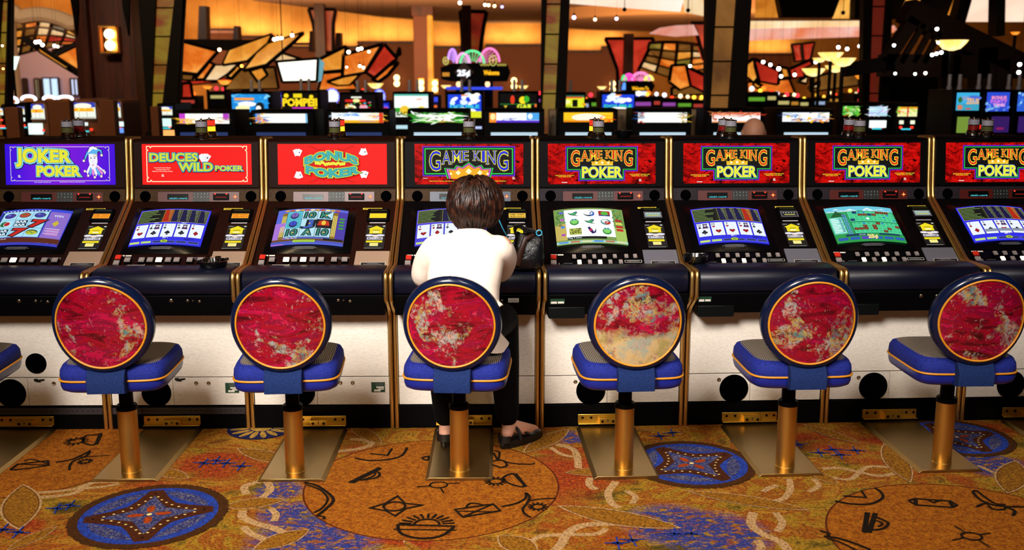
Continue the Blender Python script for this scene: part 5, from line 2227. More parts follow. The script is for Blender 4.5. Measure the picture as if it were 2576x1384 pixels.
m.tube([(-.040, -.052, .02), (-.028, -.060, .08), (-.006, -.050, .135), (.026, -.030, .146), (.042, -.012, .152)], [.012, .013, .012, .009, .006], M_BAGBR, 10, True, .4)
m.build('flap_strap', bag)
for y in (-.018, .018):
    m = MB()
    m.tube(smooth_line3([(-.040, y, .132), (-.050, y * 1.4, .168), (-.034, y * 1.6, .182), (.0, y * 1.6, .165), (.030, y * 1.4, .160), (.050, y, .142)], 5), .0065, M_BAG, 8)
    m.build('bag_handle', bag)
m = MB()
m.tube([(.052 + .012 * math.cos(2 * PI * i / 14), -.028, .156 + .012 * math.sin(2 * PI * i / 14)) for i in range(15)], .0028, mat('turquoise_cord', '#2a8cb0', .4), 8)
m.build('bag_ring', bag)
m = MB()
m.tube(smooth_line3([at(1222, 488, 4.77), at(1238, 508, 4.70), at(1253, 548, 4.56), at(1270, 585, 4.44), at(1290, 612, 4.33), (.060, 4.255, .898)], 6), .0028, mat('turquoise_cord', '#2a8cb0', .4), 8)
tag(m.build('lanyard_cord'), 'thin turquoise card cord running from the card slot to the handbag', 'cord')


def ashtray(loc, label, s=1.0, butts=True):
    root = empty('ashtray', loc, 0, label, 'ashtray', 'black plastic ashtrays')
    m = MB()
    m.lathe([(.052 * s, 0), (.056 * s, .004), (.062 * s, .030), (.058 * s, .031), (.050 * s, .012), (.004, .011)], M_TRAYB, n=32)
    m.build('bowl', root)
    m = MB()
    for k in range(4):
        a = k * PI / 2 + .5
        m = MB()
        m.box((.060 * s * math.cos(a), .060 * s * math.sin(a), .030), (.014, .010, .012), M_TRAYB, Matrix.Rotation(a, 3, 'Z'))
        m.build('cigarette_rest', root, .002)
    return root


M_TRAYB = mat('black_ashtray_plastic', '#060607', .22)
_s = ashtray((-1.295, 4.300, .747), 'black ashtray on the armrest of the deuces wild machine')
for _k in (-1, 1):
    m = MB()
    m.lathe([(.014, .022), (.014, .046), (.012, .047), (.012, .030)], M_CHROME, (_k * .022, 0, 0), 16)
    m.build('chrome_snuffer', _s)
ashtray((.812, 4.40, .752), 'black ashtray on the deck between the parrot and three hearts machines', .9)
# ------------------------------------------------------------------ the hall beyond: shell of the room
def at2(p, Y):
    return at(p[0], p[1], Y + (p[2] if len(p) > 2 else 0))


M_WALL = mat('ochre_plaster', '#d08a34', .8)
_t = NT(M_WALL)
_t.base(_t.ramp(_t.noise(_t.coord('Object'), 1.1, 5, .6), [(.35, '#c47e2c'), (.65, '#dc9a44')]))
M_WAINS = mat('brown_wainscot', '#8a4a22', .6)
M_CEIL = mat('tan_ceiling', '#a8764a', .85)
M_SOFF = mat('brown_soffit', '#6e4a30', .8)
M_WOOD = mat('dark_red_wood', '#4a1a0c', .45)
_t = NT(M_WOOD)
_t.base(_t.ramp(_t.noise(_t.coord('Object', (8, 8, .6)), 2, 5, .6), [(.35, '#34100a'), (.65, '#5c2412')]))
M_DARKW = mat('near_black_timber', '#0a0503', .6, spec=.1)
M_TIMB = mat('brown_timber', '#1e110a', .65, spec=.1)
M_SIDEW = mat('dark_wall', '#2a1a12', .8)


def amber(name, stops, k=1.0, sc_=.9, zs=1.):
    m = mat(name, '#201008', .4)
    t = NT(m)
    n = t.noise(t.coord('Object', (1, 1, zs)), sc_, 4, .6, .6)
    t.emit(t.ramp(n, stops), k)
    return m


A_GOLD = amber('lit_amber_glass', [(.30, '#a85c14'), (.48, '#d8882c'), (.62, '#f0b050'), (.78, '#ffd680')], 1.15)
A_ORNG = amber('lit_orange_glass', [(.30, '#a84414'), (.46, '#d8681c'), (.58, '#f0943a'), (.72, '#ffc060')], 1.1)
A_RED = amber('lit_red_glass', [(.30, '#7a1410'), (.48, '#b42a18'), (.62, '#d8402a'), (.78, '#f06a40')])
A_PALE = amber('lit_cream_glass', [(.30, '#d8a468'), (.5, '#f0c890'), (.7, '#ffe6bc')])
A_COLUMN = amber('lit_column_mica', [(.28, '#5a1c0a'), (.42, '#7a4a10'), (.52, '#8c741c'), (.62, '#7a2a10'), (.75, '#a85a1c')], .8, .75, 2.0)
A_PINK = amber('lit_pink_cream_ceiling', [(.30, '#f0b8a0'), (.5, '#ffe2c8'), (.7, '#fff2e4')], 1.1, .4)
A_BROWN = amber('lit_brown_glass', [(.30, '#5a3412'), (.5, '#8a5a24'), (.7, '#a8783a')], .8)

BW = 42.0
m = MB()
m.box((0, BW + .2, 4), (60, .4, 8), M_WALL)
tag(m.build('wall_back'), kind='structure')
m = MB()
m.box((-29.8, 20, 4), (.4, 45, 8), M_SIDEW)
tag(m.build('wall_left'), kind='structure')
m = MB()
m.box((29.8, 20, 4), (.4, 45, 8), M_SIDEW)
tag(m.build('wall_right'), kind='structure')
m = MB()
m.box((0, -4.2, 4), (60, .4, 8), M_SIDEW)
tag(m.build('wall_front'), kind='structure')
m = MB()
m.box((0, 19, 5.55), (60, 47, .3), M_CEIL)
tag(m.build('ceiling'), kind='structure')
# lower wainscot with its lit cove ledge, stepped like the photo
CV = BW - .35
for i, (x0, x1, y) in enumerate(((900, 1045, 110), (1092, 1160, 122), (1222, 1362, 117), (1425, 1512, 133), (1512, 1560, 122), (520, 592, 78), (592, 690, 96), (1880, 1990, 140), (0, 300, 215), (690, 900, 122))):
    a, b = at(x0, y, CV), at(x1, y, CV)
    m = MB()
    m.box(((a.x + b.x) / 2, CV + .12, a.z / 2), (b.x - a.x, .24, a.z), M_WAINS)
    m.box(((a.x + b.x) / 2, CV - .02, a.z + .05), (b.x - a.x, .30, .10), M_WOOD)
    tag(m.build('trim_%d' % (i + 1)), kind='structure')
    l = area('cove_lamp', ((a.x + b.x) / 2, CV - .10, a.z + .22), ((a.x + b.x) / 2, BW, a.z + 1.0), b.x - a.x, 11 * (b.x - a.x), (1, .80, .48), .12)
# dropped soffit at the top of the picture and the round ceiling over the right half
m = MB()
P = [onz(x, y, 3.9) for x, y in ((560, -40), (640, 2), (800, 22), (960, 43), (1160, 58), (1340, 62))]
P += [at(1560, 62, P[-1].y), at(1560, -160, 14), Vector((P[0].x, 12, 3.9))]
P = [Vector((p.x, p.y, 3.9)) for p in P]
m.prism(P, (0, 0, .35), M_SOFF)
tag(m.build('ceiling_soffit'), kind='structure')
m = MB()
c_ = onz(1790, 60, 3.55)
m.lathe([(5.8, 0), (5.9, .1), (5.9, .5), (5.2, .55)], M_CEIL, (c_.x, c_.y, 3.55), 48)
tag(m.build('ceiling_drum'), kind='structure')
area('ceiling_fill', (0, 30, 2.6), (0, 34, 5.4), 16, 680, (1, .64, .32), 3)  # unseen fill lamps added to brighten ceiling and far wall
area('ceiling_fill', (-9, 24, 2.6), (-9, 30, 5.4), 8, 420, (1, .62, .30), 3)
area('arch_fill', (-9.2, 15, 5.0), (-10.3, 22, 3.2), 1.5, 260, (1, .78, .55))  # added lamp that brightens the plaster arch
area('ceiling_fill', (-16, 35, 2.6), (-18, 42, 4.5), 5, 420, (1, .62, .30), 2)
area('ceiling_fill', (9, 24, 2.4), (9, 28, 5.0), 8, 240, (1, .55, .26), 3)


def slab(name, pts, Y, mt, th=.08, parent=None):
    m = MB()
    m.prism([at2(p, Y) for p in pts], (0, th, 0), mt)
    return m.build(name, parent, smooth=0)


def sail(pts, Y, glass, label, name='glass_sail', fr=.045, th=.05, group='lit glass sails under the ceiling', frame=M_DARKW, cat='lamp canopy'):
    """a lit glass panel in a dark metal frame"""
    P = [at2(p, Y) for p in pts]
    c = sum(P, Vector()) / len(P)
    root = empty(name, c, 0, label, cat, group)
    m = MB()
    m.prism([p - c for p in P], (0, th, 0), glass)
    m.build('glass_panel', root, smooth=0)
    m = MB()
    n = len(P)
    for i in range(n):
        a, b = P[i] - c, P[(i + 1) % n] - c
        m.tube([a + Vector((0, th / 2, 0)), b + Vector((0, th / 2, 0))], fr, frame, 6)
    m.build('panel_frame', root, smooth=0)
    m = MB()
    t = max(P, key=lambda p: p.z)
    m.tube([t - c, Vector((t.x, t.y, 5.45)) - c], .0015, frame, 5)
    m.build('hanger_wire', root, smooth=0)
    return root


# ---------------------------------------------------------------- tall columns with lit mica panels between dark fins
def fin_column(Y, left, mica, right, label, glass=A_COLUMN, group='tall columns with mica panels'):
    P = [at2(p, Y) for p in left + mica + right]
    c = Vector((sum(p.x for p in P) / len(P), Y, 0))
    root = empty('mica_column', c, 0, label, 'column', group)
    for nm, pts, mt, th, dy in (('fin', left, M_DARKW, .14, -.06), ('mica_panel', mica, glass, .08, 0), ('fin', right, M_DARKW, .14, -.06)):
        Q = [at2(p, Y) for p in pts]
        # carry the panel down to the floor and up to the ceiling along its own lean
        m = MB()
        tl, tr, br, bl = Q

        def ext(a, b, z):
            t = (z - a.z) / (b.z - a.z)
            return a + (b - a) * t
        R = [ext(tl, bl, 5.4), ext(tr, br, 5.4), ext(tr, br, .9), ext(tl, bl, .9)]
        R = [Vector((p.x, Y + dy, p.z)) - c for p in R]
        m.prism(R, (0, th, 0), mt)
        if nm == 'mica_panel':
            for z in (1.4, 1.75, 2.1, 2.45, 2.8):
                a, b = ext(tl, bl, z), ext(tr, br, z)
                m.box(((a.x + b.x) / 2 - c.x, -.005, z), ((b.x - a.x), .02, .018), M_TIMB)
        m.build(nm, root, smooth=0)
    m = MB()
    w = max(p.x for p in P) - min(p.x for p in P)
    m.box((0, .05, .46), (w * .9, .3, .92), M_DARKW)
    m.build('plinth', root, .01)
    return root


fin_column(13., [(352, 0), (395, 0), (384, 262), (372, 262)], [(395, 0), (442, 0), (412, 262), (384, 262)], [(442, 0), (464, 0), (450, 262), (412, 262)], 'leaning column with a yellow-green mica panel right of the wooden pillar')
fin_column(12., [(-12, 0), (9, 0), (-8, 262), (-22, 262)], [(9, 0), (25, 0), (17, 262), (-8, 262)], [(25, 0), (28, 0), (26, 262), (17, 262)], 'column cut by the left edge with a narrow golden mica panel')
fin_column(12.4, [(1362, 0), (1376, 0), (1366, 235), (1360, 235)], [(1376, 0), (1410, 0), (1398, 235), (1366, 235)], [(1410, 0), (1433, 0), (1424, 235), (1398, 235)], 'leaning dark column with a red and green mica panel, above the parrot machine')
fin_column(10.8, [(1774, 0), (1800, 0), (1786, 245), (1772, 245)], [(1800, 0), (1850, 0), (1832, 245), (1786, 245)], [(1850, 0), (1888, 0), (1874, 245), (1832, 245)], 'widest leaning dark column with a brown mica panel, right of the picture centre', A_BROWN)
fin_column(12.8, [(2168, 0), (2192, 0), (2186, 170), (2166, 170)], [(2192, 0), (2226, 0), (2214, 170), (2186, 170)], [(2226, 0), (2242, 0), (2234, 170), (2214, 170)], 'dark column with a dull red mica panel left of the timber gable', amber('dim_red_mica', [(.3, '#2a0a06'), (.5, '#6a1c10'), (.6, '#3a2a10'), (.75, '#8a3a1c')], .7, .5))
# wooden pillar with a double globe sconce
c_ = at(277, 200, 14.)
root = empty('wooden_pillar', (c_.x, 14., 0), 0, 'broad dark red wooden pillar carrying a double globe sconce', 'pillar')
px2m = 14. / F_PX * 1.0
w_ = 150 * px2m
m = MB()
m.box((0, .3, 2.7), (w_ * .52, .6, 5.4), M_WOOD)
m.build('shaft', root, .01)
for s in (-1, 1):
    m = MB()
    m.box((s * w_ * .37, .25, 2.7), (w_ * .22, .7, 5.4), M_WOOD)
    m.build('side_pilaster', root, .01)
    m = MB()
    m.prism([Vector((s * w_ * .30, -.16, 5.4)), Vector((s * w_ * .52, -.16, 5.4)), Vector((s * w_ * .47, -.16, 2.6)), Vector((s * w_ * .42, -.16, 2.15)), Vector((s * w_ * .36, -.16, 2.5))], (0, .06, 0), M_DARKW)
    m.build('carved_fin', root, smooth=0)
tag(root)
g0 = at(276, 100, 13.82)
root = empty('globe_sconce', g0, 0, 'wall sconce with two white glowing globes on the wooden pillar', 'wall lamp')
m = MB()
m.box((0, .08, 0), (.16, .05, .34), M_BRASS2)
m.build('back_plate', root, .005)
for s in (-1, 1):
    m = MB()
    m.ball((0, 0, s * .073), .066, G('#ffe6b0', 5.0), 18, 12)
    m.build('globe', root)
    m = MB()
    m.box((s * .125, .02, 0), (.02, .10, .34), mat('amber_side_glass', '#a85a20', .3))
    m.build('side_glass', root)
m = MB()
m.box((0, .0, -.17), (.22, .16, .02), M_BRASS2)
m.box((0, .0, .17), (.22, .16, .02), M_BRASS2)
m.build('bracket', root)


def flare(Y, pts, post, label, glass=A_RED):
    c = at((pts[0][0] + pts[1][0]) / 2, 200, Y)
    root = empty('flared_column', (c.x, Y, 0), 0, label, 'column', 'flared red glass columns')
    L = [at2(p, Y) for p in pts]
    m = MB()
    m.prism([p - Vector((c.x, Y, 0)) for p in L], (0, .4, 0), glass)
    m.build('glass_flare', root, smooth=0)
    m = MB()
    a, b = at(post[0], 100, Y), at(post[1], 100, Y)
    zt = max(p.z for p in L) + .12
    m.box(((a.x + b.x) / 2 - c.x, -.1, zt / 2), (b.x - a.x, .3, zt), M_WOOD)
    m.build('post', root, .01)
    m = MB()
    for i in range(len(L)):
        m.tube([L[i] - Vector((c.x, Y, 0)), L[(i + 1) % len(L)] - Vector((c.x, Y, 0))], .05, M_DARKW, 6)
    m.build('flare_frame', root, smooth=0)
    return root


flare(28., [(1522, 97), (1645, 97), (1636, 116), (1620, 150), (1606, 175), (1604, 260), (1556, 260), (1553, 175), (1540, 140), (1530, 112)], (1568, 1592), 'red flared glass column with a dark post, right of the centre column')
flare(26., [(1738, 58), (1800, 58), (1800, 170), (1772, 150), (1760, 110), (1750, 75)], (1783, 1795), 'red flared column half hidden by the widest dark column', A_RED)
flare(29., [(776, 22), (844, 24), (838, 60), (838, 132), (796, 130), (788, 60)], (796, 822), 'red flared column above the white hanging board', amber('lit_red_brown_glass', [(.3, '#5a1a0c'), (.5, '#a8381c'), (.65, '#d8702c'), (.8, '#c05020')], .8))
flare(25., [(1158, 28), (1224, 30), (1216, 70), (1208, 130), (1208, 240), (1166, 240), (1164, 130), (1162, 70)], (1163, 1186), 'dark column with a red panel behind the welcome sign', amber('dull_red_glass', [(.3, '#4a120a'), (.5, '#8a2414'), (.7, '#7a5a18')], .7))
a, b = at(1042, 200, 33), at(1090, 200, 33)
root = empty('fluted_column', ((a.x + b.x) / 2, 33, 0), 0, 'brown square column with a glowing amber strip down its right side', 'column')
m = MB()
W_ = b.x - a.x
m.box((-W_ * .12, .2, 2.0), (W_ * .76, .5, 4.0), mat('fluted_brown', '#6a3218', .6))
m.box((-W_ * .02, .2, 3.85), (W_ * 1.1, .6, .5), M_WOOD)
m.build('shaft', root, .02)
m = MB()
m.box((W_ * .36, .05, 2.2), (W_ * .26, .3, 2.9), amber('amber_strip_light', [(.3, '#c85a10'), (.5, '#ff9a20'), (.7, '#ffc040')], 1.15, .8))
m.build('light_strip', root, .02)

# ---------------------------------------------------------------- lit glass sails
DK = M_DARKW
SAILS = [
    ([(455, 103), (548, 128), (497, 186), (455, 181)], 19, A_ORNG, 'orange glass sail beside the yellow-green column'),
    ([(683, 87), (673, 108), (622, 153), (560, 163), (577, 126)], 19.5, A_GOLD, 'amber glass sail with a raised right tip, left of the longest one'),
    ([(762, 83), (729, 114), (670, 164), (612, 178), (643, 137), (675, 110)], 18.6, A_GOLD, 'longest amber glass sail rising to a point above the white board'),
    ([(488, 201), (512, 200), (538, 163), (526, 157)], 20, A_ORNG, 'small glowing orange strip below the orange sail'),
    ([(512, 202), (545, 202), (607, 162), (556, 165), (540, 164)], 21, A_PALE, 'pale slanting glass strip under the amber sails'),
    ([(566, 194), (582, 197), (607, 171), (596, 166)], 19.8, A_GOLD, 'short bright amber glass strip under the longest sail'),
    ([(455, 185), (488, 187), (485, 201), (455, 200)], 20.4, A_BROWN, 'low brown glass panel beside the yellow-green column'),
    ([(627, 178), (660, 168), (672, 188), (648, 206)], 22, A_GOLD, 'small square amber glass panel left of the white board'),
    ([(700, 130), (762, 150), (700, 165), (690, 150)], 24, A_PALE, 'pale triangular glass panel behind the white board'),
    ([(803, 149), (870, 116), (861, 175), (811, 180)], 19, A_GOLD, 'tall amber glass sail just right of the white board'),
    ([(864, 138), (961, 111), (917, 182), (861, 192)], 18.4, A_ORNG, 'orange and red patterned glass sail, left half of the boat-shaped pair'),
    ([(966, 111), (998, 147), (942, 196), (921, 182)], 18.6, A_RED, 'red patterned glass sail, right half of the boat-shaped pair'),
    ([(1004, 122), (1006, 135), (998, 141)], 19, A_BROWN, 'tiny brown glass tip beside the boat-shaped pair'),
    ([(1001, 158), (975, 190), (952, 206), (936, 199), (960, 180)], 19.4, A_ORNG, 'orange glass sail tucked below the boat-shaped pair'),
    ([(824, 205), (870, 190), (905, 186), (880, 212), (850, 214)], 20, A_GOLD, 'low gold glass sail under the boat-shaped pair'),
    ([(88, 112), (168, 165), (178, 178), (98, 128)], 17.5, A_GOLD, 'narrow gold glass strip along the slanting beam at left'),
    ([(142, 138), (202, 109), (211, 116), (211, 190), (177, 172)], 19, A_ORNG, 'large orange glass sail left of the wooden pillar'),
    ([(132, 128), (202, 108), (142, 136)], 19.2, A_RED, 'thin red glass wedge above the large orange sail'),
    ([(455, 210), (478, 208), (484, 245), (455, 245)], 20, A_RED, 'red glowing glass panel low beside the yellow-green column'),
    ([(357, 205), (366, 172), (378, 172), (378, 192), (358, 192)], 16, A_ORNG, 'small orange glass square between pillar and yellow-green column'),
    ([(600, 176), (690, 168), (700, 222), (560, 226)], 23.5, A_BROWN, 'broad brown glass sail low behind the amber sails'),
    ([(812, 184), (866, 180), (900, 224), (800, 226)], 23.5, A_ORNG, 'broad orange glass sail low behind the tall amber sail'),
    ([(455, 160), (560, 170), (600, 200), (455, 215)], 24, A_RED, 'broad red-brown glass sail low behind the orange sail'),
    ([(1690, 222), (1776, 205), (1776, 236), (1690, 240)], 23, A_BROWN, 'brown glass sail low left of the widest column'),
    ([(1880, 206), (1985, 198), (2000, 234), (1880, 236)], 23, A_ORNG, 'orange glass sail low right of the widest column'),
    ([(2040, 196), (2160, 165), (2160, 214), (2040, 230)], 24, A_BROWN, 'broad brown glass sail behind the lamp cluster'),
    ([(1684, 205), (1690, 165), (1724, 163), (1738, 215), (1710, 225)], 20, A_ORNG, 'orange glass sail left of the widest column, under the mosaic'),
    ([(1728, 168), (1775, 190), (1775, 232), (1738, 214)], 19.8, A_RED, 'red glass sail touching the widest column'),
    ([(1878, 160), (1895, 148), (1908, 195), (1898, 206), (1878, 190)], 20, A_GOLD, 'gold glass sail just right of the widest column'),
    ([(1898, 148), (1962, 178), (1958, 212), (1912, 204)], 19.6, A_RED, 'red glass sail with a beaded top edge, right of the widest column'),
    ([(1898, 204), (1922, 219), (1908, 222), (1896, 212)], 21.6, A_GOLD, 'small gold glass sliver below the red beaded sail'),
    ([(1964, 168), (1982, 172), (1988, 192), (1968, 195)], 21.8, A_GOLD, 'small amber pane right of the red beaded sail'),
    ([(1986, 174), (2040, 150), (2045, 160), (2020, 172), (2022, 192), (1990, 196)], 20.6, A_RED, 'red glass sail behind the lamp bowls at right'),
    ([(1992, 112), (2015, 110), (2020, 152), (2000, 154)], 26, A_RED, 'tall red glass panel, first of two under the round ceiling'),
    ([(2018, 110), (2050, 106), (2040, 150), (2022, 152)], 26.8, A_RED, 'tall red glass panel, second of two under the round ceiling'),
    ([(2008, 205), (2032, 190), (2028, 210)], 21, A_PALE, 'pale glass wedge low behind the lamp bowls'),
    ([(2035, 222), (2062, 205), (2060, 220)], 21, A_PALE, 'lowest pale glass wedge behind the lamp bowls'),
]
for pts, Y, g, lab in SAILS:
    n = len(pts)
    sail([(x, y, .5 * (i / n - .5)) for i, (x, y) in enumerate(pts)], Y, g, lab, fr=.035)


def beam(name, a, b, Y, w, label, mt=M_DARKW, dy=0., cat='beam', group='dark roof timbers'):
    A, B = at(a[0], a[1], Y), at(b[0], b[1], Y + dy)
    m = MB()
    d = (B - A).normalized()
    n = Vector((-d.z, 0, d.x)).normalized()
    m.prism([A + n * w / 2, B + n * w / 2, B - n * w / 2, A - n * w / 2], (0, w * 1.2, 0), mt)
    return tag(m.build(name, smooth=0), label, cat, group)


beam('slanting_beam', (56, 96), (212, 196), 17.8, .10, 'slanting dark beam over the gold strip at left')
beam('slanting_beam', (135, 130), (205, 106), 18.9, .08, 'short dark beam over the red wedge at left')
slab_ = slab('roof_truss', [(455, 98), (632, 100), (600, 120), (577, 127), (548, 126)], 20, M_DARKW, .4)
tag(slab_, 'flat dark truss above the orange and amber sails', 'beam', 'dark roof timbers')
for (x, y0, y1, x1, lab) in ((497, 100, 15, 518, 'dark upright post standing on the flat truss at left'), (585, 100, 65, 598, 'short dark post on the flat truss near the longest sail'), (776, 130, 78, 786, 'short dark post left of the red flared column'), (842, 125, 82, 856, 'short dark post right of the red flared column')):
    o = slab('roof_post', [(x, y0), (x + 3, y1), (x1, y1), (x1 + 2, y0)], 23, M_WOOD, .3)
    tag(o, lab, 'post', 'short posts over the sails')
for (x0, x1, y, lab) in ((520, 592, 77, 'thin dark rail joining the two posts at left'), (735, 778, 107, 'thin dark rail left of the red flared column')):
    o = slab('roof_rail', [(x0, y), (x1, y), (x1, y + 6), (x0, y + 6)], 24, M_WOOD, .15)
    tag(o, lab, 'rail', 'thin rails over the sails')


# mosaic vaults: curved shells of coloured panes
def vault(Y, rows, label, seed, cols):
    root = empty('mosaic_vault', at2(rows[0][0], Y), 0, label, 'ceiling mosaic', 'mosaic glass vaults')
    o = Vector(root.location)
    rnd = random.Random(seed)
    mb = {}
    ln = MB()
    R = len(rows)
    pts = [[at(x, y, Y - 2.0 * math.sin(PI * i / (len(r) - 1)) + 1.2 * j) - o for i, (x, y) in enumerate(r)] for j, r in enumerate(rows)]
    for j in range(R - 1):
        for i in range(len(rows[j]) - 1):
            g = rnd.choice(cols)
            a, b, c, d = pts[j][i], pts[j][i + 1], pts[j + 1][i + 1], pts[j + 1][i]
            mb.setdefault(g.name, (MB(), g))[0].prism([a, b, c, d], (0, .06, 0), g)
    m = MB()
    for k, (q, g) in mb.items():
        for f, mi in zip(q.f, q.m):
            pass
        m.add(q.v, q.f, g)
    m.build('mosaic_pane', root, smooth=0)
    for j in range(R):
        ln.tube(pts[j], .045, M_TIMB, 6)
    for i in range(len(rows[0])):
        ln.tube([pts[j][i] for j in range(R)], .045, M_TIMB, 6)
    ln.build('mosaic_frame', root, smooth=0)
    return root


def interp_rows(top, bot, n):
    return [[(a[0] + (b[0] - a[0]) * t + 9 * t * (1 - t), a[1] + (b[1] - a[1]) * t) for a, b in zip(top, bot)] for t in [j / n for j in range(n + 1)]]


PC = [A_PALE, A_BROWN, A_ORNG, A_GOLD, A_BROWN, mat('grey_mosaic_glass', '#4a5258', .3), A_RED]
vault(25, interp_rows([(26, 56), (62, 50), (98, 46), (132, 52), (168, 70), (204, 92)], [(28, 142), (50, 136), (78, 128), (110, 122), (150, 112), (204, 108)], 4), 'mosaic glass vault under the cream arch at left', 4, PC)
PC2 = [A_PALE, A_BROWN, A_BROWN, amber('lit_olive_glass', [(.3, '#4a4a14'), (.5, '#8a7a2c'), (.7, '#a88a3c')], .8), A_ORNG, A_GOLD]
vault(27, interp_rows([(1634, 108), (1668, 106), (1704, 106), (1740, 110), (1772, 116)], [(1612, 168), (1650, 182), (1692, 196), (1735, 180), (1772, 172)], 4), 'mosaic glass vault between the red flared columns', 9, PC2)
m = MB()
P = [at(x, y, 21.8) for x, y in ((20, 54), (55, 43), (100, 37), (145, 45), (180, 60), (212, 84))]
P = [Vector((P[0].x, P[0].y, 0))] + P + [Vector((P[-1].x + .15, P[-1].y, 0))]
m.tube(smooth_line3(P, 5), .16, mat('cream_plaster', '#e8c8a0', .7), 10)
tag(m.build('plaster_arch'), 'cream plaster arch over the mosaic vault at left', 'arch')

# glowing panels; lit gaps, rim and recesses have the light put into their colour
for i, (pts, Y, g, lab) in enumerate((
        ([(1434, -8), (1722, -8), (1712, 29), (1580, 20), (1434, 8)], 22, A_PINK, 'long glowing pink and cream ceiling panel near the top centre'),
        ([(2440, -8), (2590, -8), (2590, 54), (2430, 54)], 18, A_PINK, 'glowing pink ceiling panel in the top right corner'),
        ([(1904, -8), (1956, -8), (1967, 43), (1902, 43)], 20, A_GOLD, 'yellow glowing gap between dark ceiling panels, right of the widest column'),
        ([(2118, -8), (2152, -8), (2150, 46), (2098, 46)], 20, A_GOLD, 'yellow glowing gap left of the dull red column'),
        ([(2288, -8), (2318, -8), (2308, 20), (2292, 22), (2268, 47), (2262, 47)], 19, A_GOLD, 'yellow glowing wedge above the timber gable'),
        ([(2408, -8), (2420, -8), (2402, 50), (2386, 48)], 19, A_GOLD, 'thin yellow glowing wedge right of the timber gable'),
        ([(1720, -8), (1768, -8), (1774, 40), (1724, 30)], 21, A_PALE, 'pale glowing ceiling corner left of the widest column'),
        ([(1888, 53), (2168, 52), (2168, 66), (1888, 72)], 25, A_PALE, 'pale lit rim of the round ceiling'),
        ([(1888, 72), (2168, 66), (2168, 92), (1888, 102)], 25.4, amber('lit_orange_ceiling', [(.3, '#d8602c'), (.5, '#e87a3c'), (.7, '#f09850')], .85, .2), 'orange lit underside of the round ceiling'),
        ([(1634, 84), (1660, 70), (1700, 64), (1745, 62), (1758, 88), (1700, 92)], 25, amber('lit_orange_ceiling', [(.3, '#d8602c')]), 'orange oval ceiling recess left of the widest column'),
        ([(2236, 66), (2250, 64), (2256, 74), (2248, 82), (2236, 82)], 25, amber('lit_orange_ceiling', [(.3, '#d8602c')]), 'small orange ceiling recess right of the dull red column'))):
    o = slab('glowing_ceiling_slab', pts, Y, g, .12)
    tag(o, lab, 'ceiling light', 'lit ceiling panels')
for i, (pts, Y, lab) in enumerate((
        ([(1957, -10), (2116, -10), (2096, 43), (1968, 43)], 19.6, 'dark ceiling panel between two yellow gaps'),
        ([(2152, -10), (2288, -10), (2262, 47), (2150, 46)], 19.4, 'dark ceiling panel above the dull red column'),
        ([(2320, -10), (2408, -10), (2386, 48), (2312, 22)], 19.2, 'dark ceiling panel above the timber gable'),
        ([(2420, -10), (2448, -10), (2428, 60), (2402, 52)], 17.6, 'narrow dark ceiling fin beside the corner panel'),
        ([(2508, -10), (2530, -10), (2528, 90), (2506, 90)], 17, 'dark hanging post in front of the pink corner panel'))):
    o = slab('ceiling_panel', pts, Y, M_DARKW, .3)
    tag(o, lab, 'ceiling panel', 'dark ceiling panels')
for x, y, lab in ((1571, 24, 'small black ball pendant under the pink ceiling panel'), (1731, 26, 'small black ball pendant left of the widest column'), (2121, 32, 'small black ball pendant left of the dull red column')):
    a = at(x, y, 17)
    root = empty('ball_pendant', a, 0, lab, 'pendant', 'small black ball pendants')
    m = MB()
    m.ball((0, 0, 0), .035, M_DARKW, 12, 8)
    m.build('ball', root)
    m = MB()
    m.tube([(0, 0, .03), (0, 0, 5.4 - a.z)], .006, M_DARKW, 6)
    m.build('cord', root)

# timber gable at right
GABLE = empty('timber_gable', at(2390, 170, 12.0), 0, 'dark timber gable roof on posts at right, with rafters and a tie beam', 'gable roof')
for a, b, w, lab, mt in (((2290, 24), (2590, 172), .26, 'main sloping timber of the dark gable at right', M_TIMB),
                     ((2304, 46), (2232, 158), .14, 'left rafter of the dark timber gable', M_TIMB),
                     ((2326, 60), (2268, 158), .06, 'second rafter of the dark timber gable', M_TIMB),
                     ((2346, 72), (2300, 158), .06, 'third rafter of the dark timber gable', M_TIMB),
                     ((2366, 82), (2326, 158), .06, 'fourth rafter of the dark timber gable', M_TIMB),
                     ((2130, 176), (2250, 158), .16, 'sloping dark eave left of the timber gable', M_DARKW),
                     ((2230, 164), (2490, 168), .26, 'long horizontal tie beam of the dark timber gable', M_TIMB),
                     ((2380, 112), (2388, 225), .08, 'slim dark post under the timber gable', M_DARKW),
                     ((2412, 112), (2396, 225), .08, 'leaning dark post under the timber gable', M_DARKW),
                     ((2487, 120), (2487, 262), .22, 'broad brown post under the timber gable', M_TIMB),
                     ((2525, 150), (2525, 262), .16, 'brown post right of the broad one', M_TIMB)):
    o = beam({'r': 'rafter', 'p': 'post', 'b': 'beam'}['p' if 'post' in lab else 'r' if 'rafter' in lab else 'b'], a, b, 12.0, w, None, mt, cat=None, group=None)
    o.parent = GABLE
    o.matrix_parent_inverse = Matrix.Translation(-GABLE.location)
    if 'post' in lab:
        for v in o.data.vertices:
            if v.co.z < 1.75:
                v.co.z = 0.
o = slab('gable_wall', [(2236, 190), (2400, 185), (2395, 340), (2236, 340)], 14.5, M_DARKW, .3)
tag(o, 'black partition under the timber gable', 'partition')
o = slab('gable_wall', [(2395, 188), (2470, 182), (2470, 300), (2395, 300)], 15, mat('dull_ochre_wall', '#7a4c10', .8), .3)
tag(o, 'dull ochre partition behind the timber posts', 'partition')
o = slab('gable_wall', [(2540, 195), (2600, 195), (2600, 300), (2540, 300)], 15, mat('dull_ochre_wall', '#7a4c10', .8), .3)
tag(o, 'dull ochre partition at the right edge', 'partition')
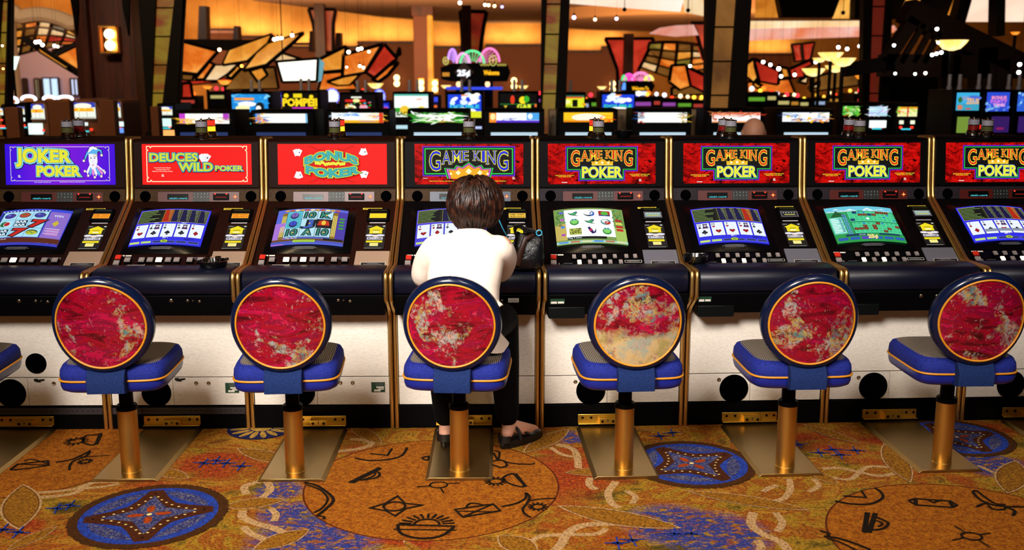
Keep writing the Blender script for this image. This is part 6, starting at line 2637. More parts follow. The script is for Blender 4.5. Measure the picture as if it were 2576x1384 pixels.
spot('gable_lamp', (9.6, 12.8, 2.6), (9.2, 15, 1.4), 60, (1, .7, .3), 90)


# ---------------------------------------------------------------- bowl lamps
def bowl_lamp(x, y, wpx, Y, label, glass, stem=True):
    c = at(x, y, Y)
    r = wpx / 2 * Y / F_PX
    root = empty('bowl_lamp', c, 0, label, 'lamp', 'glowing bowl lamps')
    m = MB()
    m.lathe([(.12 * r, -.55 * r), (.55 * r, -.42 * r), (.9 * r, -.05 * r), (r, .12 * r), (.96 * r, .12 * r), (.5 * r, -.3 * r)], glass, n=24)
    m.build('glass_bowl', root)
    m = MB()
    m.tube([(0, 0, -.5 * r), (0, 0, -c.z)], .022, M_DARKW, 8)
    m.lathe([(.14, -c.z), (.14, .02 - c.z), (.03, .05 - c.z)], M_DARKW, n=16)
    m.build('lamp_stem', root)


A_BOWL = amber('lit_bowl_glass', [(.3, '#f0a030'), (.5, '#ffd068'), (.7, '#fff0b8')], 1.5, 3)
A_BOWLR = amber('lit_orange_bowl', [(.3, '#ff5a10'), (.5, '#ff8a20'), (.7, '#ffc050')], 1.3, 3)
for x, y, w, Y, lab, g in (
        (2395, 106, 76, 11.5, 'largest glowing bowl lamp, under the timber gable', A_BOWL),
        (2090, 136, 62, 13, 'brightest bowl lamp at the top of the cluster left of the dull red column', A_BOWL),
        (2062, 148, 34, 13.9, 'small bowl lamp at the left of the cluster', A_BOWL),
        (2120, 150, 64, 11.0, 'wide bowl lamp at the right of the cluster', A_BOWL),
        (2102, 168, 52, 13.5, 'lowest bowl lamp of the cluster', A_BOWL),
        (2047, 176, 58, 14.6, 'flat bowl lamp hanging left below the cluster', A_BOWL),
        (2172, 188, 48, 14.2, 'dim orange bowl lamp under the dark eave', A_BOWLR),
        (565, 204, 34, 17, 'orange bowl lamp under the amber sails', A_BOWLR),
        (522, 218, 24, 17, 'smaller orange bowl lamp beside the red glow at left', A_BOWLR),
        (945, 212, 40, 20, 'pale bowl lamp below the boat-shaped sails', A_BOWL),
        (1122, 216, 26, 20, 'bowl lamp just left of the welcome sign base', A_BOWL),
        (1316, 217, 26, 20, 'bowl lamp left of the centre column', A_BOWL),
        (1514, 219, 24, 22, 'bowl lamp left of the red flared column', A_BOWL),
        (2554, 82, 22, 14, 'small bowl lamp near the top right corner', A_BOWLR)):
    bowl_lamp(x, y, w, Y, lab, g)
rnd = random.Random(2)
k = 0
for x, y, Y, r, c, s, lab in (
        (690, 99, 18, .03, '#fff2dc', 9, 'spot bulb'), (698, 97, 18, .03, '#fff2dc', 9, 'spot bulb'), (708, 96, 18, .03, '#fff2dc', 9, ''), (735, 89, 18, .03, '#fff2dc', 9, ''), (552, 125, 18, .03, '#ffd8a8', 6, ''), (608, 166, 18, .025, '#ffb040', 6, ''),
        (877, 131, 18, .03, '#fff2dc', 9, ''), (901, 124, 18, .03, '#fff2dc', 9, ''), (909, 122, 18, .028, '#fff2dc', 8, ''), (928, 130, 18, .025, '#ffe0b0', 6, ''), (905, 166, 18, .025, '#ffe8c8', 6, ''), (914, 170, 18, .025, '#ffe8c8', 6, ''), (872, 169, 18, .02, '#ffe8c8', 5, ''),
        (90, 106, 17, .028, '#fff2dc', 9, ''), (99, 105, 17, .03, '#fff2dc', 9, ''), (107, 113, 17, .028, '#fff2dc', 8, ''), (137, 115, 17, .026, '#fff2dc', 7, ''), (145, 117, 17, .022, '#ffe0b0', 6, ''), (6, 115, 11.6, .012, '#ffd8b0', 6, ''), (8, 173, 11.6, .012, '#ffb060', 6, ''),
        (1157, 7, 20, .035, '#fff2dc', 9, ''), (1220, 12, 20, .03, '#ffd8c0', 6, ''), (1229, 13, 20, .03, '#ffd8a0', 6, ''), (1244, 15, 20, .03, '#ffc890', 6, ''), (1263, 17, 20, .025, '#c0b0ff', 5, ''), (1444, 44, 20, .035, '#d8c8ff', 7, ''), (1497, 49, 20, .03, '#ffd8b0', 6, ''), (1551, 47, 20, .03, '#e8d8ff', 6, ''),
        (1920, 156, 18, .03, '#fff2dc', 8, ''), (1938, 163, 18, .03, '#fff2dc', 8, ''), (1959, 173, 18, .035, '#fff2dc', 9, ''), (1965, 192, 18, .03, '#fff2dc', 8, ''), (1999, 188, 18, .03, '#fff2dc', 8, ''), (2052, 156, 18, .03, '#fff2dc', 8, ''), (2109, 119, 18, .03, '#fff2dc', 9, ''), (2131, 123, 18, .03, '#fff2dc', 9, ''), (2162, 116, 18, .028, '#fff2dc', 7, ''), (1736, 166, 18, .026, '#fff2dc', 7, ''),
        (2249, 114, 11.6, .018, '#eef4ff', 8, ''), (2345, 138, 11.6, .02, '#f4faff', 9, ''), (2356, 135, 11.6, .02, '#f4faff', 9, ''), (2368, 132, 11.6, .02, '#f4faff', 9, ''), (2360, 107, 11.2, .016, '#f4faff', 7, ''), (2357, 73, 11.6, .02, '#fff6ea', 9, ''), (2252, 185, 11.6, .016, '#e8fff0', 8, ''), (2302, 186, 11.6, .016, '#e8fff0', 8, ''), (2328, 184, 11.6, .018, '#fff6ea', 8, ''), (2563, 182, 11.6, .022, '#fff6ea', 9, ''), (2565, 162, 11.6, .022, '#fff6ea', 9, '')):
    z_ = at(x, y, Y)
    o = empty('spot_bulb', z_)
    m = MB()
    m.ball((0, 0, 0), r, G(c, s), 12, 8)
    m.build('bulb', o)
    m = MB()
    m.lathe([(r * .5, r * .8), (r * .6, r * 2.2), (r * .1, r * 2.4), (.0015, r * 2.5), (.0015, 5.45 - z_.z)], M_DARKW, n=8)
    m.build('socket_wire', o)
    tag(o, 'small bright bulb among the track lights over the hall', 'light bulb', 'small bright bulbs over the hall')
for x, y, lab in ((998, 203, 'wall sconce with two globes right of the pale bowl lamp'), (1059, 215, 'wall sconce left on the fluted column foot'), (1094, 217, 'wall sconce right of the fluted column foot'), (1293, 210, 'wall sconce behind the welcome sign at right'), (1541, 218, 'wall sconce beside the red flared column')):
    Y = 32.76 if x in (1059, 1094) else 41.44
    k_ = Y / 30
    c_ = at(x, y, Y)
    root = empty('globe_sconce', c_, 0, lab, 'wall lamp', 'small globe sconces on the far wall')
    for s in (-1, 1):
        m = MB()
        m.ball((0, 0, s * .085 * k_), .085 * k_, G('#ffd890', 4.0), 12, 8)
        m.build('globe', root)
    m = MB()
    m.box((0, .14, 0), (.18, .1, .44), M_BRASS2)
    m.build('back_plate', root)

# daylight windows far left
c0, c1 = at(28, 150, 38), at(215, 245, 38)
m = MB()
m.box(((c0.x + c1.x) / 2, 38.3, (c0.z + c1.z) / 2), (c1.x - c0.x, .3, c0.z - c1.z + 1.6), mat('lavender_wall', '#6c5c74', .8))
m.build('wall_lobby')
tag(bpy.data.objects['wall_lobby'], kind='structure')
for i, (x0, x1, y0, y1, c) in enumerate(((107, 152, 196, 250, '#c8e4ff'), (58, 72, 198, 250, '#b8ccf8'), (88, 104, 198, 250, '#f0d8a8'), (178, 200, 198, 240, '#d0dcff'))):
    a, b = at(x0, y0, 38), at(x1, y1, 38)
    root = empty('window_%d' % (i + 1), ((a.x + b.x) / 2, 38, (a.z + b.z) / 2))
    root['kind'] = 'structure'
    m = MB()
    w, h = b.x - a.x, a.z - b.z
    m.box((0, 0, 0), (w, .05, h), G(c, 1.2))
    m.build('window_pane', root)
    m = MB()
    for s in (-1, 1):
        m.box((s * w / 2, -.03, 0), (.06, .1, h), M_TIMB)
        m.box((0, -.03, s * h / 2), (w, .1, .06), M_TIMB)
    m.box((0, -.03, 0), (.05, .08, h), M_TIMB)
    m.build('window_frame', root)
# white floor lamp cone at far left
m = MB()
c_ = at(32, 158, 15)
m.lathe([(.03, -.10), (.10, .09), (.09, .09)], G('#e0fff0', 1.6), tuple(c_), 14)
m.tube([c_ - Vector((0, 0, .1)), Vector((c_.x, c_.y, 0))], .02, M_DARKW, 6)
tag(m.build('cone_lamp'), 'small white cone lamp beside the left edge column', 'lamp')

# hanging white lit board
Q = [at(x, y, 15.) for x, y in ((695, 155), (800, 147), (797, 205), (710, 207))]
c_ = sum(Q, Vector()) / 4
root = empty('hanging_board', c_, 0, 'glowing white board hanging from the ceiling on a wire', 'lit board')
m = MB()
m.prism([p - c_ for p in Q], (0, .05, 0), G('#fffbe8', 1.6))
m.build('lit_face', root)
m = MB()
Q2 = [at(x, y, 15.05) - c_ for x, y in ((800, 147), (813, 157), (806, 203), (797, 206))]
m.prism(Q2, (0, .10, 0), G('#7ab8c8', .8))
m.build('side_face', root)
m = MB()
for i in range(4):
    m.tube([Q[i] - c_, Q[(i + 1) % 4] - c_], .022, M_DARKW, 6)
m.build('board_frame', root)
m = MB()
p_ = at(711, 150, 15) - c_
m.tube([p_, p_ + Vector((0, 0, 5.4 - c_.z - p_.z))], .008, M_DARKW, 6)
m.build('wire', root)

# ---------------------------------------------------------------- carousel signs
def plane_xy(x0, y0, x1, y1, Y):
    """artwork frame on a plane facing the aisle; 0..1 across and down"""
    a, b = at(x0, y0, Y), at(x1, y1, Y)

    def P(u, v, n=0.):
        return Vector((a.x + (b.x - a.x) * u, Y - n, a.z + (b.z - a.z) * v))
    return P


root = empty('carousel_sign', (0, 0, 0), 0, 'black carousel sign reading 25 cents and Welcome under pink and green neon feathers', 'sign')
m = MB()
for pts in ([(1108, 170), (1135, 160), (1135, 205), (1110, 200)], [(1135, 160), (1206, 158), (1206, 206), (1135, 205)], [(1206, 160), (1276, 160), (1284, 182), (1276, 205), (1206, 206)]):
    m.prism([at2(p, 16) for p in pts], (0, .5, 0), M_BLACK)
m.build('fascia', root, smooth=0)
PL = plane_xy(1108, 115, 1284, 235, 15.98)
ar = Art(PL, step=.004, n0=.004)
w_, h_ = 176., 120.
q = lambda x, y: ((x - 1108) / w_, (y - 115) / h_)
ar.poly([q(1167, 156), q(1192, 181), q(1167, 207), q(1142, 181)], mat('maroon_diamond', '#3a0c14', .5))
ar.up()
for body, x, y, h, w, c, k in (('25¢', 1166, 190, 14, 33, '#f4f8ff', 1.5), ('Welcome', 1236, 188, 11, 40, '#ffb81c', 1.3)):
    vs, fs = text_mesh(body, .05, 2)
    x0, x1 = min(p[0] for p in vs), max(p[0] for p in vs)
    ar.faces([q(x - w / 2 + (p[0] - x0) / (x1 - x0) * w, y - p[1] / .7 * h) for p in vs], fs, G(c, k))
ar.rect(*q(1112, 182), *q(1130, 192), G('#d89030', .9))
for x, y, r in ((1240, 152, 11), (1121, 153, 8)):
    L = [q(x + r * .8 * math.cos(2 * PI * i / 20), y + r * 1.2 * math.sin(2 * PI * i / 20)) for i in range(20)]
    ar.frame(L, .014, G('#e0e070', 1.0))
    ar.frame([q(x - r * .5, y), q(x + r * .5, y)], .018, G('#f0d080', 1.0), False)
    ar.frame([q(x, y - r * .8), q(x, y + r * .8)], .012, G('#f0d080', 1.0), False)
for x0, x1 in ((1208, 1232), (1250, 1274)):
    ar.frame([q(x0 + (x1 - x0) * i / 8, 163 + (2 if i % 2 else -2)) for i in range(9)], .014, G('#c8b850', .9), False)
ar.build('lettering', root)
for cx, cy, rx, ry, c, lab in ((1138, 140, 10, 26, '#c08af0', 0), (1188, 150, 30, 32, '#5ad88a', 0), (1232, 146, 24, 34, '#f07ab8', 0), (1165, 150, 16, 26, '#e89ad0', 0)):
    m = MB()
    P = [at(cx + rx * math.cos(PI + PI * i / 20), cy + 10 + ry * math.sin(PI + PI * i / 20), 16.1) for i in range(21)]
    m.tube(P, .018, G(c, 1.6), 8)
    base = at(1190 if cx > 1150 else 1150, 168, 16.1)
    for i in range(2, 19, 2):
        m.tube([P[i], P[i] * .35 + base * .65], .007, G(c, 1.2), 6)
    m.build('neon_feather', root)
m = MB()
p_ = at(1193, 222, 16.3)
m.lathe([(.44, -.022), (.46, 0), (.44, .022)], G('#3a50f0', 1.0), tuple(p_), 32)
m.build('neon_ring', root)
m = MB()
m.lathe([(.3, -p_.z), (.3, .1)], M_DARKW, tuple(p_), 24)
m.lathe([(.06, .1), (.06, .3)], M_CHROME, tuple(p_), 12)
m.build('pedestal', root)
for x in (1155, 1225):
    m = MB()
    p_ = at(x, 212, 16.1)
    m.ball(p_, .05, G('#ffc890', 2.0), 10, 8)
    m.build('bulb', root)

root = empty('carousel_sign', (0, 0, 0), 0, 'smaller black carousel sign with a pink neon shell crest beside the red flared column', 'sign')
m = MB()
m.prism([at2(p, 23) for p in ((1566, 214), (1575, 204), (1640, 204), (1648, 216), (1640, 232), (1572, 232))], (0, .6, 0), M_BLACK)
m.build('fascia', root, smooth=0)
PL = plane_xy(1560, 180, 1652, 250, 22.97)
q = lambda x, y: ((x - 1560) / 92., (y - 180) / 70.)
ar = Art(PL, step=.004, n0=.004)
vs, fs = text_mesh('Welcome To', .05, 1)
x0, x1 = min(p[0] for p in vs), max(p[0] for p in vs)
ar.faces([q(1590 + (p[0] - x0) / (x1 - x0) * 42, 226 - p[1] / .7 * 8) for p in vs], fs, G('#ffb81c', 1.3))
ar.build('lettering', root)
for cx, rx, ry, c in ((1570, 4, 12, '#3ad07a'), (1582, 12, 16, '#f04ab0'), (1612, 22, 20, '#f080b8'), (1632, 10, 12, '#f0e070')):
    m = MB()
    P = [at(cx + rx * math.cos(PI + PI * i / 14), 203 + ry * math.sin(PI + PI * i / 14), 23.1) for i in range(15)]
    m.tube(P, .03, G(c, 1.6), 8)
    b_ = at(cx, 203, 23.1)
    for i in range(1, 14, 2):
        m.tube([P[i], b_], .014, G(c, 1.2), 6)
    m.build('neon_feather', root)
for pts, c in (([(1600, 230), (1628, 230), (1628, 240), (1600, 240)], '#d8e8ff'), ([(1596, 241), (1634, 241), (1634, 244), (1596, 244)], '#3a5aff'), ([(1568, 208), (1574, 208), (1574, 226), (1564, 226)], '#5a9aff')):
    m = MB()
    m.prism([at2(p, 22.9) for p in pts], (0, .05, 0), G(c, 1.3))
    m.build('lit_strip', root)
m = MB()
p_ = at(1612, 240, 23.2)
m.lathe([(.3, -p_.z), (.3, 0)], M_DARKW, tuple(p_), 20)
m.build('pedestal', root)
# ---------------------------------------------------------------- the machines across the hall
M_CREAM = mat('cream_cabinet', '#8a7458', .6)
M_TANCAB = mat('tan_cabinet_side', '#5a3620', .6, spec=.1)


def far_machine(Y, x0, x1, ytop, sign, art, label, group, lower=None, wide=1.18, name='slot_machine', body=M_BLACK, shape='flat', candle=True, dots=True):
    """a machine facing the camera: body to the floor, lit sign with artwork, lower lit screen, candle"""
    a, b = at(x0, sign[0], Y), at(x1, sign[1], Y)
    cx, w = (a.x + b.x) / 2, (b.x - a.x)
    zt = at((x0 + x1) / 2, ytop, Y).z
    root = empty(name, (cx, Y, 0), 0, label, 'slot machine', group)
    W = w * wide
    m = MB()
    if shape == 'round':
        prof = [(-W / 2, 0), (W / 2, 0), (W / 2, zt - W * .42)] + [(W / 2 * math.cos(PI * i / 14), zt - W * .42 + W * .42 * math.sin(PI * i / 14)) for i in range(15)] + [(-W / 2, zt - W * .42)]
        m.prism([(x, .02, z) for x, z in prof], (0, .55, 0), body)
    else:
        m.prism([(x, y, z) for x, (y, z) in zip([-W / 2] * 6, ((.0, .72), (.02, zt - .02), (.05, zt), (.6, zt), (.6, 0), (.05, 0)))], (W, 0, 0), body)
        m.prism([(-W / 2, .0, .60), (-W / 2, -.28, .66), (-W / 2, -.28, .74), (-W / 2, .02, .80)], (W, 0, 0), body)
    m.build('cabinet', root, .006)

    def P(u, v, n=0.):
        return Vector((-w / 2 + w * u, -.012 - n, a.z + (b.z - a.z) * v))
    ar = Art(P, step=.003, n0=.003)
    art(ar)
    ar.build('lit_sign', root)
    if lower:
        for (lx0, lx1, ly0, ly1, c, s) in lower:
            p, q = at(lx0, ly0, Y), at(lx1, ly1, Y)
            m = MB()
            m.box(((p.x + q.x) / 2 - cx, -.02, (p.z + q.z) / 2), (q.x - p.x, .03, p.z - q.z), G(c, s))
            m.build('lit_screen', root)
    if dots:
        m = MB()
        zc = b.z - .09
        for u, c in ((.28, '#ff2a1a'), (-.30, '#ff2a1a')):
            m.box((u * w, -.02, zc - .03), (.022, .02, .022), G(c, 3))
        m.box((-.02 * w, -.02, zc - .05), (.10, .02, .014), G('#3ad0e0', 1.2))
        m.build('status_light', root)
    if candle:
        for i, s in enumerate((-.05, .05)):
            m = MB()
            m.lathe([(.024, 0), (.024, .03), (.018, .032), (.018, .14), (.016, .145)], M_LENS_GREY, (s, .3, zt), 12)
            m.build('candle_lamp', root)
    return root


def blobs(bg, items, seed=1, k=1.15):
    """sign face: ground colour, bands and glyph-like blocks in its own colours"""
    def f(a):
        rnd = random.Random(seed)
        a.rect(0, 0, 1, 1, G(bg, k))
        a.up()
        for it in items:
            t = it[0]
            if t == 'r':
                a.rect(it[1], it[2], it[3], it[4], G(it[5], k))
            elif t == 'o':
                a.disc(it[1], it[2], it[3], it[4], G(it[5], k), 18)
            elif t == 't':
                vs, fs = text_mesh(it[1], it[7] if len(it) > 7 else .05, 2)
                x0, x1 = min(p[0] for p in vs), max(p[0] for p in vs)
                a.faces([(it[2] + (p[0] - x0) / (x1 - x0) * (it[4] - it[2]), it[5] - p[1] / .7 * (it[5] - it[3])) for p in vs], fs, G(it[6], k))
            elif t == 's':
                for _ in range(it[1]):
                    x, y = rnd.uniform(it[2], it[4]), rnd.uniform(it[3], it[5])
                    a.disc(x, y, rnd.uniform(.3, 1) * it[6], rnd.uniform(.5, 1) * it[7], G(rnd.choice(it[8]), k), 8, rnd.uniform(0, 3))
            a.up()
    return f


W, Y_ = '#fffef4', '#ffd81e'
ROW_A = [
    (452, 578, 278, (286, 311), blobs(W, [('r', 0, 0, .12, 1, '#c03ac8'), ('r', .88, 0, 1, .6, '#b03ac0'), ('s', 26, .0, .5, .25, 1, .03, .2, ['#f0c030', '#e89a20']), ('s', 10, .75, .3, 1, .9, .02, .2, ['#20182a', '#f0a030'])], 1), 'across the aisle, pink, white and gold sign behind the deuces wild machine'),
    (643, 774, 277, (286, 309), blobs(W, [('r', 0, 0, .1, 1, '#2a8ae0'), ('s', 24, .0, .1, .2, 1, .035, .2, ['#f0b030', '#e07a20', '#2a7ad0']), ('r', .97, 0, 1, 1, '#4ab0e8')], 2), 'across the aisle, mostly white sign with a blue left end'),
    (835, 965, 276, (284, 309), blobs(W, [('r', 0, .72, 1, 1, '#f0b020'), ('s', 22, .05, .0, .5, .4, .04, .16, ['#4a9af0', '#d0e8ff']), ('s', 20, .7, .1, 1, .9, .03, .2, ['#f06a20', '#2a6ad8', Y_]), ('r', .92, 0, 1, 1, '#d8401c')], 3), 'across the aisle, white and gold sign with an orange right end'),
    (1038, 1165, 275, (284, 308), blobs('#1f7a1c', [('s', 50, .0, .0, 1, 1, .05, .3, ['#2fae28', '#0f5a12', '#f4fff0', '#8ad84a']), ('s', 20, .2, .2, .85, .8, .06, .3, [W]), ('s', 6, .3, .7, .8, 1, .03, .15, ['#c82020'])], 4), 'across the aisle, green jungle sign with white patches'),
    (1231, 1356, 275, (284, 308), blobs('#f4faff', [('r', 0, 0, .14, 1, '#f08a2a'), ('o', .07, .4, .05, .35, '#ffe6a0'), ('r', .14, .78, 1, 1, '#5a30c8'), ('r', .75, 0, 1, .75, '#4aa0e8'), ('o', .82, .35, .05, .3, '#e8f6ff'), ('s', 12, .2, .55, .6, .8, .02, .12, ['#3a3ab0'])], 5), 'across the aisle, white and blue sign with an orange left end'),
    (1418, 1541, 274, (283, 307), blobs('#ffc21e', [('o', .5, .5, .34, .40, '#fff6d8'), ('r', 0, .8, 1, 1, '#e88a14'), ('s', 16, .7, .0, 1, 1, .035, .2, ['#e85a10', '#ffe84a'])], 6), 'across the aisle, yellow and orange sign behind the parrot machine'),
    (1605, 1727, 274, (283, 308), blobs('#fffff8', [('s', 26, .0, .0, .12, 1, .02, .2, ['#20203a', '#c04020', '#2a6ac0']), ('s', 26, .86, .0, 1, 1, .02, .2, ['#20301a', '#c8d82a', '#e8b030'])], 7), 'across the aisle, plain white sign edged with dark specks'),
    (1791, 1911, 274, (283, 308), blobs('#fff0ee', [('r', 0, .0, 1, .22, '#f09070'), ('s', 40, .0, .0, 1, .35, .02, .28, ['#d83a1a', '#f0a040', '#8a2010']), ('r', 0, .86, 1, 1, '#f0a060'), ('t', 'C', .0, .0, .10, .75, '#c05a30')], 8), 'across the aisle, pale sign with flame-like lettering'),
    (1968, 2084, 274, (283, 306), blobs('#f4fbff', [('s', 40, .0, .1, 1, .5, .03, .2, ['#3a8ad8', Y_, '#fffce0', '#2a3a7a']), ('r', .4, .1, .75, .6, '#fffff0'), ('s', 30, .2, .6, 1, 1, .04, .2, ['#ffc81e', '#e88a20', '#2a5ab0'])], 9), 'across the aisle, blue and yellow scattered sign'),
]
for i, (x0, x1, yt, sg, art, lab) in enumerate(ROW_A):
    far_machine(10.3, x0, x1, yt, sg, art, 'black slot machine ' + lab, 'low slot machines facing across the aisle', [(x0 + 4, x1 - 4, 333, 346, '#c8e4f4' if i > 2 else '#2a3a6a', .9)], 1.22, candle=False)
for x0, x1, lab in ((1383, 1413, 'narrow cream cabinet between the white-blue and yellow signed machines'), (1553, 1598, 'cream cabinet between the yellow and plain white signed machines'), (1731, 1786, 'cream cabinet between the plain white and flame signed machines'), (1916, 1962, 'cream cabinet between the flame and blue-yellow signed machines')):
    a, b = at(x0, 277, 11.0), at(x1, 277, 11.0)
    root = empty('service_cabinet', ((a.x + b.x) / 2, 11.0, 0), 0, lab, 'cabinet', 'cream cabinets between the far machines')
    m = MB()
    m.box((0, .25, a.z / 2), (b.x - a.x, .5, a.z), M_CREAM)
    m.build('body', root, .004)
    for s in (-.24, .24):
        m = MB()
        for k in range(3):
            m.box((s * (b.x - a.x), -.003, a.z - .055 - .016 * k), (.028, .004, .007), M_INK)
        m.build('vent', root)
# second row: taller machines with square top signs
ROW_C = [
    (583, 676, 230, (237, 282), blobs('#1c8ad8', [('s', 30, 0, 0, 1, 1, .05, .1, ['#2aa0e8', '#1468b8', '#7ad0f4']), ('r', .08, .2, .62, .34, '#f09a2a'), ('o', .42, .55, .25, .14, W), ('o', .30, .78, .2, .16, '#fff2b0'), ('o', .78, .7, .12, .26, '#14181c'), ('o', .74, .8, .07, .16, W)], 11), 'tall slot machine with a bright blue and white sign left of the POMPEII one', []),
    (712, 801, 228, (234, 279), blobs('#060504', [('t', 'POMPEII', -.02, .32, .98, .72, Y_), ('r', .3, .04, .55, .26, '#e8d01c'), ('o', .1, .15, .07, .12, Y_), ('o', .82, .2, .06, .1, Y_), ('r', .26, .80, .86, .94, '#d030c0'), ('r', .3, .93, .9, .99, '#f0c040'), ('o', .93, .88, .06, .1, Y_)], 12), 'tall black slot machine with yellow POMPEII lettering', []),
    (858, 945, 232, (239, 278), blobs('#070406', [('r', .12, .3, .72, .44, '#d8201c'), ('r', .3, .1, .6, .2, '#f0f0e0'), ('o', .45, .36, .10, .12, '#fff0a0'), ('o', .28, .82, .16, .18, '#f8f0c0'), ('o', .28, .85, .08, .09, '#d8401c'), ('o', .66, .78, .12, .18, '#f0a0b0'), ('s', 22, 0, .45, 1, 1, .05, .06, ['#e8c81c', '#3ab83a', '#d8301c', '#3ac8e0'])], 13), 'tall black slot machine with a red banner and wheel on its sign', []),
    (992, 1078, 231, (237, 294), blobs('#f8fff4', [('r', 0, 0, 1, .08, '#58b8a8'), ('r', 0, .6, 1, .78, '#2fa02c'), ('o', .3, .70, .14, .2, '#e8c030'), ('o', .8, .72, .12, .2, '#f0d84a'), ('r', .66, .2, .82, .24, '#e04020'), ('t', 'BACK', .06, .78, .5, .94, '#3a5a10')], 14), 'tall slot machine with a white and green landscape sign', [(992, 1035, 315, 324, '#c0e8f0', 1.0)]),
    (1127, 1211, 231, (238, 296), blobs('#1c40d8', [('s', 16, .1, .0, .9, .4, .12, .14, [W, '#d8ecff']), ('r', .4, .0, .6, .05, '#ff8a1c'), ('t', 'DOUBLE', .06, .44, .94, .58, '#38c8d8'), ('o', .5, .70, .34, .12, W), ('r', .5, .72, 1, 1, '#d8dc2a'), ('s', 8, .1, .6, .5, .95, .1, .08, ['#e8f4ff'])], 15), 'tall slot machine with a blue sign reading DOUBLE left of the GAR one', [(1188, 1212, 318, 324, '#c0d0ff', 1.0)]),
    (1258, 1350, 230, (236, 278), blobs('#060606', [('t', 'GAR', .46, .62, .88, .92, '#d8e83a'), ('r', .0, .60, 1, .63, '#1f8a3a'), ('o', .34, .35, .06, .26, '#d8381c'), ('o', .62, .38, .10, .22, Y_), ('o', .72, .32, .08, .2, '#3aa82a'), ('t', 'Y', .1, .7, .2, .9, '#e8c83a'), ('o', .97, .7, .03, .1, '#e86a2a')], 16), 'tall black slot machine with yellow GAR lettering', []),
    (1387, 1469, 232, (240, 276), blobs('#d8e02a', [('r', 0, 0, 1, .14, '#2a6a50'), ('r', .3, .1, .95, .2, '#e0481c'), ('o', .3, .45, .28, .2, '#f8f8a0'), ('s', 14, 0, .6, 1, 1, .08, .1, ['#e8a01c', '#b8d82a', '#fff8c0']), ('r', .64, .3, .8, .8, '#0c0c06'), ('t', 'BINGO', .04, .74, .6, .92, '#5a8a10')], 17), 'tall slot machine with a lime yellow sign, right of the centre column', []),
    (1515, 1594, 231, (238, 276), blobs('#1c40d8', [('s', 16, .1, .0, .9, .55, .12, .16, [W, '#d8ecff']), ('r', .4, .0, .6, .07, '#ff8a1c'), ('t', 'DOUBLE', .06, .66, .94, .84, '#38c8a8'), ('o', .5, .92, .3, .1, W)], 18), 'tall slot machine with a blue sign reading DOUBLE near the pink shell sign', [(1545, 1556, 278, 294, '#e8e88a', 1.1)]),
]
for x0, x1, yt, sg, art, lab, low in ROW_C:
    far_machine(12.6, x0, x1, yt, sg, art, lab, 'tall slot machines in the second row', low, 1.12)
# sign wheels and side signs standing between the tall machines
for x, y, rx, ry, c, lab in ((836, 243, 15, 17, '#e8ecff', 'white oval bulb sign left of the red banner machine'), (955, 243, 12, 15, '#d0dcff', 'white oval bulb sign right of the red banner machine')):
    p_ = at(x, y, 14.4)
    s_ = 14.4 / F_PX
    root = empty('oval_sign', (p_.x, 14.4, 0), 0, lab, 'sign', 'white oval bulb signs')
    m = MB()
    m.rings([[(r * rx * s_ * math.cos(t), d, p_.z + r * ry * s_ * math.sin(t)) for t in [2 * PI * i / 28 for i in range(28)]] for r, d in ((1, .05), (1, -.03), (.9, -.05))], G(c, 1.4))
    m.build('lit_face', root)
    m = MB()
    for i in range(14):
        t = 2 * PI * i / 14
        m.ball((1.08 * rx * s_ * math.cos(t), -.02, p_.z + 1.08 * ry * s_ * math.sin(t)), .016, G('#5a6aff', 2.5), 8, 6)
    m.build('bulb_ring', root)
    m = MB()
    m.box((0, .2, (p_.z - ry * s_) / 2), (.30, .36, p_.z - ry * s_), M_BLACK)
    m.build('pedestal', root)
for x0, x1, y0, y1, art, lab in ((690, 712, 232, 280, blobs('#1c28b8', [('o', .5, .2, .4, .12, '#c8d8ff'), ('r', .1, .52, .9, .64, '#d83a2a'), ('r', .1, .78, .95, .96, '#f09a1c'), ('r', 0, .3, 1, .45, '#3a3ae0')], 30), 'narrow blue and orange slot machine left of the POMPEII one'),
                              (948, 980, 258, 286, blobs('#1420a8', [('o', .6, .5, .4, .35, '#3a4ae8'), ('r', .3, .4, .9, .6, '#c83a8a'), ('o', .8, .7, .2, .2, '#f0c83a')], 31), 'narrow blue slot machine under the right oval sign'),
                              (1082, 1102, 244, 285, blobs('#10103a', [('r', 0, 0, 1, .3, '#3a4ae0'), ('r', .1, .5, .9, .65, '#e86a1c'), ('r', .1, .72, .9, .85, '#d83a1c')], 32), 'narrow dark blue slot machine between the green and blue signed ones'),
                              (812, 828, 262, 276, blobs('#1c1ca8', [('r', .2, .2, .8, .8, '#f0c030')], 33), 'narrow blue slot machine under the left oval sign')):
    far_machine(13.6, x0, x1, y0 - 4, (y0, y1), art, lab, 'narrow slot machines in the second row', None, 1.1, candle=False, dots=False)

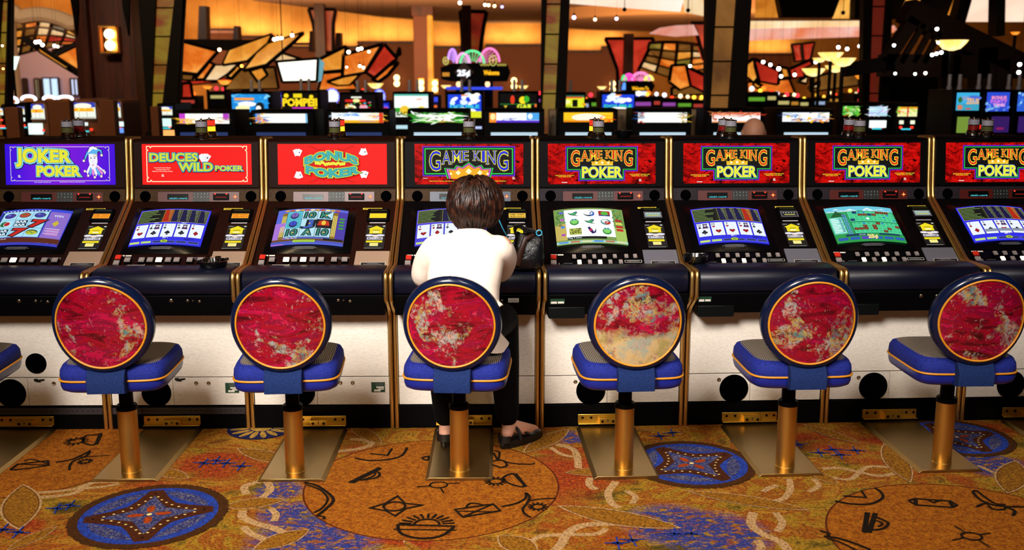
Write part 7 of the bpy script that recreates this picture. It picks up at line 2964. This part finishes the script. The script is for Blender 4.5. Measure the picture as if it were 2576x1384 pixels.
# left group: round topped reel machines seen past the pillar
REEL = lambda s: blobs('#e8eee0', [('r', 0, 0, 1, .30, '#2a3ab0'), ('o', .5, .2, .36, .16, '#f4f4e0'), ('r', .05, .34, .95, .56, '#f0a818'), ('s', 8, .05, .36, .95, .54, .08, .08, ['#ffe04a', '#e85a1c', '#ffb01c']), ('r', .32, .58, .34, 1, '#8a8a80'), ('r', .66, .58, .68, 1, '#8a8a80'), ('r', 0, .9, 1, 1, '#b8b8a8')], s)
for x0, x1, y0, y1, yt, low, lab, sh in (
        (79, 115, 262, 300, 252, [(74, 110, 310, 338, '#e8fff8', 1.2)], 'round-topped reel machine with yellow numbers, left of the dome-topped one', 'round'),
        (179, 243, 258, 298, 248, [(212, 222, 308, 316, '#e8fff8', 1.2)], 'dome-topped reel machine with a blue and white arch beside the pillar foot', 'round'),
        (287, 306, 258, 296, 250, [(292, 312, 306, 318, '#e8fff8', 1.2), (300, 312, 322, 334, '#6a9aff', 1.2)], 'narrow round-topped reel machine in front of the wooden pillar', 'round'),
        (397, 435, 268, 290, 260, [(402, 432, 298, 318, '#d8fff0', 1.1), (408, 440, 327, 344, '#ffb060', 1.2)], 'small reel machine with green and pink lights under the yellow-green column', 'flat'),
        (0, 10, 272, 290, 262, [(0, 8, 300, 304, '#ff4a3a', 1.5)], 'dark reel machine at the left edge', 'flat'),
        (44, 64, 268, 288, 258, [(45, 64, 296, 305, '#e8fff8', 1.2), (46, 56, 320, 328, '#fff0d0', 1.3)], 'narrow reel machine with purple lights left of the round-topped one', 'flat')):
    far_machine(11.2, x0, x1, yt, (y0, y1), REEL(x0), lab, 'reel machines at left', low, 1.25, body=M_TANCAB if sh == 'round' else M_BLACK, shape=sh, candle=False)
for x0, x1, y0, lab in ((117, 172, 254, 'tan cabinet end between the two left reel machines'), (246, 284, 252, 'tan cabinet end in front of the wooden pillar'), (8, 42, 270, 'brown cabinet end at the far left'), (376, 396, 268, 'brown cabinet end under the yellow-green column')):
    a, b = at(x0, y0, 10.3), at(x1, y0, 10.3)
    m = MB()
    m.box(((a.x + b.x) / 2, 10.37, a.z / 2), (b.x - a.x, .12, a.z), M_TANCAB)
    tag(m.build('cabinet_end', bevel=.01), lab, 'cabinet', 'brown cabinet ends at left')
for x, y, rx, ry, lab in ((25, 255, 19, 11, 'full oval of white bulbs at the left edge'), (72, 250, 17, 8, 'second white bulb arc from the left'), (124, 249, 14, 6, 'third white bulb arc from the left'), (164, 248, 17, 5, 'fourth white bulb arc, beside the pillar')):
    p_ = at(x, y, 14.5)
    s_ = 14.5 / F_PX
    root = empty('bulb_sign', (p_.x, 14.5, 0), 0, lab, 'sign', 'white bulb ovals at left')
    m = MB()
    n = 20 if x == 25 else 11
    for i in range(n):
        t = 2 * PI * i / 20 - (.0 if x == 25 else .15)
        m.ball((rx * s_ * math.cos(t), 0, p_.z + ry * s_ * math.sin(t)), .022, G('#f0f0ff', 3.0), 8, 6)
    m.build('bulb_ring', root)
    m = MB()
    m.rings([[(r * rx * s_ * math.cos(t), d, p_.z + r * ry * s_ * math.sin(t)) for t in [2 * PI * i / 24 for i in range(24)]] for r, d in ((.95, .08), (.95, .02), (.8, .0))], mat('orange_oval_face', '#c87a30', .5))
    m.box((0, .25, (p_.z - ry * s_) / 2), (.25, .3, p_.z - ry * s_), M_BLACK)
    m.build('sign_body', root)
# right group
for x0, x1, y0, y1, yt, low, art, lab in (
        (2120, 2160, 267, 290, 258, [], blobs('#58b83a', [('s', 22, 0, 0, 1, 1, .05, .3, ['#e8f8c0', '#1f5a18', '#b8e03a', '#c8301c'])], 41), 'reel machine with a green striped sign behind the keno machine lamps'),
        (2186, 2230, 268, 292, 258, [(2187, 2226, 303, 321, '#f8ffff', 1.3)], blobs('#b8d8e8', [('s', 22, 0, 0, 1, 1, .04, .4, ['#e0b8f0', '#f4ffff', '#8ae0d8', '#9a58d0'])], 42), 'reel machine with a pale lilac striped sign'),
        (2258, 2305, 269, 293, 258, [(2262, 2270, 303, 312, '#e8f0d0', 1.2), (2290, 2298, 303, 312, '#e8f0d0', 1.2)], blobs('#e8e8a8', [('r', 0, .0, 1, .2, '#e8a01c'), ('s', 26, 0, .1, 1, .7, .06, .16, ['#8ac83a', '#f0d84a', '#e85a3a']), ('r', .46, 0, .54, 1, '#c83a3a')], 43), 'reel machine with twin green and yellow pay cards'),
        (2406, 2459, 233, 278, 226, [(2408, 2432, 294, 334, '#7a9a3a', .9), (2446, 2462, 314, 324, '#ff2a14', 1.6), (2444, 2456, 326, 333, '#ffc81c', 1.4)], blobs('#3aa8d8', [('o', .75, .3, .35, .14, '#4a6ac8'), ('o', .35, .32, .28, .12, '#7a98c8'), ('r', 0, .62, 1, 1, '#3a9ab8'), ('o', .14, .4, .10, .16, '#2a6a3a'), ('t', 'ZEUS', .4, .34, .98, .62, '#d8a878'), ('o', .14, .82, .12, .14, '#c87a5a'), ('r', .4, .86, .62, .94, '#c04a2a')], 44), 'video slot showing a blue mountain lake, under the timber gable'),
        (2482, 2535, 232, 280, 225, [(2494, 2532, 293, 333, '#3a1c6a', .8), (2502, 2520, 320, 326, '#e02a4a', 1.2)], blobs('#2a48c8', [('s', 26, 0, .4, 1, 1, .1, .08, ['#3a58d8', '#5a8ad8', '#7ab0d8']), ('t', 'BONUS', .2, .2, .86, .36, '#e88ab0'), ('t', 'PARTY', .16, .40, .9, .56, '#c86ad8'), ('t', 'TIME', .26, .60, .8, .74, '#e0a0d8')], 45), 'video slot with pink lettering on a blue screen, right of the lake one'),
        (2560, 2612, 233, 280, 226, [(2562, 2600, 293, 333, '#3a1c6a', .8)], blobs('#2a58c8', [('s', 20, 0, 0, 1, 1, .1, .1, ['#3a78d8', '#8ac0e8'])], 46), 'video slot with a blue screen cut by the right edge')):
    far_machine(9.6 if x0 > 2400 else 11.4, x0, x1, yt, (y0, y1), art, lab, 'slot machines at right', low, 1.2, candle=x0 > 2400)
# the far floor of small machines, each with its own lights
rnd = random.Random(17)
FAR = [(1618, 252), (1642, 250), (1682, 254), (1722, 256), (1756, 258), (1775, 258), (1818, 250), (1882, 246), (1905, 240), (1934, 238), (1968, 250), (1992, 252), (2018, 254), (2068, 252), (2098, 246), (2150, 240), (2180, 244), (1462, 256), (1495, 254), (470, 248), (545, 236), (628, 232), (900, 232), (1365, 246)]
COLS = ['#ff3a1c', '#ff6a1c', '#ffb03a', '#fff0b0', '#ff2a3a', '#e8f0ff', '#ffd23a']
for i, (x, y) in enumerate(FAR):
    Y = 19 + (i % 8) * 1.1
    p_ = at(x, y, Y)
    root = empty('slot_machine', (p_.x, Y, 0), 0, 'tiny distant slot machine with coloured lights beyond the second row', 'slot machine', 'tiny distant slot machines')
    w = .42
    m = MB()
    m.box((0, .3, (p_.z + .06) / 2), (w, .5, p_.z + .06), M_BLACK)
    m.build('cabinet', root, .01)
    m = MB()
    m.box((0, .03, p_.z - .07), (w * .7, .04, .07), G(rnd.choice(['#e8a03a', '#7ac83a', '#d84a3a', '#c0d8ff', '#b85ac8', '#f0e08a']), .6))
    m.build('lit_sign', root)
    m = MB()
    m.ball((-.06, .2, p_.z + .12), .045, G(rnd.choice(COLS), 3.0), 10, 8)
    m.build('lamp', root)
    m = MB()
    m.ball((.10, .2, p_.z + .04 + .08 * rnd.random()), .038, G(rnd.choice(COLS), 2.5), 10, 8)
    m.build('lamp', root)

# a player across the aisle: only the crown of a bald head shows over the front machines
hp = at(1896, 332, 8.9)
b = MB()
b.ball(hp, (.098, .105, .122), M_SKIN, 22, 14)
b.ball(hp + Vector((0, .05, -.05)), (.07, .06, .08), M_SKIN, 18, 10)
b.ball(hp + Vector((0, .115, -.01)), (.013, .018, .022), M_SKIN, 10, 6)
for s in (-1, 1):
    b.ball(hp + Vector((s * .10, 0, -.01)), (.012, .022, .032), M_SKIN, 10, 6)
limb(b, [hp + Vector((0, 0, -.08)), hp + Vector((0, -.03, -.2))], [.055, .06], M_SKIN)
b.rings([ell(hp + Vector((0, -.04, dz)), rx, ry, 0, 24, .9) for dz, rx, ry in ((-.20, .09, .07), (-.25, .20, .11), (-.45, .19, .12), (-.70, .17, .12))], M_SKIN)
for s in (-1, 1):
    limb(b, [hp + Vector((s * .19, -.04, -.27)), hp + Vector((s * .25, .02, -.50)), hp + Vector((s * .14, .30, -.50))], [.05, .042, .03], M_SKIN)
    hand(b, hp + Vector((s * .14, .30, -.50)), Vector((-s * .15, 1, 0)), s, 1)
    limb(b, [hp + Vector((s * .09, -.03, -.68)), hp + Vector((s * .12, .36, -.68)), hp + Vector((s * .12, .36, -1.10))], [.085, .065, .05], M_SKIN)
mp = b.build('person', smooth=60)
skin_over(mp, .008, 4)
tag(mp, 'bald player seated across the aisle, only the top of the head showing', 'person')
m = MB()
m.rings([ell(hp + Vector((0, -.04, dz)), rx, ry, 0, 24, .9) for dz, rx, ry in ((-.17, .08, .08), (-.23, .21, .125), (-.45, .205, .135), (-.73, .19, .135))], mat('grey_shirt', '#4a4a52', .8))
for s in (-1, 1):
    limb(m, [hp + Vector((s * .18, -.04, -.27)), hp + Vector((s * .25, .02, -.50)), hp + Vector((s * .16, .24, -.50))], [.06, .055, .045], mat('grey_shirt', '#4a4a52', .8))
m.build('shirt', mp, smooth=60)
m = MB()
for s in (-1, 1):
    limb(m, [hp + Vector((s * .09, -.03, -.68)), hp + Vector((s * .12, .36, -.68)), hp + Vector((s * .12, .36, -1.12))], [.095, .075, .06], M_TROUSER)
m.build('trousers', mp, smooth=60)
root = empty('stool', (hp.x, hp.y - .02, 0), 0, 'stool under the bald player across the aisle', 'stool')
m = MB()
zs = hp.z - .78
m.lathe([(.17, 0), (.19, .02), (.19, .05), (.16, .07)], M_SEATVINYL, (0, 0, zs), 24)
m.build('seat', root)
m = MB()
m.lathe([(.19, 0), (.19, .02), (.03, .03), (.03, zs)], M_BRASS2, n=20)
m.build('post', root)

# black bowl left on the roof of the front machines
p_ = at(1568, 341, 4.98)
m = MB()
m.lathe([(.026, 0), (.030, .003), (.043, .036), (.040, .036), (.026, .008)], M_TRAYB, (p_.x, p_.y, 1.267), 28)
tag(m.build('black_bowl'), 'small black bowl on the roof between the parrot and three hearts machines', 'bowl')
